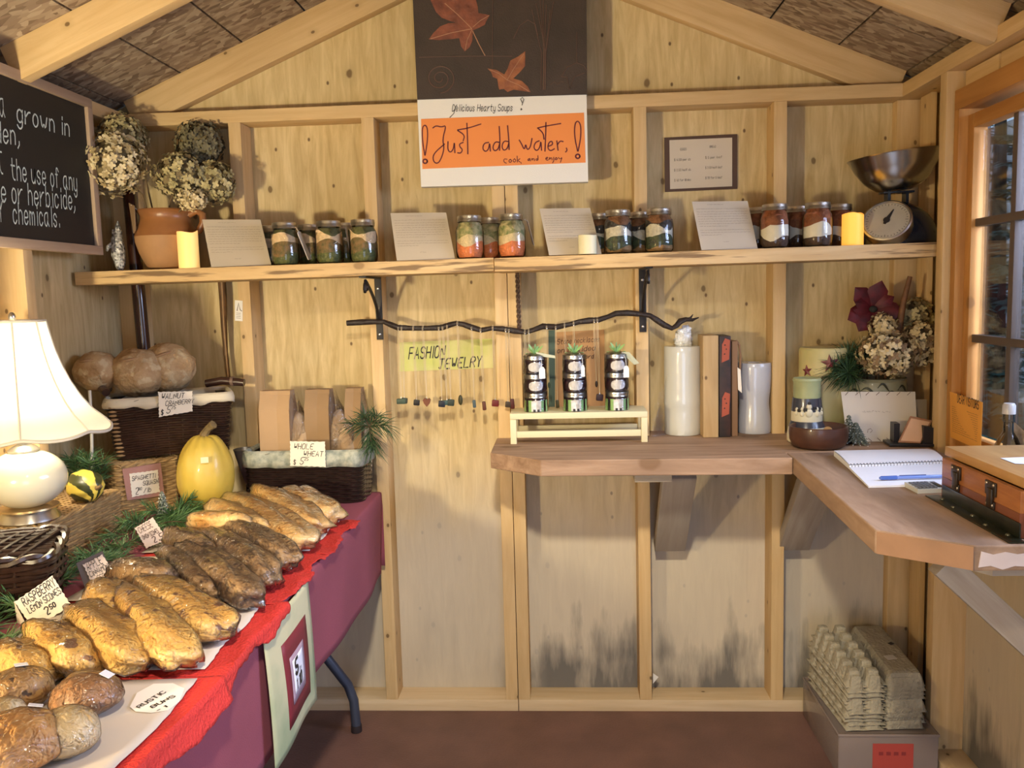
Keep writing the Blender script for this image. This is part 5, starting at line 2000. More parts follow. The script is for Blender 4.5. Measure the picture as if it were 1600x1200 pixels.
rf_ = thing('red_flower', 'dark red silk poinsettia at the top left of the vase', 'flower', vf+Vector((-.015, .01, 0)))
c0 = P(1362, 483, Y=-.15)-rf_.location
rnd = random.Random(12)
for k in range(11):
    a_ = k*2*PI/11*2.0+.3
    ln = (.088 if k % 2 else .070)
    d = Vector((math.cos(a_)*1.12, -.35+.2*math.sin(k*2.1), math.sin(a_)*.62)).normalized()
    s_ = d.cross(Vector((0, -1, .2))).normalized()
    w_ = ln*.36
    mb = MB()
    up = Vector((0, -.010, .004))
    mb.add([c0, c0+d*ln*.35+s_*w_, c0+d*ln*.7+s_*w_*.85, c0+d*ln, c0+d*ln*.7-s_*w_*.85, c0+d*ln*.35-s_*w_, c0+d*ln*.4+up, c0+d*ln*.75+up*.8],
           [(0, 1, 6), (1, 2, 7, 6), (2, 3, 7), (3, 4, 7), (4, 5, 6, 7), (5, 0, 6)])
    mb.build('petal', m_redp, rf_)
MB().blob(c0+Vector((0, -.012, 0)), (.012, .008, .010), 10, 8).build('flower_centre', plain('dark_seed', (.02, .018, .012), .8), rf_)
MB().tube([(0, 0, 0), (c0.x*.4, 0, c0.z*.6), tuple(c0)], .003, 6).build('stem', m_stem, rf_)
cs = thing('cinnamon_stick', 'long red brown cinnamon stick rising from the vase flowers', 'spice stick', vf+Vector((.005, -.005, 0)))
mb = MB()
mb.tube([P(1404, 520, Y=-.19)-cs.location, P(1412, 470, Y=-.19)-cs.location, P(1422, 432, Y=-.19)-cs.location], [.010, .0085, .0065], 9)
mb.tube([(0, 0, 0), P(1404, 520, Y=-.19)-cs.location], .004, 6)
mb.build('bark', plain('cinnamon_bark', (.20, .085, .03), .65, var=.35, vscale=60), cs)

# ------------------------------------------------------------------ pine
ZT = .735
m_pine = plain('pine_needles', (.045, .11, .035), .55, col2=(.09, .19, .06), vscale=30)
m_pine_d = plain('deep_pine_needles', (.018, .055, .018), .6, col2=(.05, .10, .035), vscale=25)
m_twig = plain('pine_twig', (.10, .06, .03), .8)


def sprig_mesh(mb, mbt, base, d, length, nl, n, rnd, droop=0.0, w=.0011, spread=(.5, 1.1), tuft=0.0):
    d = Vector(d).normalized()
    pts = []
    for i in range(8):
        f = i/7
        pts.append(Vector(base)+d*length*f+Vector((0, 0, -droop*f*f)))
    mbt.tube(pts, [.0022*(1-.6*i/7) for i in range(8)], 5)
    for i in range(n):
        f = rnd.random()**(.6 if tuft else 1)
        f = min(.999, tuft+(1-tuft)*f)
        k = f*7
        j = min(6, int(k))
        c = pts[j].lerp(pts[j+1], k-j)
        ax = (pts[j+1]-pts[j]).normalized()
        o_ = ax.orthogonal().normalized()
        a_ = rnd.random()*2*PI
        rd = o_*math.cos(a_)+ax.cross(o_)*math.sin(a_)
        e = (ax*rnd.uniform(*spread)+rd*rnd.uniform(.6, 1)).normalized()
        l = nl*rnd.uniform(.65, 1.15)
        s_ = e.cross(Vector((rnd.uniform(-1, 1), rnd.uniform(-1, 1), rnd.uniform(-1, 1)))).normalized()*w
        mid = c+e*l*.55+Vector((0, 0, -.06*l))
        tip = c+e*l+Vector((0, 0, -.22*l))
        mb.add([c-s_*.7, c+s_*.7, mid+s_, mid-s_, tip], [(0, 1, 2, 3), (3, 2, 4)])


def pine_thing(name, label, base, dirs, length, nl, n, seed, mat=None, droop=.02, group=None, **kw):
    t = thing(name, label, 'greenery', base, 0, group)
    rnd = random.Random(seed)
    a_, b_ = MB(), MB()
    for d in dirs:
        sprig_mesh(a_, b_, (0, 0, 0), d, length, nl, n, rnd, droop, **kw)
    a_.build('needles', mat or m_pine, t, smooth=False)['kind'] = 'stuff'
    b_.build('twig', m_twig, t)
    return t


c_ = P(1325, 545, Y=-.19)
pine_thing('pine_sprig', 'dark green pine tuft leaning out of the vase over the star candle', vf+Vector((-.03, -.01, .05)), [tuple(c_-(vf+Vector((-.03, -.01, .05)))+Vector((dx, dy, dz))) for dx, dy, dz in ((0, 0, 0), (-.02, 0, .05), (-.045, -.03, .0), (.0, -.03, -.06), (-.06, -.02, -.03), (.03, -.03, .04))], .155, .075, 190, 8, m_pine_d, 0.02, tuft=.35)

# ------------------------------------------------------------------ notebook, pen, calculator
m_page = plain('page_paper', (.78, .78, .80), .8)
nb = thing('spiral_notebook', 'open spiral notebook with white pages on the side counter', 'notebook', P(1400, 733, Z=ZC))
za = ZC+.0008
L1 = [P(1313, 733, Z=ZC), P(1477, 727, Z=ZC)]
far = [P(1303, 706, Z=ZC+.012), P(1449, 703, Z=ZC+.012)]
near = [P(1357, 760, Z=ZC+.004), P(1478, 757, Z=ZC+.004)]
lft, rgt_ = P(1327, 734, Z=ZC), P(1478, 728, Z=ZC)
mb = MB()
# stack of turned pages (far half), thick at the far edge
f0, f1 = far
mb.add([Vector((lft.x, lft.y, za)), Vector((rgt_.x, rgt_.y, za)), Vector((f1.x, f1.y, za)), Vector((f0.x, f0.y, za)),
        Vector((lft.x, lft.y, za+.010)), Vector((rgt_.x, rgt_.y, za+.010)), Vector((f1.x, f1.y, za+.014)), Vector((f0.x, f0.y, za+.014))],
       [(3, 2, 1, 0), (4, 5, 6, 7), (0, 1, 5, 4), (1, 2, 6, 5), (2, 3, 7, 6), (3, 0, 4, 7)])
mb.build('turned_pages', m_page, nb, world=True, smooth=False)
mb = MB()
n0, n1 = near
mb.add([Vector((lft.x, lft.y, za)), Vector((rgt_.x, rgt_.y, za)), Vector((n1.x, n1.y, za)), Vector((n0.x, n0.y, za)),
        Vector((lft.x, lft.y, za+.006)), Vector((rgt_.x, rgt_.y, za+.006)), Vector((n1.x, n1.y, za+.004)), Vector((n0.x, n0.y, za+.004))],
       [(0, 1, 2, 3), (7, 6, 5, 4), (4, 5, 1, 0), (5, 6, 2, 1), (6, 7, 3, 2), (7, 4, 0, 3)])
mb.build('open_pages', m_page, nb, world=True, smooth=False)
# curled top page
mb = MB()


def curl(u_, v_):
    a_ = f0.lerp(f1, u_)
    b_ = lft.lerp(rgt_, u_)
    c_ = a_.lerp(b_, v_)
    return Vector((c_.x, c_.y, za+.0145-.003*v_+.007*math.sin(v_*PI)*(.4+.6*u_)))


mb.grid(curl, 12, 10)
mb.build('loose_page', m_page, nb, world=True)
mb = MB()
ncoil = 30
for i in range(ncoil):
    c_ = lft.lerp(rgt_, (i+.5)/ncoil)
    ax = (rgt_-lft).normalized()
    nn = Vector((-ax.y, ax.x, 0))
    mb.tube([c_+nn*.0055*math.cos(a_)+Vector((0, 0, .0082-ZC+za+.0055*math.sin(a_))) for a_ in [k*2*PI/8 for k in range(8)]], .0008, 4, True)
mb.build('wire_spiral', plain('dark_wire', (.12, .12, .14), .35, metal=.8), nb, world=True)
mb = MB()
for v_ in [.12+.09*k for k in range(9)]:
    a_ = lft.lerp(n0, v_)
    b_ = rgt_.lerp(n1, v_)
    sd = (n0-lft).normalized()*.0005
    z_ = Vector((0, 0, za-ZC+.0064-.002*v_))
    mb.add([a_+z_*1-Vector((0, 0, a_.z-ZC)), b_+z_-Vector((0, 0, b_.z-ZC)), b_+z_+sd-Vector((0, 0, b_.z-ZC)), a_+z_+sd-Vector((0, 0, a_.z-ZC))], [(0, 1, 2, 3)])
mb.build('ruled_lines', plain('faint_rule', (.55, .58, .72), .8), nb, world=True, smooth=False)
zp = ZC+.0115
a, b = P(1374, 747, Z=zp), P(1478, 744, Z=zp)
pen = thing('pen', 'blue translucent ballpoint pen lying on the open notebook', 'pen', (a+b)/2)
m_blue = plain('blue_plastic', (.06, .13, .45), .25, coat=.4)
d_ = (b-a)
mb = MB()
mb.tube([a+d_*.04, a+d_*.06, a+d_*.9, a+d_], [.0032, .004, .004, .0034], 10)
mb.build('barrel', plain('pale_blue_barrel', (.16, .25, .58), .2, coat=.4), pen, world=True)
mb = MB()
mb.tube([a, a+d_*.03, a+d_*.26], [.0022, .0046, .0048], 10)
mb.build('cap', m_blue, pen, world=True)
mb = MB()
mb.tube([a+d_*.30+Vector((0, 0, .0042)), a+d_*.70+Vector((0, 0, .0042))], .0012, 5)
mb.build('ink_tube', plain('dark_blue_ink', (.02, .04, .18), .3), pen, world=True)

c1, c2, c3, c4 = P(1413, 761, Z=ZC), P(1434, 772, Z=ZC), P(1481, 770, Z=ZC), P(1455, 757, Z=ZC)
cen = (c1+c3)/2
calc = thing('calculator', 'small grey pocket calculator beside the notebook', 'calculator', (cen.x, cen.y, ZC+.0006))
ex = (c3-c2).normalized()
ey = (c1-c2).normalized()
W2, H2 = (c3-c2).length, (c1-c2).length
tl = lambda u_, v_, z_: c2+ex*W2*u_+ey*H2*v_+Vector((0, 0, z_+.0006))
mb = MB()
mb.add([tl(*k) for k in ((0, 0, 0), (1, 0, 0), (1, 1, 0), (0, 1, 0), (0, 0, .009), (1, 0, .009), (1, 1, .011), (0, 1, .011))],
       [(3, 2, 1, 0), (4, 5, 6, 7), (0, 1, 5, 4), (1, 2, 6, 5), (2, 3, 7, 6), (3, 0, 4, 7)])
mb.build('body', plain('pale_grey_plastic', (.52, .52, .48), .5), calc, world=True, smooth=False)
m_key = plain('grey_key', (.13, .14, .16), .5)
for i in range(5):
    for j in range(4):
        mb = MB()
        c_ = tl(.12+.13*i, .14+.21*j, .011)
        mb.box(c_, (W2*.10, H2*.15, .004), None, .0008)
        mb.build('key', m_key, calc, world=True)
mb = MB()
mb.box(tl(.86, .5, .0105), (W2*.16, H2*.7, .002), None, .0005)
mb.build('display', plain('dark_display', (.03, .04, .04), .2), calc, world=True)

# ------------------------------------------------------------------ wooden box, strap and envelope
bx0, bx1 = 1.352, 1.560
by0, by1 = -1.222, -.915
hb = .083
wb = thing('wooden_box', 'varnished wooden box with brass latches and lid near the window', 'box', ((bx0+bx1)/2, (by0+by1)/2, ZC+.001))
m_boxwood = wood('varnished_box_wood', (.40, .155, .045), (.27, .09, .028), axis='Y', knots=0, rough=.3, stretch=10)
m_boxdark = wood('red_brown_box_wood', (.21, .065, .028), (.14, .042, .018), axis='Y', knots=0, rough=.3, stretch=10)
m_boxlite = wood('pale_box_wood', (.62, .42, .23), (.52, .33, .17), axis='X', knots=0, rough=.5, stretch=10)
m_lidw = wood('golden_lid_wood', (.52, .30, .11), (.42, .22, .075), axis='Y', knots=0, rough=.4, stretch=10)
cx, cyy = (bx0+bx1)/2, (by0+by1)/2
lx, ly = bx1-bx0, by1-by0
MB().box((-lx/2+.006, 0, .022), (.012, ly, .044), None, .001).build('side_board', m_boxdark, wb)
MB().box((-lx/2+.006, 0, .044+.0195), (.012, ly, .039), None, .001).build('side_board', m_boxwood, wb)
MB().box((lx/2-.006, 0, hb/2), (.012, ly, hb), None, .001).build('side_board', m_boxwood, wb)
MB().box((0, -ly/2+.006, hb/2), (lx-.025, .012, hb), None, .001).build('end_board', m_boxlite, wb)
MB().box((0, ly/2-.006, hb/2), (lx-.025, .012, hb), None, .001).build('end_board', m_boxlite, wb)
MB().box((0, 0, .005), (lx-.026, ly-.026, .008)).build('bottom_board', m_boxlite, wb)
lid_t = .019
MB().box((.008, .012, hb+lid_t/2+.0008), (lx-.012, ly+.02, lid_t), None, .002).build('lid', m_lidw, wb)
mb = MB()
for k in range(9):
    mb.box((-lx/2+.014, -ly/2-.0004, .006+.0088*k), (.012, .0012, .0042))
mb.build('finger_joints', m_boxdark, wb, smooth=False)
m_brass = plain('dark_brass', (.085, .055, .028), .35, metal=.8, var=.4, vscale=60)
for yy in (.085, -.055):
    lt = MB().box((-lx/2-.002, yy, .066), (.004, .038, .026), None, .001).box((-lx/2-.004, yy-.002, .050), (.006, .018, .034), None, .0015).box((-lx/2-.002, yy, .036), (.004, .030, .014), None, .001).build('latch', m_brass, wb)
    for dy, dz in ((-.013, .074), (.013, .074), (-.010, .036), (.010, .036)):
        MB().blob((-lx/2-.004, yy+dy, dz), (.0025, .0032, .0032), 8, 6).build('rivet', plain('bright_rivet', (.55, .45, .33), .3, metal=.9) if 'bright_rivet' not in bpy.data.materials else bpy.data.materials['bright_rivet'], lt)
sp_ = thing('metal_strap', 'dark green metal angle strip screwed down along the box foot', 'bracket', (bx0-.016, cyy-.01, ZC+.0008))
m_strap = plain('dark_green_metal', (.025, .03, .016), .3, metal=.5, coat=.3, var=.5, vscale=40)
MB().box((0, 0, .0012), (.028, ly+.035, .0024), None, .0005).build('foot_plate', m_strap, sp_)
MB().box((.0135, 0, .015), (.0024, ly-.004, .027), None, .0005).build('upright_plate', m_strap, sp_)
for k in range(5):
    MB().blob((-.003 if k % 2 else .004, -.13+.065*k, .003), (.0045, .0045, .003), 10, 6).build('screw', plain('dull_screw', (.25, .25, .18), .3, metal=.9) if k == 0 else bpy.data.materials['dull_screw'], sp_)
pe = thing('white_receipt', 'white paper slip lying on the wooden box lid', 'paper', (1.455, -1.06, ZC+hb+lid_t+.0025))
mb = MB()
mb.grid(lambda u_, v_: Vector((-.045+u_*.15, -.028+v_*.055+u_*-.03, .0004+.004*math.sin(u_*3)*v_)), 8, 5)
mb.build('paper', m_page, pe)
pe2 = thing('long_white_slip', 'long white paper strip along the near edge of the box lid', 'paper', (1.475, by0+.035, ZC+hb+lid_t+.0025))
mb = MB()
mb.grid(lambda u_, v_: Vector((-.085+u_*.17, -.020+v_*.045-.01*u_, .0004+.003*math.sin(v_*3))), 8, 5)
mb.build('paper', m_page, pe2)

# ------------------------------------------------------------------ notice on the window, bottle, tissue
q = [P(1484, 612, X=1.5845), P(1535, 628.5, X=1.5865), P(1532, 704, X=1.580), P(1485, 683, X=1.5845)]
t, nsh = paper_sheet('window_notice', 'orange paper notice reading DEAR VISITORS taped at the window', 'notice', q, m_orange2, [('DEAR VISITORS', .26, .17, .021, dict(slant=.05, lw=.0030, width=.115))], squig=[(.08, .9, .30+.045*k, .004) for k in range(13)], t=.0012)
for ch_ in t.children:
    if ch_.name.startswith('lettering'):
        pass
bxp = P(1576, 698, X=1.592)
bt_ = thing('glass_bottle', 'clear round glass flask with narrow neck on the window sill', 'bottle', (1.590, bxp.y, .9045))
hb2 = P(1576, 632, X=1.592).z-.9045
MB().lathe([(.001, .001), (.024, 0), (.032, .004), (.034, .012), (.031, hb2*.30), (.020, hb2*.48), (.0115, hb2*.58), (.0105, hb2*.72), (.013, hb2*.74), (.0125, hb2*.86), (.010, hb2), (.001, hb2)], 28, close=False).build('glass', glassy('flask_glass', (.86, .87, .84), .03, 1.6), bt_)
MB().lathe([(.001, .003), (.031, .004), (.032, .012), (.030, .022), (.001, .022)], 24, close=False).build('liquid', glassy('flask_liquid', (.42, .38, .32), .05, .8), bt_)
MB().lathe([(.001, hb2*.86), (.0140, hb2*.86), (.0140, hb2*.99), (.011, hb2+.004), (.001, hb2+.004)], 18, close=False).build('stopper', plain('clear_stopper', (.6, .58, .56), .3), bt_)
m_tissue = plain('printed_tissue', (.58, .52, .48), .8, col2=(.30, .25, .20), vscale=45)
ti = thing('printed_tissue', 'white tissue paper with brown print crumpled behind the glass flask', 'paper', (1.617, bxp.y, .9045))
mb = MB()
mb.grid(lambda u_, v_: Vector((-.002+.006*math.sin(u_*7)*v_, .038-u_*.15, .002+v_*(.105-.02*abs(math.sin(u_*4))))), 12, 8)
mb.build('sheet', m_tissue, ti)
MB().box((0, -.03, .0012), (.012, .12, .002)).build('folded_edge', m_paper, ti)

# ------------------------------------------------------------------ egg cartons on a clear bin
m_bin = glassy('cloudy_plastic', (.86, .83, .80), .12, 1.0, haze=.42, hazecol=(.55, .44, .39))
bn = thing('plastic_bin', 'cloudy clear plastic bin with red label under the egg cartons', 'bin', (1.430, -.28, .0005))
w_, d_2, h_ = .262, .345, .122
mb = MB()
mb.box((0, 0, .002), (w_, d_2, .003)).box((0, -d_2/2, h_/2), (w_, .003, h_), None, .001).box((0, d_2/2, h_/2), (w_, .003, h_), None, .001).box((-w_/2, 0, h_/2), (.003, d_2, h_), None, .001).box((w_/2, 0, h_/2), (.003, d_2, h_), None, .001)
mb.build('tub', m_bin, bn)
mb = MB()
for sx2, sy2, lx2, ly2 in ((0, -1, w_+.008, .008), (0, 1, w_+.008, .008), (-1, 0, .008, d_2), (1, 0, .008, d_2)):
    mb.box((sx2*w_/2, sy2*d_2/2, h_-.004), (lx2, ly2, .008), None, .002)
mb.box((0, 0, h_-.002), (w_-.006, d_2-.006, .003))
mb.build('lid', m_bin, bn)
MB().box((.012, -d_2/2-.0025, h_*.42), (.108, .001, h_*.72)).build('red_label', plain('faded_red_label', (.42, .06, .045), .6), bn, smooth=False)
mb = MB()
for i in range(4):
    mb.box((-.02+.02*i, -d_2/2-.0032, h_*.55), (.012, .0005, .010))
mb.build('label_print', plain('dark_red_print', (.25, .03, .03), .6), bn, smooth=False)
MB().box((-.085, -.06, h_*.40), (.055, .16, h_*.7), (0, 0, .1), .01).build('bundle', plain('dark_bundle', (.10, .085, .06), .8, var=.4), bn)
MB().box((.09, -.09, h_*.35), (.05, .10, h_*.55), (0, 0, .2), .01).build('bundle', bpy.data.materials['dark_bundle'], bn)

m_pulp = plain('grey_paper_pulp', (.40, .355, .255), .9, var=.18, vscale=40, bump=.5, bscale=120)
m_pulp_l = plain('pale_carton_label', (.60, .56, .50), .8)


def cup(u_, v_):
    x = -.108+.104*u_
    y = -.150+.300*v_
    cxn = math.cos((u_*2-.5)*2*PI)*.5+.5
    cyn = math.cos((v_*6-.5)*2*PI)*.5+.5
    edge = min(u_, 1-u_)*9
    edge2 = min(v_, 1-v_)*26
    q_ = min(1, cxn*1.9)*min(1, cyn*1.9)
    h0 = (q_*q_*(3-2*q_))*.034+.004*(cxn+cyn)
    return Vector((x, y, h0*min(1, edge)*min(1, edge2)))


def lidf(u_, v_):
    x = .004+.104*u_
    y = -.150+.300*v_
    e = min(1, min(u_, 1-u_)*7)*min(1, min(v_, 1-v_)*20)
    return Vector((x, y, .036*e**.6))


PZ = .0128
tilt = math.radians(5)
first = None
for k in range(11):
    if first is None:
        t = thing('egg_carton', 'opened grey egg carton, lowest of the stack on the plastic bin', 'egg carton', (1.418, -.290, h_+.006), .06, 'opened egg cartons stacked on the bin')
        a_ = MB().grid(cup, 25, 61)
        a_.add([cup(0, 0)+Vector((0, 0, 0))]*0, [])
        o_ = a_.build('cup_tray', m_pulp, t)
        md = o_.modifiers.new('solid', 'SOLIDIFY')
        md.thickness = .0022
        a_ = MB().grid(lidf, 16, 24)
        o_ = a_.build('lid', m_pulp, t)
        md = o_.modifiers.new('solid', 'SOLIDIFY')
        md.thickness = .0022
        MB().box((0, 0, .0012), (.010, .285, .002)).build('hinge', m_pulp, t)
        first = t
    else:
        t = dup(first, (1.418+.004*math.sin(k*2.1)+.0005*k, -.290+.005*math.sin(k*1.3)+.0012*k, h_+.006+PZ*k), .06+.03*math.sin(k*1.7))
    t.rotation_euler.x = tilt*(k/10)
    names_ = ['lowest', 'second from the bottom', 'third from the bottom', 'fourth from the bottom', 'fifth from the bottom', 'middle one', 'fifth from the top', 'fourth from the top', 'third from the top', 'second from the top', 'topmost']
    t['label'] = 'opened grey egg carton, %s of the stack on the plastic bin' % names_[k]
    if k == 10:
        MB().box((.046, -.06, .0375), (.028, .022, .001), (0, 0, .2)).build('sticker', m_pulp_l, t, smooth=False)
        MB().box((.080, .02, .0365), (.014, .012, .001), (0, 0, .5)).build('closure_slot', m_ink, t, smooth=False)

# ------------------------------------------------------------------ folding table and cloth
ZT = .735
tX0, tX1, tY0, tY1 = -.745, -.006, -1.95, -.135
m_blue_leg = plain('blue_grey_steel', (.045, .055, .085), .45, metal=.2)
tb = thing('folding_table', 'folding table with blue grey bent tube legs under the maroon cloth', 'table', ((tX0+tX1)/2, -1.04, 0))
MB().box((0, 0, ZT-.024), (tX1-tX0-.02, tY1-tY0-.02, .04), None, .006).build('tabletop', plain('grey_tabletop', (.35, .35, .36), .6), tb)
for yy in (.83, -.78):
    for s_ in (-1, 1):
        fx = s_*.285
        mb = MB()
        mb.tube([(fx, yy-.012, .018), (fx-s_*.004, yy-.012, .10), (fx-s_*.020, yy-.012, .15), (fx-s_*.10, yy-.012, .262), (fx-s_*.15, yy-.012, .34), (fx-s_*.165, yy-.012, .42), (fx-s_*.165, yy-.012, ZT-.045)], .0148, 12)
        l_ = mb.build('leg', m_blue_leg, tb)
        MB().lathe([(.001, .0005), (.0165, .0005), (.0172, .004), (.0168, .022), (.001, .022)], 14, (fx, yy-.012, 0), close=False).build('foot_cap', plain('black_rubber', (.02, .012, .014), .7) if 'black_rubber' not in bpy.data.materials else bpy.data.materials['black_rubber'], l_)
    MB().tube([(-.18, yy-.012, .30), (.18, yy-.012, .30)], .011, 10).build('cross_tube', m_blue_leg, tb)

m_cloth = plain('maroon_cloth', (.27, .060, .085), .95, sheen=0.0, var=.12, vscale=5, bump=.15, bscale=420)
cl = thing('tablecloth', 'maroon tablecloth hanging over the front of the folding table', 'tablecloth', (-.37, -1.04, ZT-.003))
hem = .478
prof_pts = []
for i in range(9):
    prof_pts.append((tX0+(tX1-tX0)*i/8, ZT))
prof_pts += [(tX1+.004, ZT-.002), (tX1+.007, ZT-.008)]
for i in range(1, 13):
    prof_pts.append((tX1+.008, ZT-.008-(ZT-.008-hem)*i/12))
nyc = 90


def clothf(u_, v_):
    k = u_*(len(prof_pts)-1)
    j = min(len(prof_pts)-2, int(k))
    f_ = k-j
    a_, b_ = prof_pts[j], prof_pts[j+1]
    x, z = a_[0]*(1-f_)+b_[0]*f_, a_[1]*(1-f_)+b_[1]*f_
    y = tY0+(tY1-tY0)*v_
    dr = max(0, (ZT-.01-z)/.25)
    x += dr*(.006*math.sin(y*9)+.004*math.sin(y*17+1))-.004*dr
    z += dr*.004*math.sin(y*6)
    return Vector((x, y, z))


mb = MB()
mb.grid(clothf, len(prof_pts), nyc)
# drop at the back-wall end
mb.grid(lambda u_, v_: Vector((tX0+(tX1+.006-tX0)*u_, tY1+.001+.010*min(1, v_*6), ZT-.002-(ZT-hem)*v_*(.0 if u_ < 0 else .92))), 12, 6)
o = mb.build('cloth', m_cloth, cl, world=True)
md = o.modifiers.new('solid', 'SOLIDIFY')
md.thickness = .0016

# hanging price banner on the cloth front
def bann(u_, v_):
    y = -1.236+.285*u_
    z = .735-(.272+.055*(1-u_)*0)*v_
    x = .0105+.010*math.sin(v_*2.6)*math.sin(u_*2.5+.4)+.006*v_+.004*math.sin(y*20)*v_
    return Vector((x, y, z+.012*math.sin(u_*3.1)*(1-v_)*-.3-.012*(v_)*math.sin(u_*PI)*-.5))


bn2 = thing('price_banner', 'green painted cloth panel with maroon mat reading 5 for 10', 'banner', (.012, -1.09, .458))
m_bgreen = plain('pale_green_print', (.52, .48, .29), .8, col2=(.27, .32, .18), vscale=6)
mb = MB()
mb.grid(bann, 16, 20)
o = mb.build('fabric', m_bgreen, bn2, world=True)
md = o.modifiers.new('solid', 'SOLIDIFY')
md.thickness = .001


def bsheet(u0, u1, v0, v1, off, name, mat, n=8):
    mb = MB()
    mb.grid(lambda a_, b_: bann(u0+(u1-u0)*a_, v0+(v1-v0)*b_)+Vector((off, 0, 0)), n, n)
    o_ = mb.build(name, mat, bn2, world=True)
    md_ = o_.modifiers.new('solid', 'SOLIDIFY')
    md_.thickness = .0006
    return o_


bsheet(.26, .84, .22, .86, .0012, 'maroon_mat', plain('maroon_card', (.16, .014, .022), .6))
bsheet(.36, .70, .36, .72, .0024, 'mauve_mat', plain('mauve_card', (.34, .24, .30), .6))
bsheet(.40, .65, .40, .66, .0034, 'white_label', plain('white_label_paper', (.72, .73, .80), .6))
mb = MB()


def btext(tx, u_, v_, h, kx=1.0, lw=.006):
    st, wd = strokes(tx, .12, h)
    for s_ in st:
        ribbon(mb, s_, lambda x, y: bann(u_+x*kx/.285, v_-y/.272)+Vector((.0046, 0, 0)), lw)


btext('5', .435, .525, .030, 1.2, .0075)
btext('for', .53, .535, .008, 1, .001)
btext('1', .44, .635, .020, 1, .0045)
btext('10', .505, .635, .022, 1, .0065)
mb.build('lettering', m_ink, bn2, world=True, smooth=False)

# ------------------------------------------------------------------ crepe sheets and white papers
m_crepe = plain('red_crepe_paper', (.62, .030, .022), .75, var=.2, vscale=6, bump=.5, bscale=170)
m_white = plain('white_tray_paper', (.58, .50, .42), .8)
PS = [(-1.96, -1.452, 'rustic buns', 'nearest the viewer'), (-1.412, -1.118, 'raspberry scones', 'second'), (-1.095, -.800, 'brown nut scones', 'third'), (-.765, -.492, 'golden pastries', 'farthest')]
for k, (y0, y1, wh, wh2) in enumerate(PS):
    xe = -.012-.012*k if k < 2 else (-.058 if k == 2 else -.040)
    hang = (.052, .030, .006, .004)[k]
    out_ = (.030, .022, .012, .004)[k]
    zb2 = ZT+.0012+.0015*(3-k)

    def red(u_, v_, y0=y0, y1=y1, k=k, xe=xe):
        y = y0-.022+(y1-y0+.040)*v_
        s_ = u_
        rag = .008*math.sin(v_*9+k*2)+.004*math.sin(v_*19+k*2)+.0015*math.sin(v_*67)
        if s_ < .55:
            x = -.44+(xe+.44)*s_/.55
            z = zb2
        else:
            f_ = (s_-.55)/.45
            edge = tX1+.010
            tot = max(.0, edge-xe)+hang+rag
            d_l = tot*f_
            flat = max(.0, edge-xe)+.004
            if d_l < flat:
                x = xe+d_l
                z = zb2+.004*math.sin(f_*3+v_*14)*f_+.003*f_
            else:
                q_ = d_l-flat
                ang = min(1.0, q_/.02)
                x = edge+.004+q_*(.75-.45*ang)+out_*.15*math.sin(v_*PI*2.5+k)+.005
                z = zb2+.002-q_*(.35+.45*ang)
        return Vector((x, y+.006*math.sin(u_*9)*(v_ if v_ > .5 else 1-v_)*0, z))
    t = thing('crepe_paper', 'red crepe paper under the %s, draped over the table edge' % wh, 'paper', (-.2, (y0+y1)/2, ZT))
    mb = MB()
    mb.grid(red, 26, 60)
    o = mb.build('crepe', m_crepe, t, world=True)
    md = o.modifiers.new('solid', 'SOLIDIFY')
    md.thickness = .0007
    t = thing('tray_paper', 'white paper sheet lying under the %s' % wh, 'paper', (-.2, (y0+y1)/2, ZT))
    mb = MB()
    mb.grid(lambda u_, v_: Vector((-.45+(xe+.45+.003*math.sin(v_*11+k)+.001*math.sin(v_*67))*u_, y0+(y1-y0)*v_, zb2+.0040+.0010*math.sin(v_*9+u_*4+k)+.001*math.sin(u_*7))), 24, 24)
    o = mb.build('sheet', m_white, t, world=True)
    md = o.modifiers.new('solid', 'SOLIDIFY')
    md.thickness = .0006
    if k == 0:
        a_, b_ = P(222, 1107, Z=ZT+.009), P(262, 1081, Z=ZT+.009)
        mb = MB()
        zz = ZT+.0112

        def flat_text(tx, p0, p1, h, lw):
            A_, B_ = P(*p0, Z=zz), P(*p1, Z=zz)
            e_ = B_-A_
            st, wd = strokes(tx, .1, h)
            kx_ = e_.length/wd
            e_.normalize()
            nrm = Vector((-e_.y, e_.x, 0))
            for s_ in st:
                ribbon(mb, s_, lambda x, y: A_+e_*x*kx_+nrm*y, lw)
        flat_text('RUSTIC', (219, 1106), (262, 1080), .009, .0016)
        flat_text('BUNS', (239, 1106), (277, 1087), .0085, .0016)
        flat_text('- 1', (246, 1112), (264, 1103), .007, .0016)
        mb.build('lettering', m_ink, t, world=True, smooth=False)
rc = thing('round_price_slip', 'torn paper slip reading RUSTIC BUNS on the near white sheet', 'price card', P(245, 1098, Z=ZT+.008))
mb = MB()
pts = []
for px_ in [(203, 1105), (214, 1083), (240, 1069), (270, 1068), (288, 1076), (280, 1096), (262, 1110), (236, 1114), (212, 1112)]:
    p_ = P(*px_, Z=ZT+.0100)
    pts.append(p_)
mb.add(pts+[p_+Vector((0, 0, .0006)) for p_ in pts], [tuple(range(9)), tuple(range(9, 18))]+[(i, (i+1) % 9, 9+(i+1) % 9, 9+i) for i in range(9)])
mb.build('slip', plain('slip_paper', (.82, .74, .66), .7), rc, world=True, smooth=False)

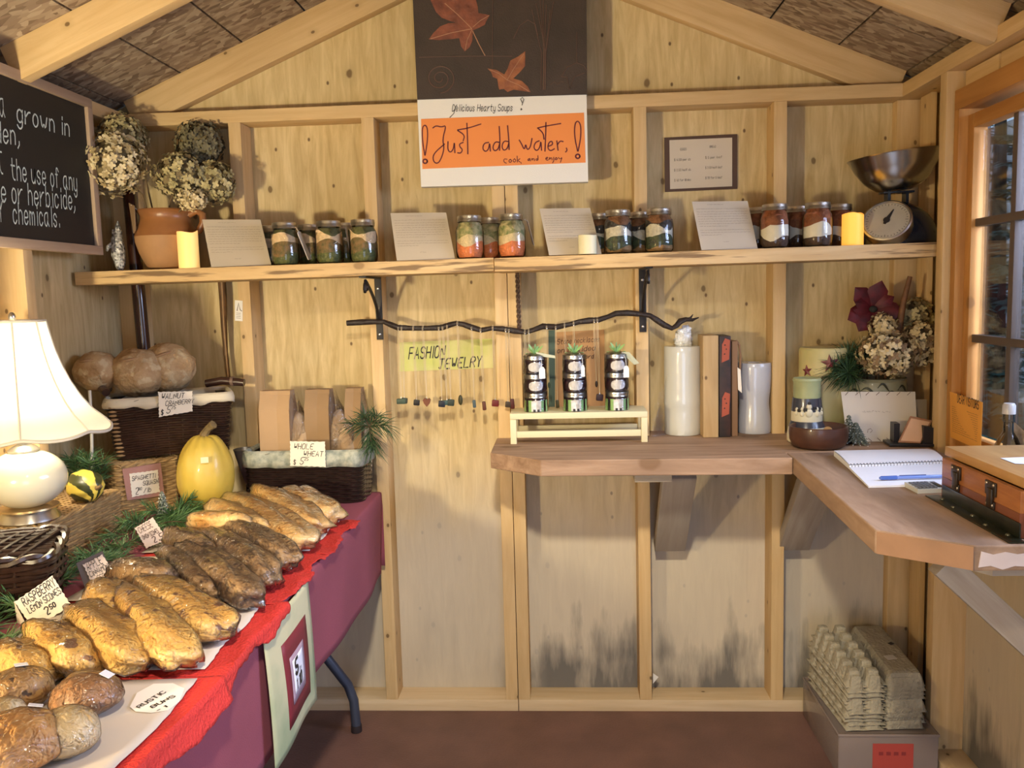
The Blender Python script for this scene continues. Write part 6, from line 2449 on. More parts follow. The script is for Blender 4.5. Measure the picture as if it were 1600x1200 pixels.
# ------------------------------------------------------------------ breads
m_scone = spotted('lemon_scone_crust', (.82, .53, .16), (.66, .37, .085), (.13, .035, .035), .85, 27, .45, .5, 40, (.60, .635))
m_brown = spotted('nut_scone_crust', (.44, .27, .12), (.23, .12, .05), (.08, .035, .018), .9, 60, .45, .8, 55, (.52, .66))
m_gold = spotted('golden_pastry_crust', (.95, .68, .32), (.84, .47, .13), (.78, .62, .36), .6, 22, .5, .6, 35, (.56, .66))
m_bun_tan = spotted('tan_bun_crust', (.80, .46, .16), (.62, .32, .10), (.64, .44, .22), .3, 14, .5, .15, 40, (.55, .7))
m_bun_pale = spotted('pale_bun_crust', (.82, .66, .40), (.70, .50, .25), (.72, .64, .45), .5, 16, .55, .2, 45, (.5, .66))
m_bun_brn = spotted('brown_bun_crust', (.46, .23, .095), (.32, .15, .055), (.13, .05, .025), .6, 22, .5, .25, 45, (.60, .68))
m_bun_rsn = spotted('raisin_bun_crust', (.60, .36, .13), (.40, .20, .07), (.06, .025, .02), .9, 52, .5, .25, 45, (.625, .65))
m_boule = spotted('rough_boule_crust', (.50, .34, .17), (.36, .21, .085), (.62, .50, .30), .6, 34, .7, .9, 60, (.55, .62))


def loaf(name, label, cat, A, B, wid, hgt, mat, seed, group, taper=-.30, film=True, nz_=.16, sticker=None):
    """a loaf lying from A (back) to B (front), both on its centre line"""
    A, B = Vector(A), Vector(B)
    d = B-A
    ln = d.length*.97
    x = d.normalized()
    y = Vector((0, 0, 1)).cross(x).normalized()
    z = x.cross(y)
    off = Vector((seed*1.7, seed*.9, seed*2.3))

    def f(dv, k=1.0, rough=1.0):
        # super-ellipsoid with flattened base, tapering towards B
        e = 3.0
        r = (abs(dv.x)**e+abs(dv.y)**e+abs(dv.z)**2.5)**(-1/e)
        r *= 1+rough*(nz_*noise.noise(dv*2.0+off)+nz_*.5*noise.noise(dv*4.2+off)+nz_*.25*noise.noise(dv*9+off))
        return r*k

    def make(k, rough):
        mb = MB()
        mb.blob((0, 0, 0), (ln/2, wid/2, hgt/2), 26, 16, lambda dv: f(dv, k, rough))
        for i, q in enumerate(mb.v):
            tx = q.x/(ln/2)
            s_ = (1-taper*(tx*.5+.5))*.84
            zz = q.z
            if zz < 0:
                zz *= .8
            # a crease along the top
            zz -= (0.07*hgt*math.exp(-(((q.y-wid*.1)/(wid*.10))**2)) if zz > 0 else 0)
            mb.v[i] = Vector((q.x, q.y*s_, zz*(1-.06*(tx*.5+.5))))
        return mb
    t = make(1.0, 1.0).build(name, mat, None, ang=3.2)
    m = Matrix((x, y, z)).transposed().to_4x4()
    m = m @ Matrix.Rotation(-.22+.1*math.sin(seed*2.3), 4, 'X')
    m.translation = (A+B)/2
    t.matrix_world = m
    tag(t, label, cat, group)
    if film:
        make(1.035, 1.0).build('cling_film', m_film, t, ang=3.2)
    return t


def bun(label, u, v, r, hr, mat, seed, sticker=None, zc=None):
    z0 = ZT+.0085
    c = P(u, v, Z=z0+hr)
    off = Vector((seed*1.3, seed*2.1, seed*.7))

    def make(k, rough):
        mb = MB()
        mb.blob((0, 0, 0), (r*k, r*k*.96, hr*k), 28, 18, lambda dv: 1+rough*(.07*noise.noise(dv*1.6+off)+.025*noise.noise(dv*5+off)))
        mb.v = [Vector((q.x, q.y, q.z if q.z > 0 else q.z*.62)) for q in mb.v]
        return mb
    t = make(1.0, 1.0).build('rustic_bun', mat, None, (c.x, c.y, z0+hr*.62), ang=3.2)
    t.rotation_euler.z = seed
    tag(t, label, 'bun', 'wrapped rustic buns')
    make(1.025, 1.0).build('cling_film', m_film, t, ang=3.2)
    if sticker:
        th, el, s_, rot = sticker
        th -= seed
        n = Vector((math.cos(th)*math.cos(el), math.sin(th)*math.cos(el), math.sin(el)))
        pos = Vector((n.x*r, n.y*r*.96, n.z*hr))*1.055
        nn = Vector((n.x/r, n.y/r, n.z/hr)).normalized()
        u_ = nn.orthogonal().normalized()
        w_ = nn.cross(u_)
        uu = u_*math.cos(rot)+w_*math.sin(rot)
        ww = nn.cross(uu)
        mb = MB()
        mb.quadslab([pos-uu*s_-ww*s_*.8, pos+uu*s_-ww*s_*.8, pos+uu*s_+ww*s_*.8, pos-uu*s_+ww*s_*.8], .0006, nn)
        mb.build('price_sticker', plain('sticker_white', (.74, .74, .76), .6) if 'sticker_white' not in bpy.data.materials else bpy.data.materials['sticker_white'], t, smooth=False)
    return t


bun('large tan bun with a white sticker in the near left corner', 22, 1148, .062, .046, m_bun_tan, 1.0, (1.2, 1.05, .011, .3))
bun('pale floury bun beside the large tan bun', 101, 1134, .045, .037, m_bun_pale, 2.2)
bun('dark brown bun with a white price sticker on its right shoulder', 134, 1075, .049, .036, m_bun_brn, 3.1, (.3, .95, .010, .9))
bun('raisin bun with a white price sticker on top', 26, 1068, .050, .036, m_bun_rsn, 4.4, (1.6, 1.3, .011, .2))
bun('pale bun at the left edge between raisin bun and tan bun', 2, 1112, .036, .030, m_bun_pale, 5.7)

GS = 'wrapped raspberry lemon scones'
zl = ZT+.012


def lf(label, a, b, za_, zb_, wid, hgt, mat, seed, group, name='scone', cat='scone', **k):
    if mat is not m_scone:
        k['nz_'] = .18
    wid *= 1.36 if mat is m_scone else 1.2
    hgt *= 1.24
    return loaf(name, label, cat, P(*a, Z=ZT+za_), P(*b, Z=ZT+zb_), wid, hgt, mat, seed, group, **k)


lf('yellow scone at the left edge behind the raisin bun', (-8, 1018), (92, 1050), .050, .032, .060, .050, m_scone, 1, GS)
lf('yellow scone with raspberry patches, in front of the raspberry scone card', (48, 985), (152, 1042), .056, .034, .066, .056, m_scone, 2, GS)
lf('yellow scone directly behind the dark brown bun', (112, 952), (226, 1040), .062, .034, .064, .060, m_scone, 3, GS)
lf('half hidden yellow scone in the back between two longer scones', (148, 922), (205, 960), .062, .052, .062, .056, m_scone, 4, GS)
lf('long yellow scone in the middle of the white paper', (192, 928), (290, 1034), .066, .034, .068, .060, m_scone, 5, GS)
lf('long yellow scone nearest the brown nut scones', (216, 912), (350, 990), .064, .034, .074, .062, m_scone, 6, GS)
GB = 'wrapped brown nut scones'
lf('brown scone at the left end of the nut scones', (178, 892), (268, 908), .062, .060, .070, .056, m_brown, 7, GB)
lf('brown scone second from left with a bright film crease', (256, 862), (338, 934), .060, .034, .058, .056, m_brown, 8, GB)
lf('large brown nut scone in front of the dark gap', (284, 858), (400, 938), .062, .034, .072, .062, m_brown, 9, GB)
lf('dark brown scone in the back row behind the large nut scone', (262, 836), (330, 866), .066, .060, .060, .054, m_brown, 10, GB)
lf('glossy brown scone right of the large nut scone', (322, 834), (428, 908), .066, .034, .070, .060, m_brown, 11, GB)
lf('dark nut scone at the right end touching the golden pastries', (362, 822), (456, 882), .064, .034, .072, .060, m_brown, 12, GB)
GP = 'golden cheese pastries'
lf('flat golden pastry at the left end of the pastries', (296, 818), (400, 822), .060, .064, .085, .055, m_gold, 13, GP, name='pastry', cat='pastry', film=True)
lf('golden pastry in the middle above the dark nut scone', (330, 792), (430, 836), .062, .045, .080, .062, m_gold, 14, GP, name='pastry', cat='pastry')
lf('large golden pastry with orange crust in the centre of the pastries', (356, 778), (484, 852), .066, .032, .090, .064, m_gold, 15, GP, name='pastry', cat='pastry')
lf('golden pastry below the whole wheat basket card', (398, 768), (500, 826), .072, .034, .085, .064, m_gold, 16, GP, name='pastry', cat='pastry')
lf('golden pastry at the right end nearest the table corner', (448, 770), (520, 808), .066, .036, .090, .062, m_gold, 17, GP, name='pastry', cat='pastry')

# ------------------------------------------------------------------ wicker
m_dkw = plain('dark_brown_willow', (.040, .018, .011), .35, coat=.35, var=.4, vscale=60)
m_blw = plain('black_brown_willow', (.022, .012, .009), .35, coat=.35, var=.4, vscale=60)
m_sea = plain('seagrass', (.46, .30, .13), .7, col2=(.33, .20, .08), vscale=50)


def rrect(w, d, r, n):
    """points round a rounded rectangle, counter-clockwise, with outward normals"""
    pts = []
    per = 2*(w+d)-8*r+2*PI*r
    segs = []
    for i in range(n):
        s = per*i/n
        hw, hd = w/2-r, d/2-r
        L_ = [2*hw, PI*r/2, 2*hd, PI*r/2, 2*hw, PI*r/2, 2*hd, PI*r/2]
        cc = [(hw, -hd), (hw, hd), (-hw, hd), (-hw, -hd)]
        k = 0
        while s > L_[k]+1e-9 and k < 7:
            s -= L_[k]
            k += 1
        if k == 0:
            p, nn = (-hw+s, -d/2), (0, -1)
        elif k == 2:
            p, nn = (w/2, -hd+s), (1, 0)
        elif k == 4:
            p, nn = (hw-s, d/2), (0, 1)
        elif k == 6:
            p, nn = (-w/2, hd-s), (-1, 0)
        else:
            a0 = {1: -PI/2, 3: 0, 5: PI/2, 7: PI}[k]
            a = a0+s/r
            c = cc[k//2]
            nn = (math.cos(a), math.sin(a))
            p = (c[0]+nn[0]*r, c[1]+nn[1]*r)
        pts.append((p, nn))
    return pts


def basket(t, w, d, h, mat, rows, stakes, flare=0.0, amp=.0025, thick=.003, r=.03, rim=True, bottom=True, slant=0.0, lid=False, n_per=4):
    n = stakes*n_per
    weave = MB()
    for j in range(rows):
        f = (j+.5)/rows
        k = 1+flare*f
        loop = rrect(w*k, d*k, r, n)
        pts = []
        for i, (p, nn) in enumerate(loop):
            ph = math.cos(PI*i/n_per+(PI if j % 2 else 0))
            pts.append(Vector((p[0]+nn[0]*amp*ph, p[1]+nn[1]*amp*ph, h*f+slant*math.sin(2*PI*i/n*2)*.5)))
        weave.tube(pts, thick, 5, True)
    weave.build('woven_strands', mat, t)['kind'] = 'stuff'
    st = MB()
    base_l = rrect(w, d, r, stakes)
    for i, (p, nn) in enumerate(base_l):
        a_ = Vector((p[0]-nn[0]*thick*.6, p[1]-nn[1]*thick*.6, .0))
        b_ = Vector(((p[0])*(1+flare)-nn[0]*thick*.6, p[1]*(1+flare)-nn[1]*thick*.6, h))
        st.tube([a_, b_], thick*.8, 5)
    st.build('stakes', mat, t)['kind'] = 'stuff'
    if rim:
        rm = MB()
        lp = rrect(w*(1+flare), d*(1+flare), r, 72)
        for ph in (0, PI):
            rm.tube([Vector((p[0]+nn[0]*thick*1.1*math.cos(i*.9+ph), p[1]+nn[1]*thick*1.1*math.cos(i*.9+ph), h+thick*1.1*math.sin(i*.9+ph))) for i, (p, nn) in enumerate(lp)], thick*1.15, 5, True)
        rm.build('rim', mat, t)
    # solid inner wall and floor so that the weave is not see-through
    inn = MB()
    lp = rrect(w-thick*3.0, d-thick*3.0, max(.004, r-thick*1.5), 48)
    n = len(lp)
    vs = [Vector((p[0], p[1], .003)) for p, nn in lp]+[Vector((p[0]*(1+flare), p[1]*(1+flare), h-.002)) for p, nn in lp]
    vs += [Vector((p[0]*(1+flare)*.97, p[1]*(1+flare)*.97, h-.002)) for p, nn in lp]+[Vector((p[0]*.97, p[1]*.97, .008)) for p, nn in lp]
    fs = [(i, (i+1) % n, n+(i+1) % n, n+i) for i in range(n)]+[(n+i, n+(i+1) % n, 2*n+(i+1) % n, 2*n+i) for i in range(n)]+[(2*n+i, 2*n+(i+1) % n, 3*n+(i+1) % n, 3*n+i) for i in range(n)]
    fs += [tuple(range(n))[::-1], tuple(3*n+i for i in range(n))]
    inn.add(vs, fs)
    inn.build('inner_wall', mat, t)
    if lid:
        lm = MB()
        nl = int(d/(thick*2.3))
        for j in range(nl):
            y = -d/2+d*(j+.5)/nl
            m = 24
            lm.tube([Vector((-w/2+w*i/m, y, h+.001+amp*.8*math.cos(i*PI/2+(PI if j % 2 else 0)))) for i in range(m+1)], thick, 5)
        lm.build('woven_top', mat, t)['kind'] = 'stuff'
    return t


def liner(t, w, d, h, flare, drop, mat, r=.03, wave=.006, out_=.006):
    lp = rrect(w*(1+flare), d*(1+flare), r, 96)
    n = len(lp)
    rows = []
    lw = MB()
    for j, (o_, z_) in enumerate(((-.012, -.02), (-.006, .004), (0.0, .008), (out_, .004), (out_+.002, -.4), (out_+.001, -1.0))):
        for i, (p, nn) in enumerate(lp):
            wv = wave*(math.sin(i*.55)+.5*math.sin(i*1.3+2))
            zz = h+(z_ if z_ > -.1 else z_*drop+(wv if j == 5 else 0))
            oo = o_+(.002*math.sin(i*.9) if j > 3 else 0)
            lw.v.append(Vector((p[0]+nn[0]*oo, p[1]+nn[1]*oo, zz)))
    for j in range(5):
        for i in range(n):
            i2 = (i+1) % n
            lw.f.append((j*n+i, j*n+i2, (j+1)*n+i2, (j+1)*n+i))
            lw.m.append(0)
    o_ = lw.build('cloth_liner', mat, t)
    md_ = o_.modifiers.new('solid', 'SOLIDIFY')
    md_.thickness = .0012


# seagrass boxes
lowb = thing('seagrass_box', 'low straw coloured seagrass box under the lamp and striped gourd', 'basket', (-.722, -.745, ZT+.0005))
basket(lowb, .20, .45, .100, m_sea, 15, 26, .0, .0026, .0034, .012, lid=True)
dirv = Vector((-.539+.652, -.321+.457, 0))
ang = math.atan2(dirv.y, dirv.x)
c_ = Vector((-.652-.539, -.457-.321, 0))/2+Vector((-math.sin(ang), math.cos(ang), 0))*.085
highb = thing('seagrass_box', 'taller seagrass box with spaghetti squash card under the dark basket', 'basket', (c_.x-.012, c_.y, ZT+.0005), ang)
basket(highb, .175, .165, .152, m_sea, 22, 26, .02, .0026, .0034, .012, lid=True)

# dark walnut cranberry basket
wd = Vector((.36, .17, 0))
wa = math.atan2(wd.y, wd.x)
wbk = thing('wicker_basket', 'large dark wicker basket with cream liner holding round loaves', 'basket', (-.590, -.265, ZT+.163), wa)
basket(wbk, .300, .170, .165, m_dkw, 24, 24, .12, .0022, .0036, .03, slant=.010)
m_linen = plain('cream_linen', (.66, .58, .42), .9, var=.08, vscale=10)
liner(wbk, .300, .170, .165, .12, .020, m_linen, .03, .004)
m_handle = plain('dark_turned_handle', (.035, .014, .010), .3, coat=.4)
for s_ in (-1, 1):
    mb = MB()
    mb.tube([(s_*.165, -.055, .190), (s_*.182, 0, .202), (s_*.165, .055, .190)] if s_ < 0 else [(.105, .04, .190), (.150, .02, .198), (.195, .0, .193), (.212, -.008, .190)], [.011, .013, .011] if s_ < 0 else [.012, .0125, .0125, .011], 12)
    hd_ = mb.build('handle', m_handle, wbk)
    mb = MB()
    p_ = Vector((-.180, .01, .202)) if s_ < 0 else Vector((.180, .008, .195))
    mb.tube([p_-Vector((.004, -.002, 0)), p_+Vector((.004, -.002, 0))], .0148, 12)
    mb.build('wrapping', plain('handle_binding', (.16, .10, .07), .5) if s_ < 0 else bpy.data.materials['handle_binding'], hd_)
# woven twist down the left corner of the basket
mb = MB()
for i in range(13):
    z = .012+i*.0115
    f = 1+.12*z/.165
    mb.blob((-.128*f-.009, -.081*f-.004, z), (.012, .006, .0038), 10, 6)
mb.build('corner_binding', plain('tan_willow', (.36, .22, .10), .5), wbk)['kind'] = 'stuff'

for k, (u, v, r, Y, lb) in enumerate([(152, 580, .066, -.33, 'round rough loaf at the left of the dark basket'), (215, 582, .082, -.29, 'round floury loaf in the middle of the dark basket'), (260, 575, .086, -.235, 'round crusty loaf at the right back of the dark basket')]):
    c = P(u, v, Y=Y)
    off = Vector((k*3.1, k, 0))
    mb = MB()
    mb.blob((0, 0, 0), (r, r*.9, r*.86), 30, 20, lambda dv: 1+.06*noise.noise(dv*2+off)+.05*noise.noise(dv*5+off)+.035*noise.noise(dv*12+off)+.02*noise.noise(dv*24+off))
    t = mb.build('boule', m_boule, None, tuple(c), ang=3.2)
    tag(t, lb, 'bread', 'round loaves in the dark basket')
    mb = MB()
    for q in range(1):
        pts = []
        a0 = -1.75+k*.25
        for i in range(7):
            f = (i/6-.5)*2.2
            d_ = Vector((math.cos(a0+f*.55)*.75, -abs(math.sin(a0+f*.55)), .72+f*.12)).normalized()
            s2 = 1+.06*noise.noise(d_*2+off)+.05*noise.noise(d_*5+off)
            pts.append(Vector((d_.x*r*s2, d_.y*r*.9*s2, d_.z*r*.86*s2))*1.0)
        mb.tube([q_*.985 for q_ in pts], [.001, .0035, .005, .0055, .005, .0035, .001], 6)
    mb.build('score', plain('dark_crust_split', (.34, .20, .095), .8) if k == 0 else bpy.data.materials['dark_crust_split'], t)

# whole wheat basket
ww = thing('wicker_basket', 'black brown wicker basket with floral liner holding wheat loaves in bags', 'basket', (-.200, -.202, ZT+.0005))
basket(ww, .342, .150, .150, m_blw, 22, 28, .035, .0022, .0036, .03)
m_floral = plain('grey_floral_cloth', (.46, .46, .37), .9, col2=(.22, .25, .21), vscale=55)
liner(ww, .342, .150, .150, .035, .040, m_floral, .03, .0012)
m_bagk = plain('kraft_bag', (.46, .295, .155), .85, var=.15, vscale=6)
m_bagk2 = plain('dim_kraft_bag', (.30, .185, .09), .85, var=.15, vscale=6)
m_wwl = spotted('wheat_loaf', (.50, .36, .22), (.38, .24, .12), (.62, .54, .42), .6, 25, .7, .3, 40)
zb0 = ZT+.02
for k, (u0, u1, v0, Y, wn, lb, mt) in enumerate([
        (406, 449, 612, -.235, 30, 'leftmost kraft bread bag with a clear window showing a floury loaf', m_bagk),
        (477, 511, 610, -.215, 36, 'middle kraft bread bag with shiny clear window in the basket', m_bagk2),
        (540, 561, 608, -.190, 10, 'rightmost narrow kraft bread bag beside the pine sprig', m_bagk2)]):
    a, b = P(u0, 690, Y=Y), P(u1, v0, Y=Y)
    wdt = b.x-a.x
    hgt = b.z-zb0
    t = thing('bread_bag', lb, 'bread bag', ((a.x+b.x)/2, Y+.045, zb0), 0, 'bagged wheat loaves in the basket')
    mb = MB()
    hw = wdt/2
    dp = .045
    # gusseted side facing front, folded inwards at the middle
    def ring(z, f):
        return [(-hw, -dp*f, z), (0 if k else hw*.15, -dp*f+.006, z), (hw, -dp*f, z), (hw, dp*f, z), (0, dp*f-.006, z), (-hw, dp*f, z)]
    R_ = [ring(0, 1), ring(hgt*.5, 1.02), ring(hgt*.82, .9), ring(hgt-.012, .5), ring(hgt, .45)]
    mb.add([q for r_ in R_ for q in r_], [(j*6+i, j*6+(i+1) % 6, (j+1)*6+(i+1) % 6, (j+1)*6+i) for j in range(4) for i in range(6)]+[(5, 4, 3, 2, 1, 0), (24, 25, 26, 27, 28, 29)])
    mb.build('paper', mt, t, smooth=False)
    # loaf showing through the bulging clear window on the right side
    wm = wn/510
    ml = MB()
    ml.blob((hw+wm*.35, 0, hgt*.42), (wm*.62, .036, hgt*.36), 16, 12, lambda dv: 1+.12*noise.noise(dv*2.5+Vector((k*3, 0, 0))))
    ml.build('loaf', m_wwl, t)
    mf = MB()
    mf.grid(lambda u_, v_: Vector((hw+.002+wm*1.15*math.sin(min(1, v_*1.5)*PI*.5)*math.cos((u_-.5)*PI)*(1-.7*max(0, v_-.6)/.4)*(.4+.6*min(1, (1-v_)*3)), (u_-.5)*.084, hgt*v_*.97)), 10, 12)
    mf.build('clear_window', m_film, t)
pine_thing('pine_sprig', 'green pine sprig at the right end of the whole wheat basket', P(577, 668, Y=-.245), [(-.6, -.1, .25), (.35, -.2, .55), (.2, -.3, -.6), (-.1, -.3, .6), (.6, -.1, .2), (.1, -.3, -.25)], .058, .058, 70, 21, m_pine_d, .01)

# ------------------------------------------------------------------ price cards
m_pc = plain('price_card_paper', (.80, .72, .58), .8)
m_pcp = plain('pinkish_card', (.62, .49, .40), .8)
m_pcr = plain('rose_card', (.40, .20, .16), .8, var=.1)


def jag(q, n=13, amp=.0016, seed=0):
    """deckled card outline from four corners"""
    rnd = random.Random(seed)
    out_ = []
    for i in range(4):
        a_, b_ = Vector(q[i]), Vector(q[(i+1) % 4])
        inn = ((Vector(q[0])+Vector(q[2]))/2-(a_+b_)/2).normalized()
        for k in range(n):
            out_.append(a_.lerp(b_, k/n)+inn*(amp*(k % 2) if k else 0)*rnd.uniform(.5, 1.2))
    return out_


def price_card(label, corners, texts, mat=m_pc, ink=None, back=None, seed=1, name='price_card'):
    sh_ = Sheet(corners)
    t = thing(name, label, 'price card', (sh_.q[2]+sh_.q[3])/2)
    o_ = jag(sh_.q, seed=seed)
    n = len(o_)
    mb = MB()
    mb.add([p-sh_.n*.0009 for p in o_]+o_, [tuple(range(n)), tuple(range(n, 2*n))]+[(i, (i+1) % n, n+(i+1) % n, n+i) for i in range(n)])
    mb.build('card', mat, t, world=True, smooth=False)
    mb = MB()
    for tx in texts:
        sh_.write(mb, *tx[:4], **tx[4])
    mb.build('lettering', ink or m_ink, t, world=True, smooth=False)
    if back:
        bq = Sheet([Vector(p) for p in back])
        mb = MB()
        bq.slab(mb, .0009)
        mb.build('back_leaf', mat if len(back) == 4 else mat, t, world=True, smooth=False)
    return t, sh_


def corners_on(px, pt, nrm):
    return [P(u, v, pl=(Vector(pt), Vector(nrm))) for u, v in px]


# walnut cranberry card hangs on the basket front
fn = Vector((math.sin(wa), -math.cos(wa), 0))
fp = wbk.location+fn*(.170*1.12/2+.016)
price_card('white card reading WALNUT CRANBERRY 5.75 on the dark basket', corners_on([(247, 612), (301, 611), (301, 643), (248, 652)], fp, fn),
           [('WALNUT', .09, .30, .0145, dict(slant=.25, lw=0.00187, width=.062, tilt=.0)), ('CRANBERRY', .20, .58, .0125, dict(slant=.22, lw=0.00166, width=.077)), ('$', .07, .92, .012, dict(lw=.002)), ('5', .22, .90, .020, dict(slant=.3, lw=0.00187)), ('75', .36, .76, .010, dict(slant=.3, lw=0.00130))], seed=2)
fp = Vector((0, -.202-.150*1.035/2-.017, 0))
price_card('white card reading WHOLE WHEAT on the black brown basket', corners_on([(453, 689), (508, 690), (509, 730), (453, 728)], fp, (0, -1, 0)),
           [('WHOLE', .11, .31, .016, dict(slant=.25, lw=0.00187, width=.060)), ('WHEAT', .38, .58, .0145, dict(slant=.22, lw=0.00180, width=.060)), ('$', .10, .93, .013, dict(lw=0.00158)), ('5', .27, .92, .021, dict(slant=.3, lw=0.00187)), ('25', .40, .76, .010, dict(slant=.3, lw=0.00130))], seed=3)
fn = Vector((math.sin(ang), -math.cos(ang), 0))
fp = highb.location+fn*(.165*1.02/2+.009)
t, s_ = price_card('white card reading SPAGHETTI SQUASH on a rose mat', corners_on([(202, 740), (247, 734), (250, 769), (206, 777)], fp+fn*.0015, fn),
                   [('SPAGHETTI', .06, .32, .012, dict(slant=.22, lw=0.00158, width=.068)), ('SQUASH', .42, .58, .012, dict(slant=.22, lw=0.00158, width=.045)), ('2', .12, .92, .019, dict(slant=.2, lw=0.00173)), ('00', .24, .76, .008, dict(slant=.2, lw=0.00101)), ('/lb', .42, .90, .013, dict(slant=.2, lw=0.00130))], seed=4)
mb = MB()
Sheet(corners_on([(191, 733), (251, 723), (257, 774), (199, 782)], fp, fn)).slab(mb, .0015)
mb.build('rose_mat', m_pcr, t, world=True, smooth=False)

# tent cards among the greenery
nrm = Vector((.50, -.80, .35))
cq = corners_on([(22, 940), (82, 899), (112, 946), (52, 984)], (-.40, -1.165, ZT+.05), nrm)
price_card('white tent card reading RASPBERRY LEMON SCONES 2.50', cq,
           [('RASPBERRY', .13, .29, .016, dict(slant=.12, lw=0.00209, width=.064)), ('LEMON SCONES', .13, .55, .0125, dict(slant=.12, lw=0.00180, width=.064)), ('2', .42, .86, .015, dict(slant=.1, lw=0.00202)), ('50', .56, .78, .009, dict(slant=.1, lw=.002))], seed=5,
           back=[cq[0], cq[0]+Vector((-.004, .012, -.002)), cq[3]+Vector((-.05, .03, -.02)), cq[3]+Vector((-.012, .004, .0))])
cq = corners_on([(129, 882), (160, 866), (186, 905), (148, 922)], (-.40, -1.01, ZT+.05), nrm)
t, s_ = price_card('pinkish card reading APPLE CINNAMON SCONES on a dark mat', cq,
                   [('APPLE', .10, .28, .017, dict(slant=.1, lw=0.00194, width=.034)), ('CINNAMON', .08, .53, .012, dict(slant=.1, lw=0.00158, width=.040)), ('SCONES', .30, .74, .010, dict(slant=.1, lw=0.00130, width=.030)), ('2.50', .40, .96, .014, dict(slant=.1, lw=.002))], m_pcp, seed=6)
mb = MB()
Sheet(corners_on([(119, 880), (160, 861), (178, 900), (135, 925)], Vector((-.40, -1.01, ZT+.05))-nrm.normalized()*.0035, nrm)).slab(mb, .0012)
mb.build('dark_mat', plain('dusky_card', (.10, .075, .07), .8), t, world=True, smooth=False)
cq = corners_on([(210, 825), (239, 808), (262, 843), (228, 857)], (-.40, -.78, ZT+.05), nrm)
price_card('pinkish card reading CHEESE ONION SCONES before the seagrass box', cq,
           [('CHEESE', .10, .32, .015, dict(slant=.1, lw=0.00173, width=.034)), ('ONION SCONES', .10, .62, .0105, dict(slant=.1, lw=.0019, width=.038)), ('2.50', .42, .92, .015, dict(slant=.1, lw=.002))], m_pcp, seed=7, ink=plain('dark_brown_ink', (.07, .035, .025), .7))

# ------------------------------------------------------------------ squash, gourd, cone
m_sq = plain('yellow_squash_skin', (.58, .415, .070), .42, col2=(.52, .345, .045), vscale=8, bump=.06, bscale=60, coat=.15)
c = Vector((-.452, -.365, ZT+.001))
sq = thing('spaghetti_squash', 'pale yellow ribbed spaghetti squash with brown stem standing by the baskets', 'squash', tuple(c))


def squash_f(dv):
    a = math.atan2(dv.y, dv.x)
    rib = 1+.030*abs(math.cos(a*4.5))-.02
    return rib*(1+.03*noise.noise(dv*2))


mb = MB()
mb.blob((0, 0, .112), (.079, .079, .118), 54, 26, squash_f)
for i, q in enumerate(mb.v):
    f = q.z/.224
    k = 1+.10*(.45-f)
    zz = max(0.0, q.z)
    # sunken crown
    rr_ = math.hypot(q.x, q.y)
    if q.z > .2:
        zz -= .012*max(0, 1-rr_/.035)
    mb.v[i] = Vector((q.x*k, q.y*k, zz))
mb.build('skin', m_sq, sq, ang=3.2)
MB().tube([(0, 0, .205), (.003, 0, .228), (.016, -.003, .243), (.034, -.008, .255)], [.019, .012, .010, .0125], 7).build('stem', plain('dry_squash_stem', (.22, .15, .06), .8, var=.4, vscale=50), sq)
mb = MB()
pt = Vector((.030, -.0735, .165))
n_s = Vector((.38, -.92, .2)).normalized()
u_ = n_s.cross(Vector((0, 0, 1))).normalized()
w_ = u_.cross(n_s)
mb.quadslab([pt+n_s*.004-u_*.010-w_*.008, pt+n_s*.004+u_*.010-w_*.008, pt+n_s*.004+u_*.010+w_*.008, pt+n_s*.004-u_*.010+w_*.008], .0006, n_s)
mb.build('price_sticker', plain('worn_sticker', (.72, .62, .38), .6), sq, smooth=False)

m_go, nt, N, L, b_ = newmat('striped_gourd_skin')
tc = N.new('ShaderNodeTexCoord')
sx_ = N.new('ShaderNodeSeparateXYZ')
L.new(tc.outputs['Object'], sx_.inputs[0])
an = math_(N, L, 'ARCTAN2', sx_.outputs['Z'], sx_.outputs['Y'])
nz_n = N.new('ShaderNodeTexNoise')
nz_n.inputs['Scale'].default_value = 30
L.new(tc.outputs['Object'], nz_n.inputs['Vector'])
s_w = math_(N, L, 'SINE', math_(N, L, 'ADD', math_(N, L, 'MULTIPLY', an, 9.0), math_(N, L, 'MULTIPLY', nz_n.outputs['Fac'], 4.0)))
col = mixc(N, L, maprange(N, L, s_w, -.1, .15), (.80, .62, .10), (.045, .05, .015))
L.new(col, b_.inputs['Base Color'])
b_.inputs['Roughness'].default_value = .35
gp = P(134, 770, Y=-.66)
gd = thing('striped_gourd', 'small green and yellow striped gourd on the low seagrass box', 'gourd', (gp.x, -.66, ZT+.107), -.5)
mb = MB()
mb.blob((0, 0, .040), (.052, .041, .041), 40, 20, lambda dv: 1+.03*math.cos(9*math.atan2(dv.z, dv.y)))
mb.build('skin', m_go, gd, ang=3.2)
MB().tube([(.050, 0, .040), (.058, 0, .042), (.064, .003, .046)], [.007, .004, .005], 7).build('stem', m_stem, gd)

cp2 = P(382, 702, Y=-.175)
cv = thing('metal_cone', 'grey metal cone vase standing between squash and whole wheat basket', 'vase', (cp2.x+.002, -.175, ZT+.001))
zc_ = cp2.z-ZT
MB().lathe([(.001, zc_-.115), (.006, zc_-.105), (.022, zc_-.05), (.034, zc_-.004), (.036, zc_), (.033, zc_+.001), (.020, zc_-.05), (.001, zc_-.10)], 28, close=False).build('cone', plain('dull_zinc', (.26, .24, .22), .4, metal=.6, var=.25, vscale=30), cv)
mb = MB()
mb.tube([(0, 0, zc_-.112), (0, 0, .004)], .004, 8)
mb.lathe([(.001, 0), (.028, 0), (.028, .003), (.004, .006), (.001, .006)], 20, close=False)
mb.build('spike_stand', m_iron, cv)

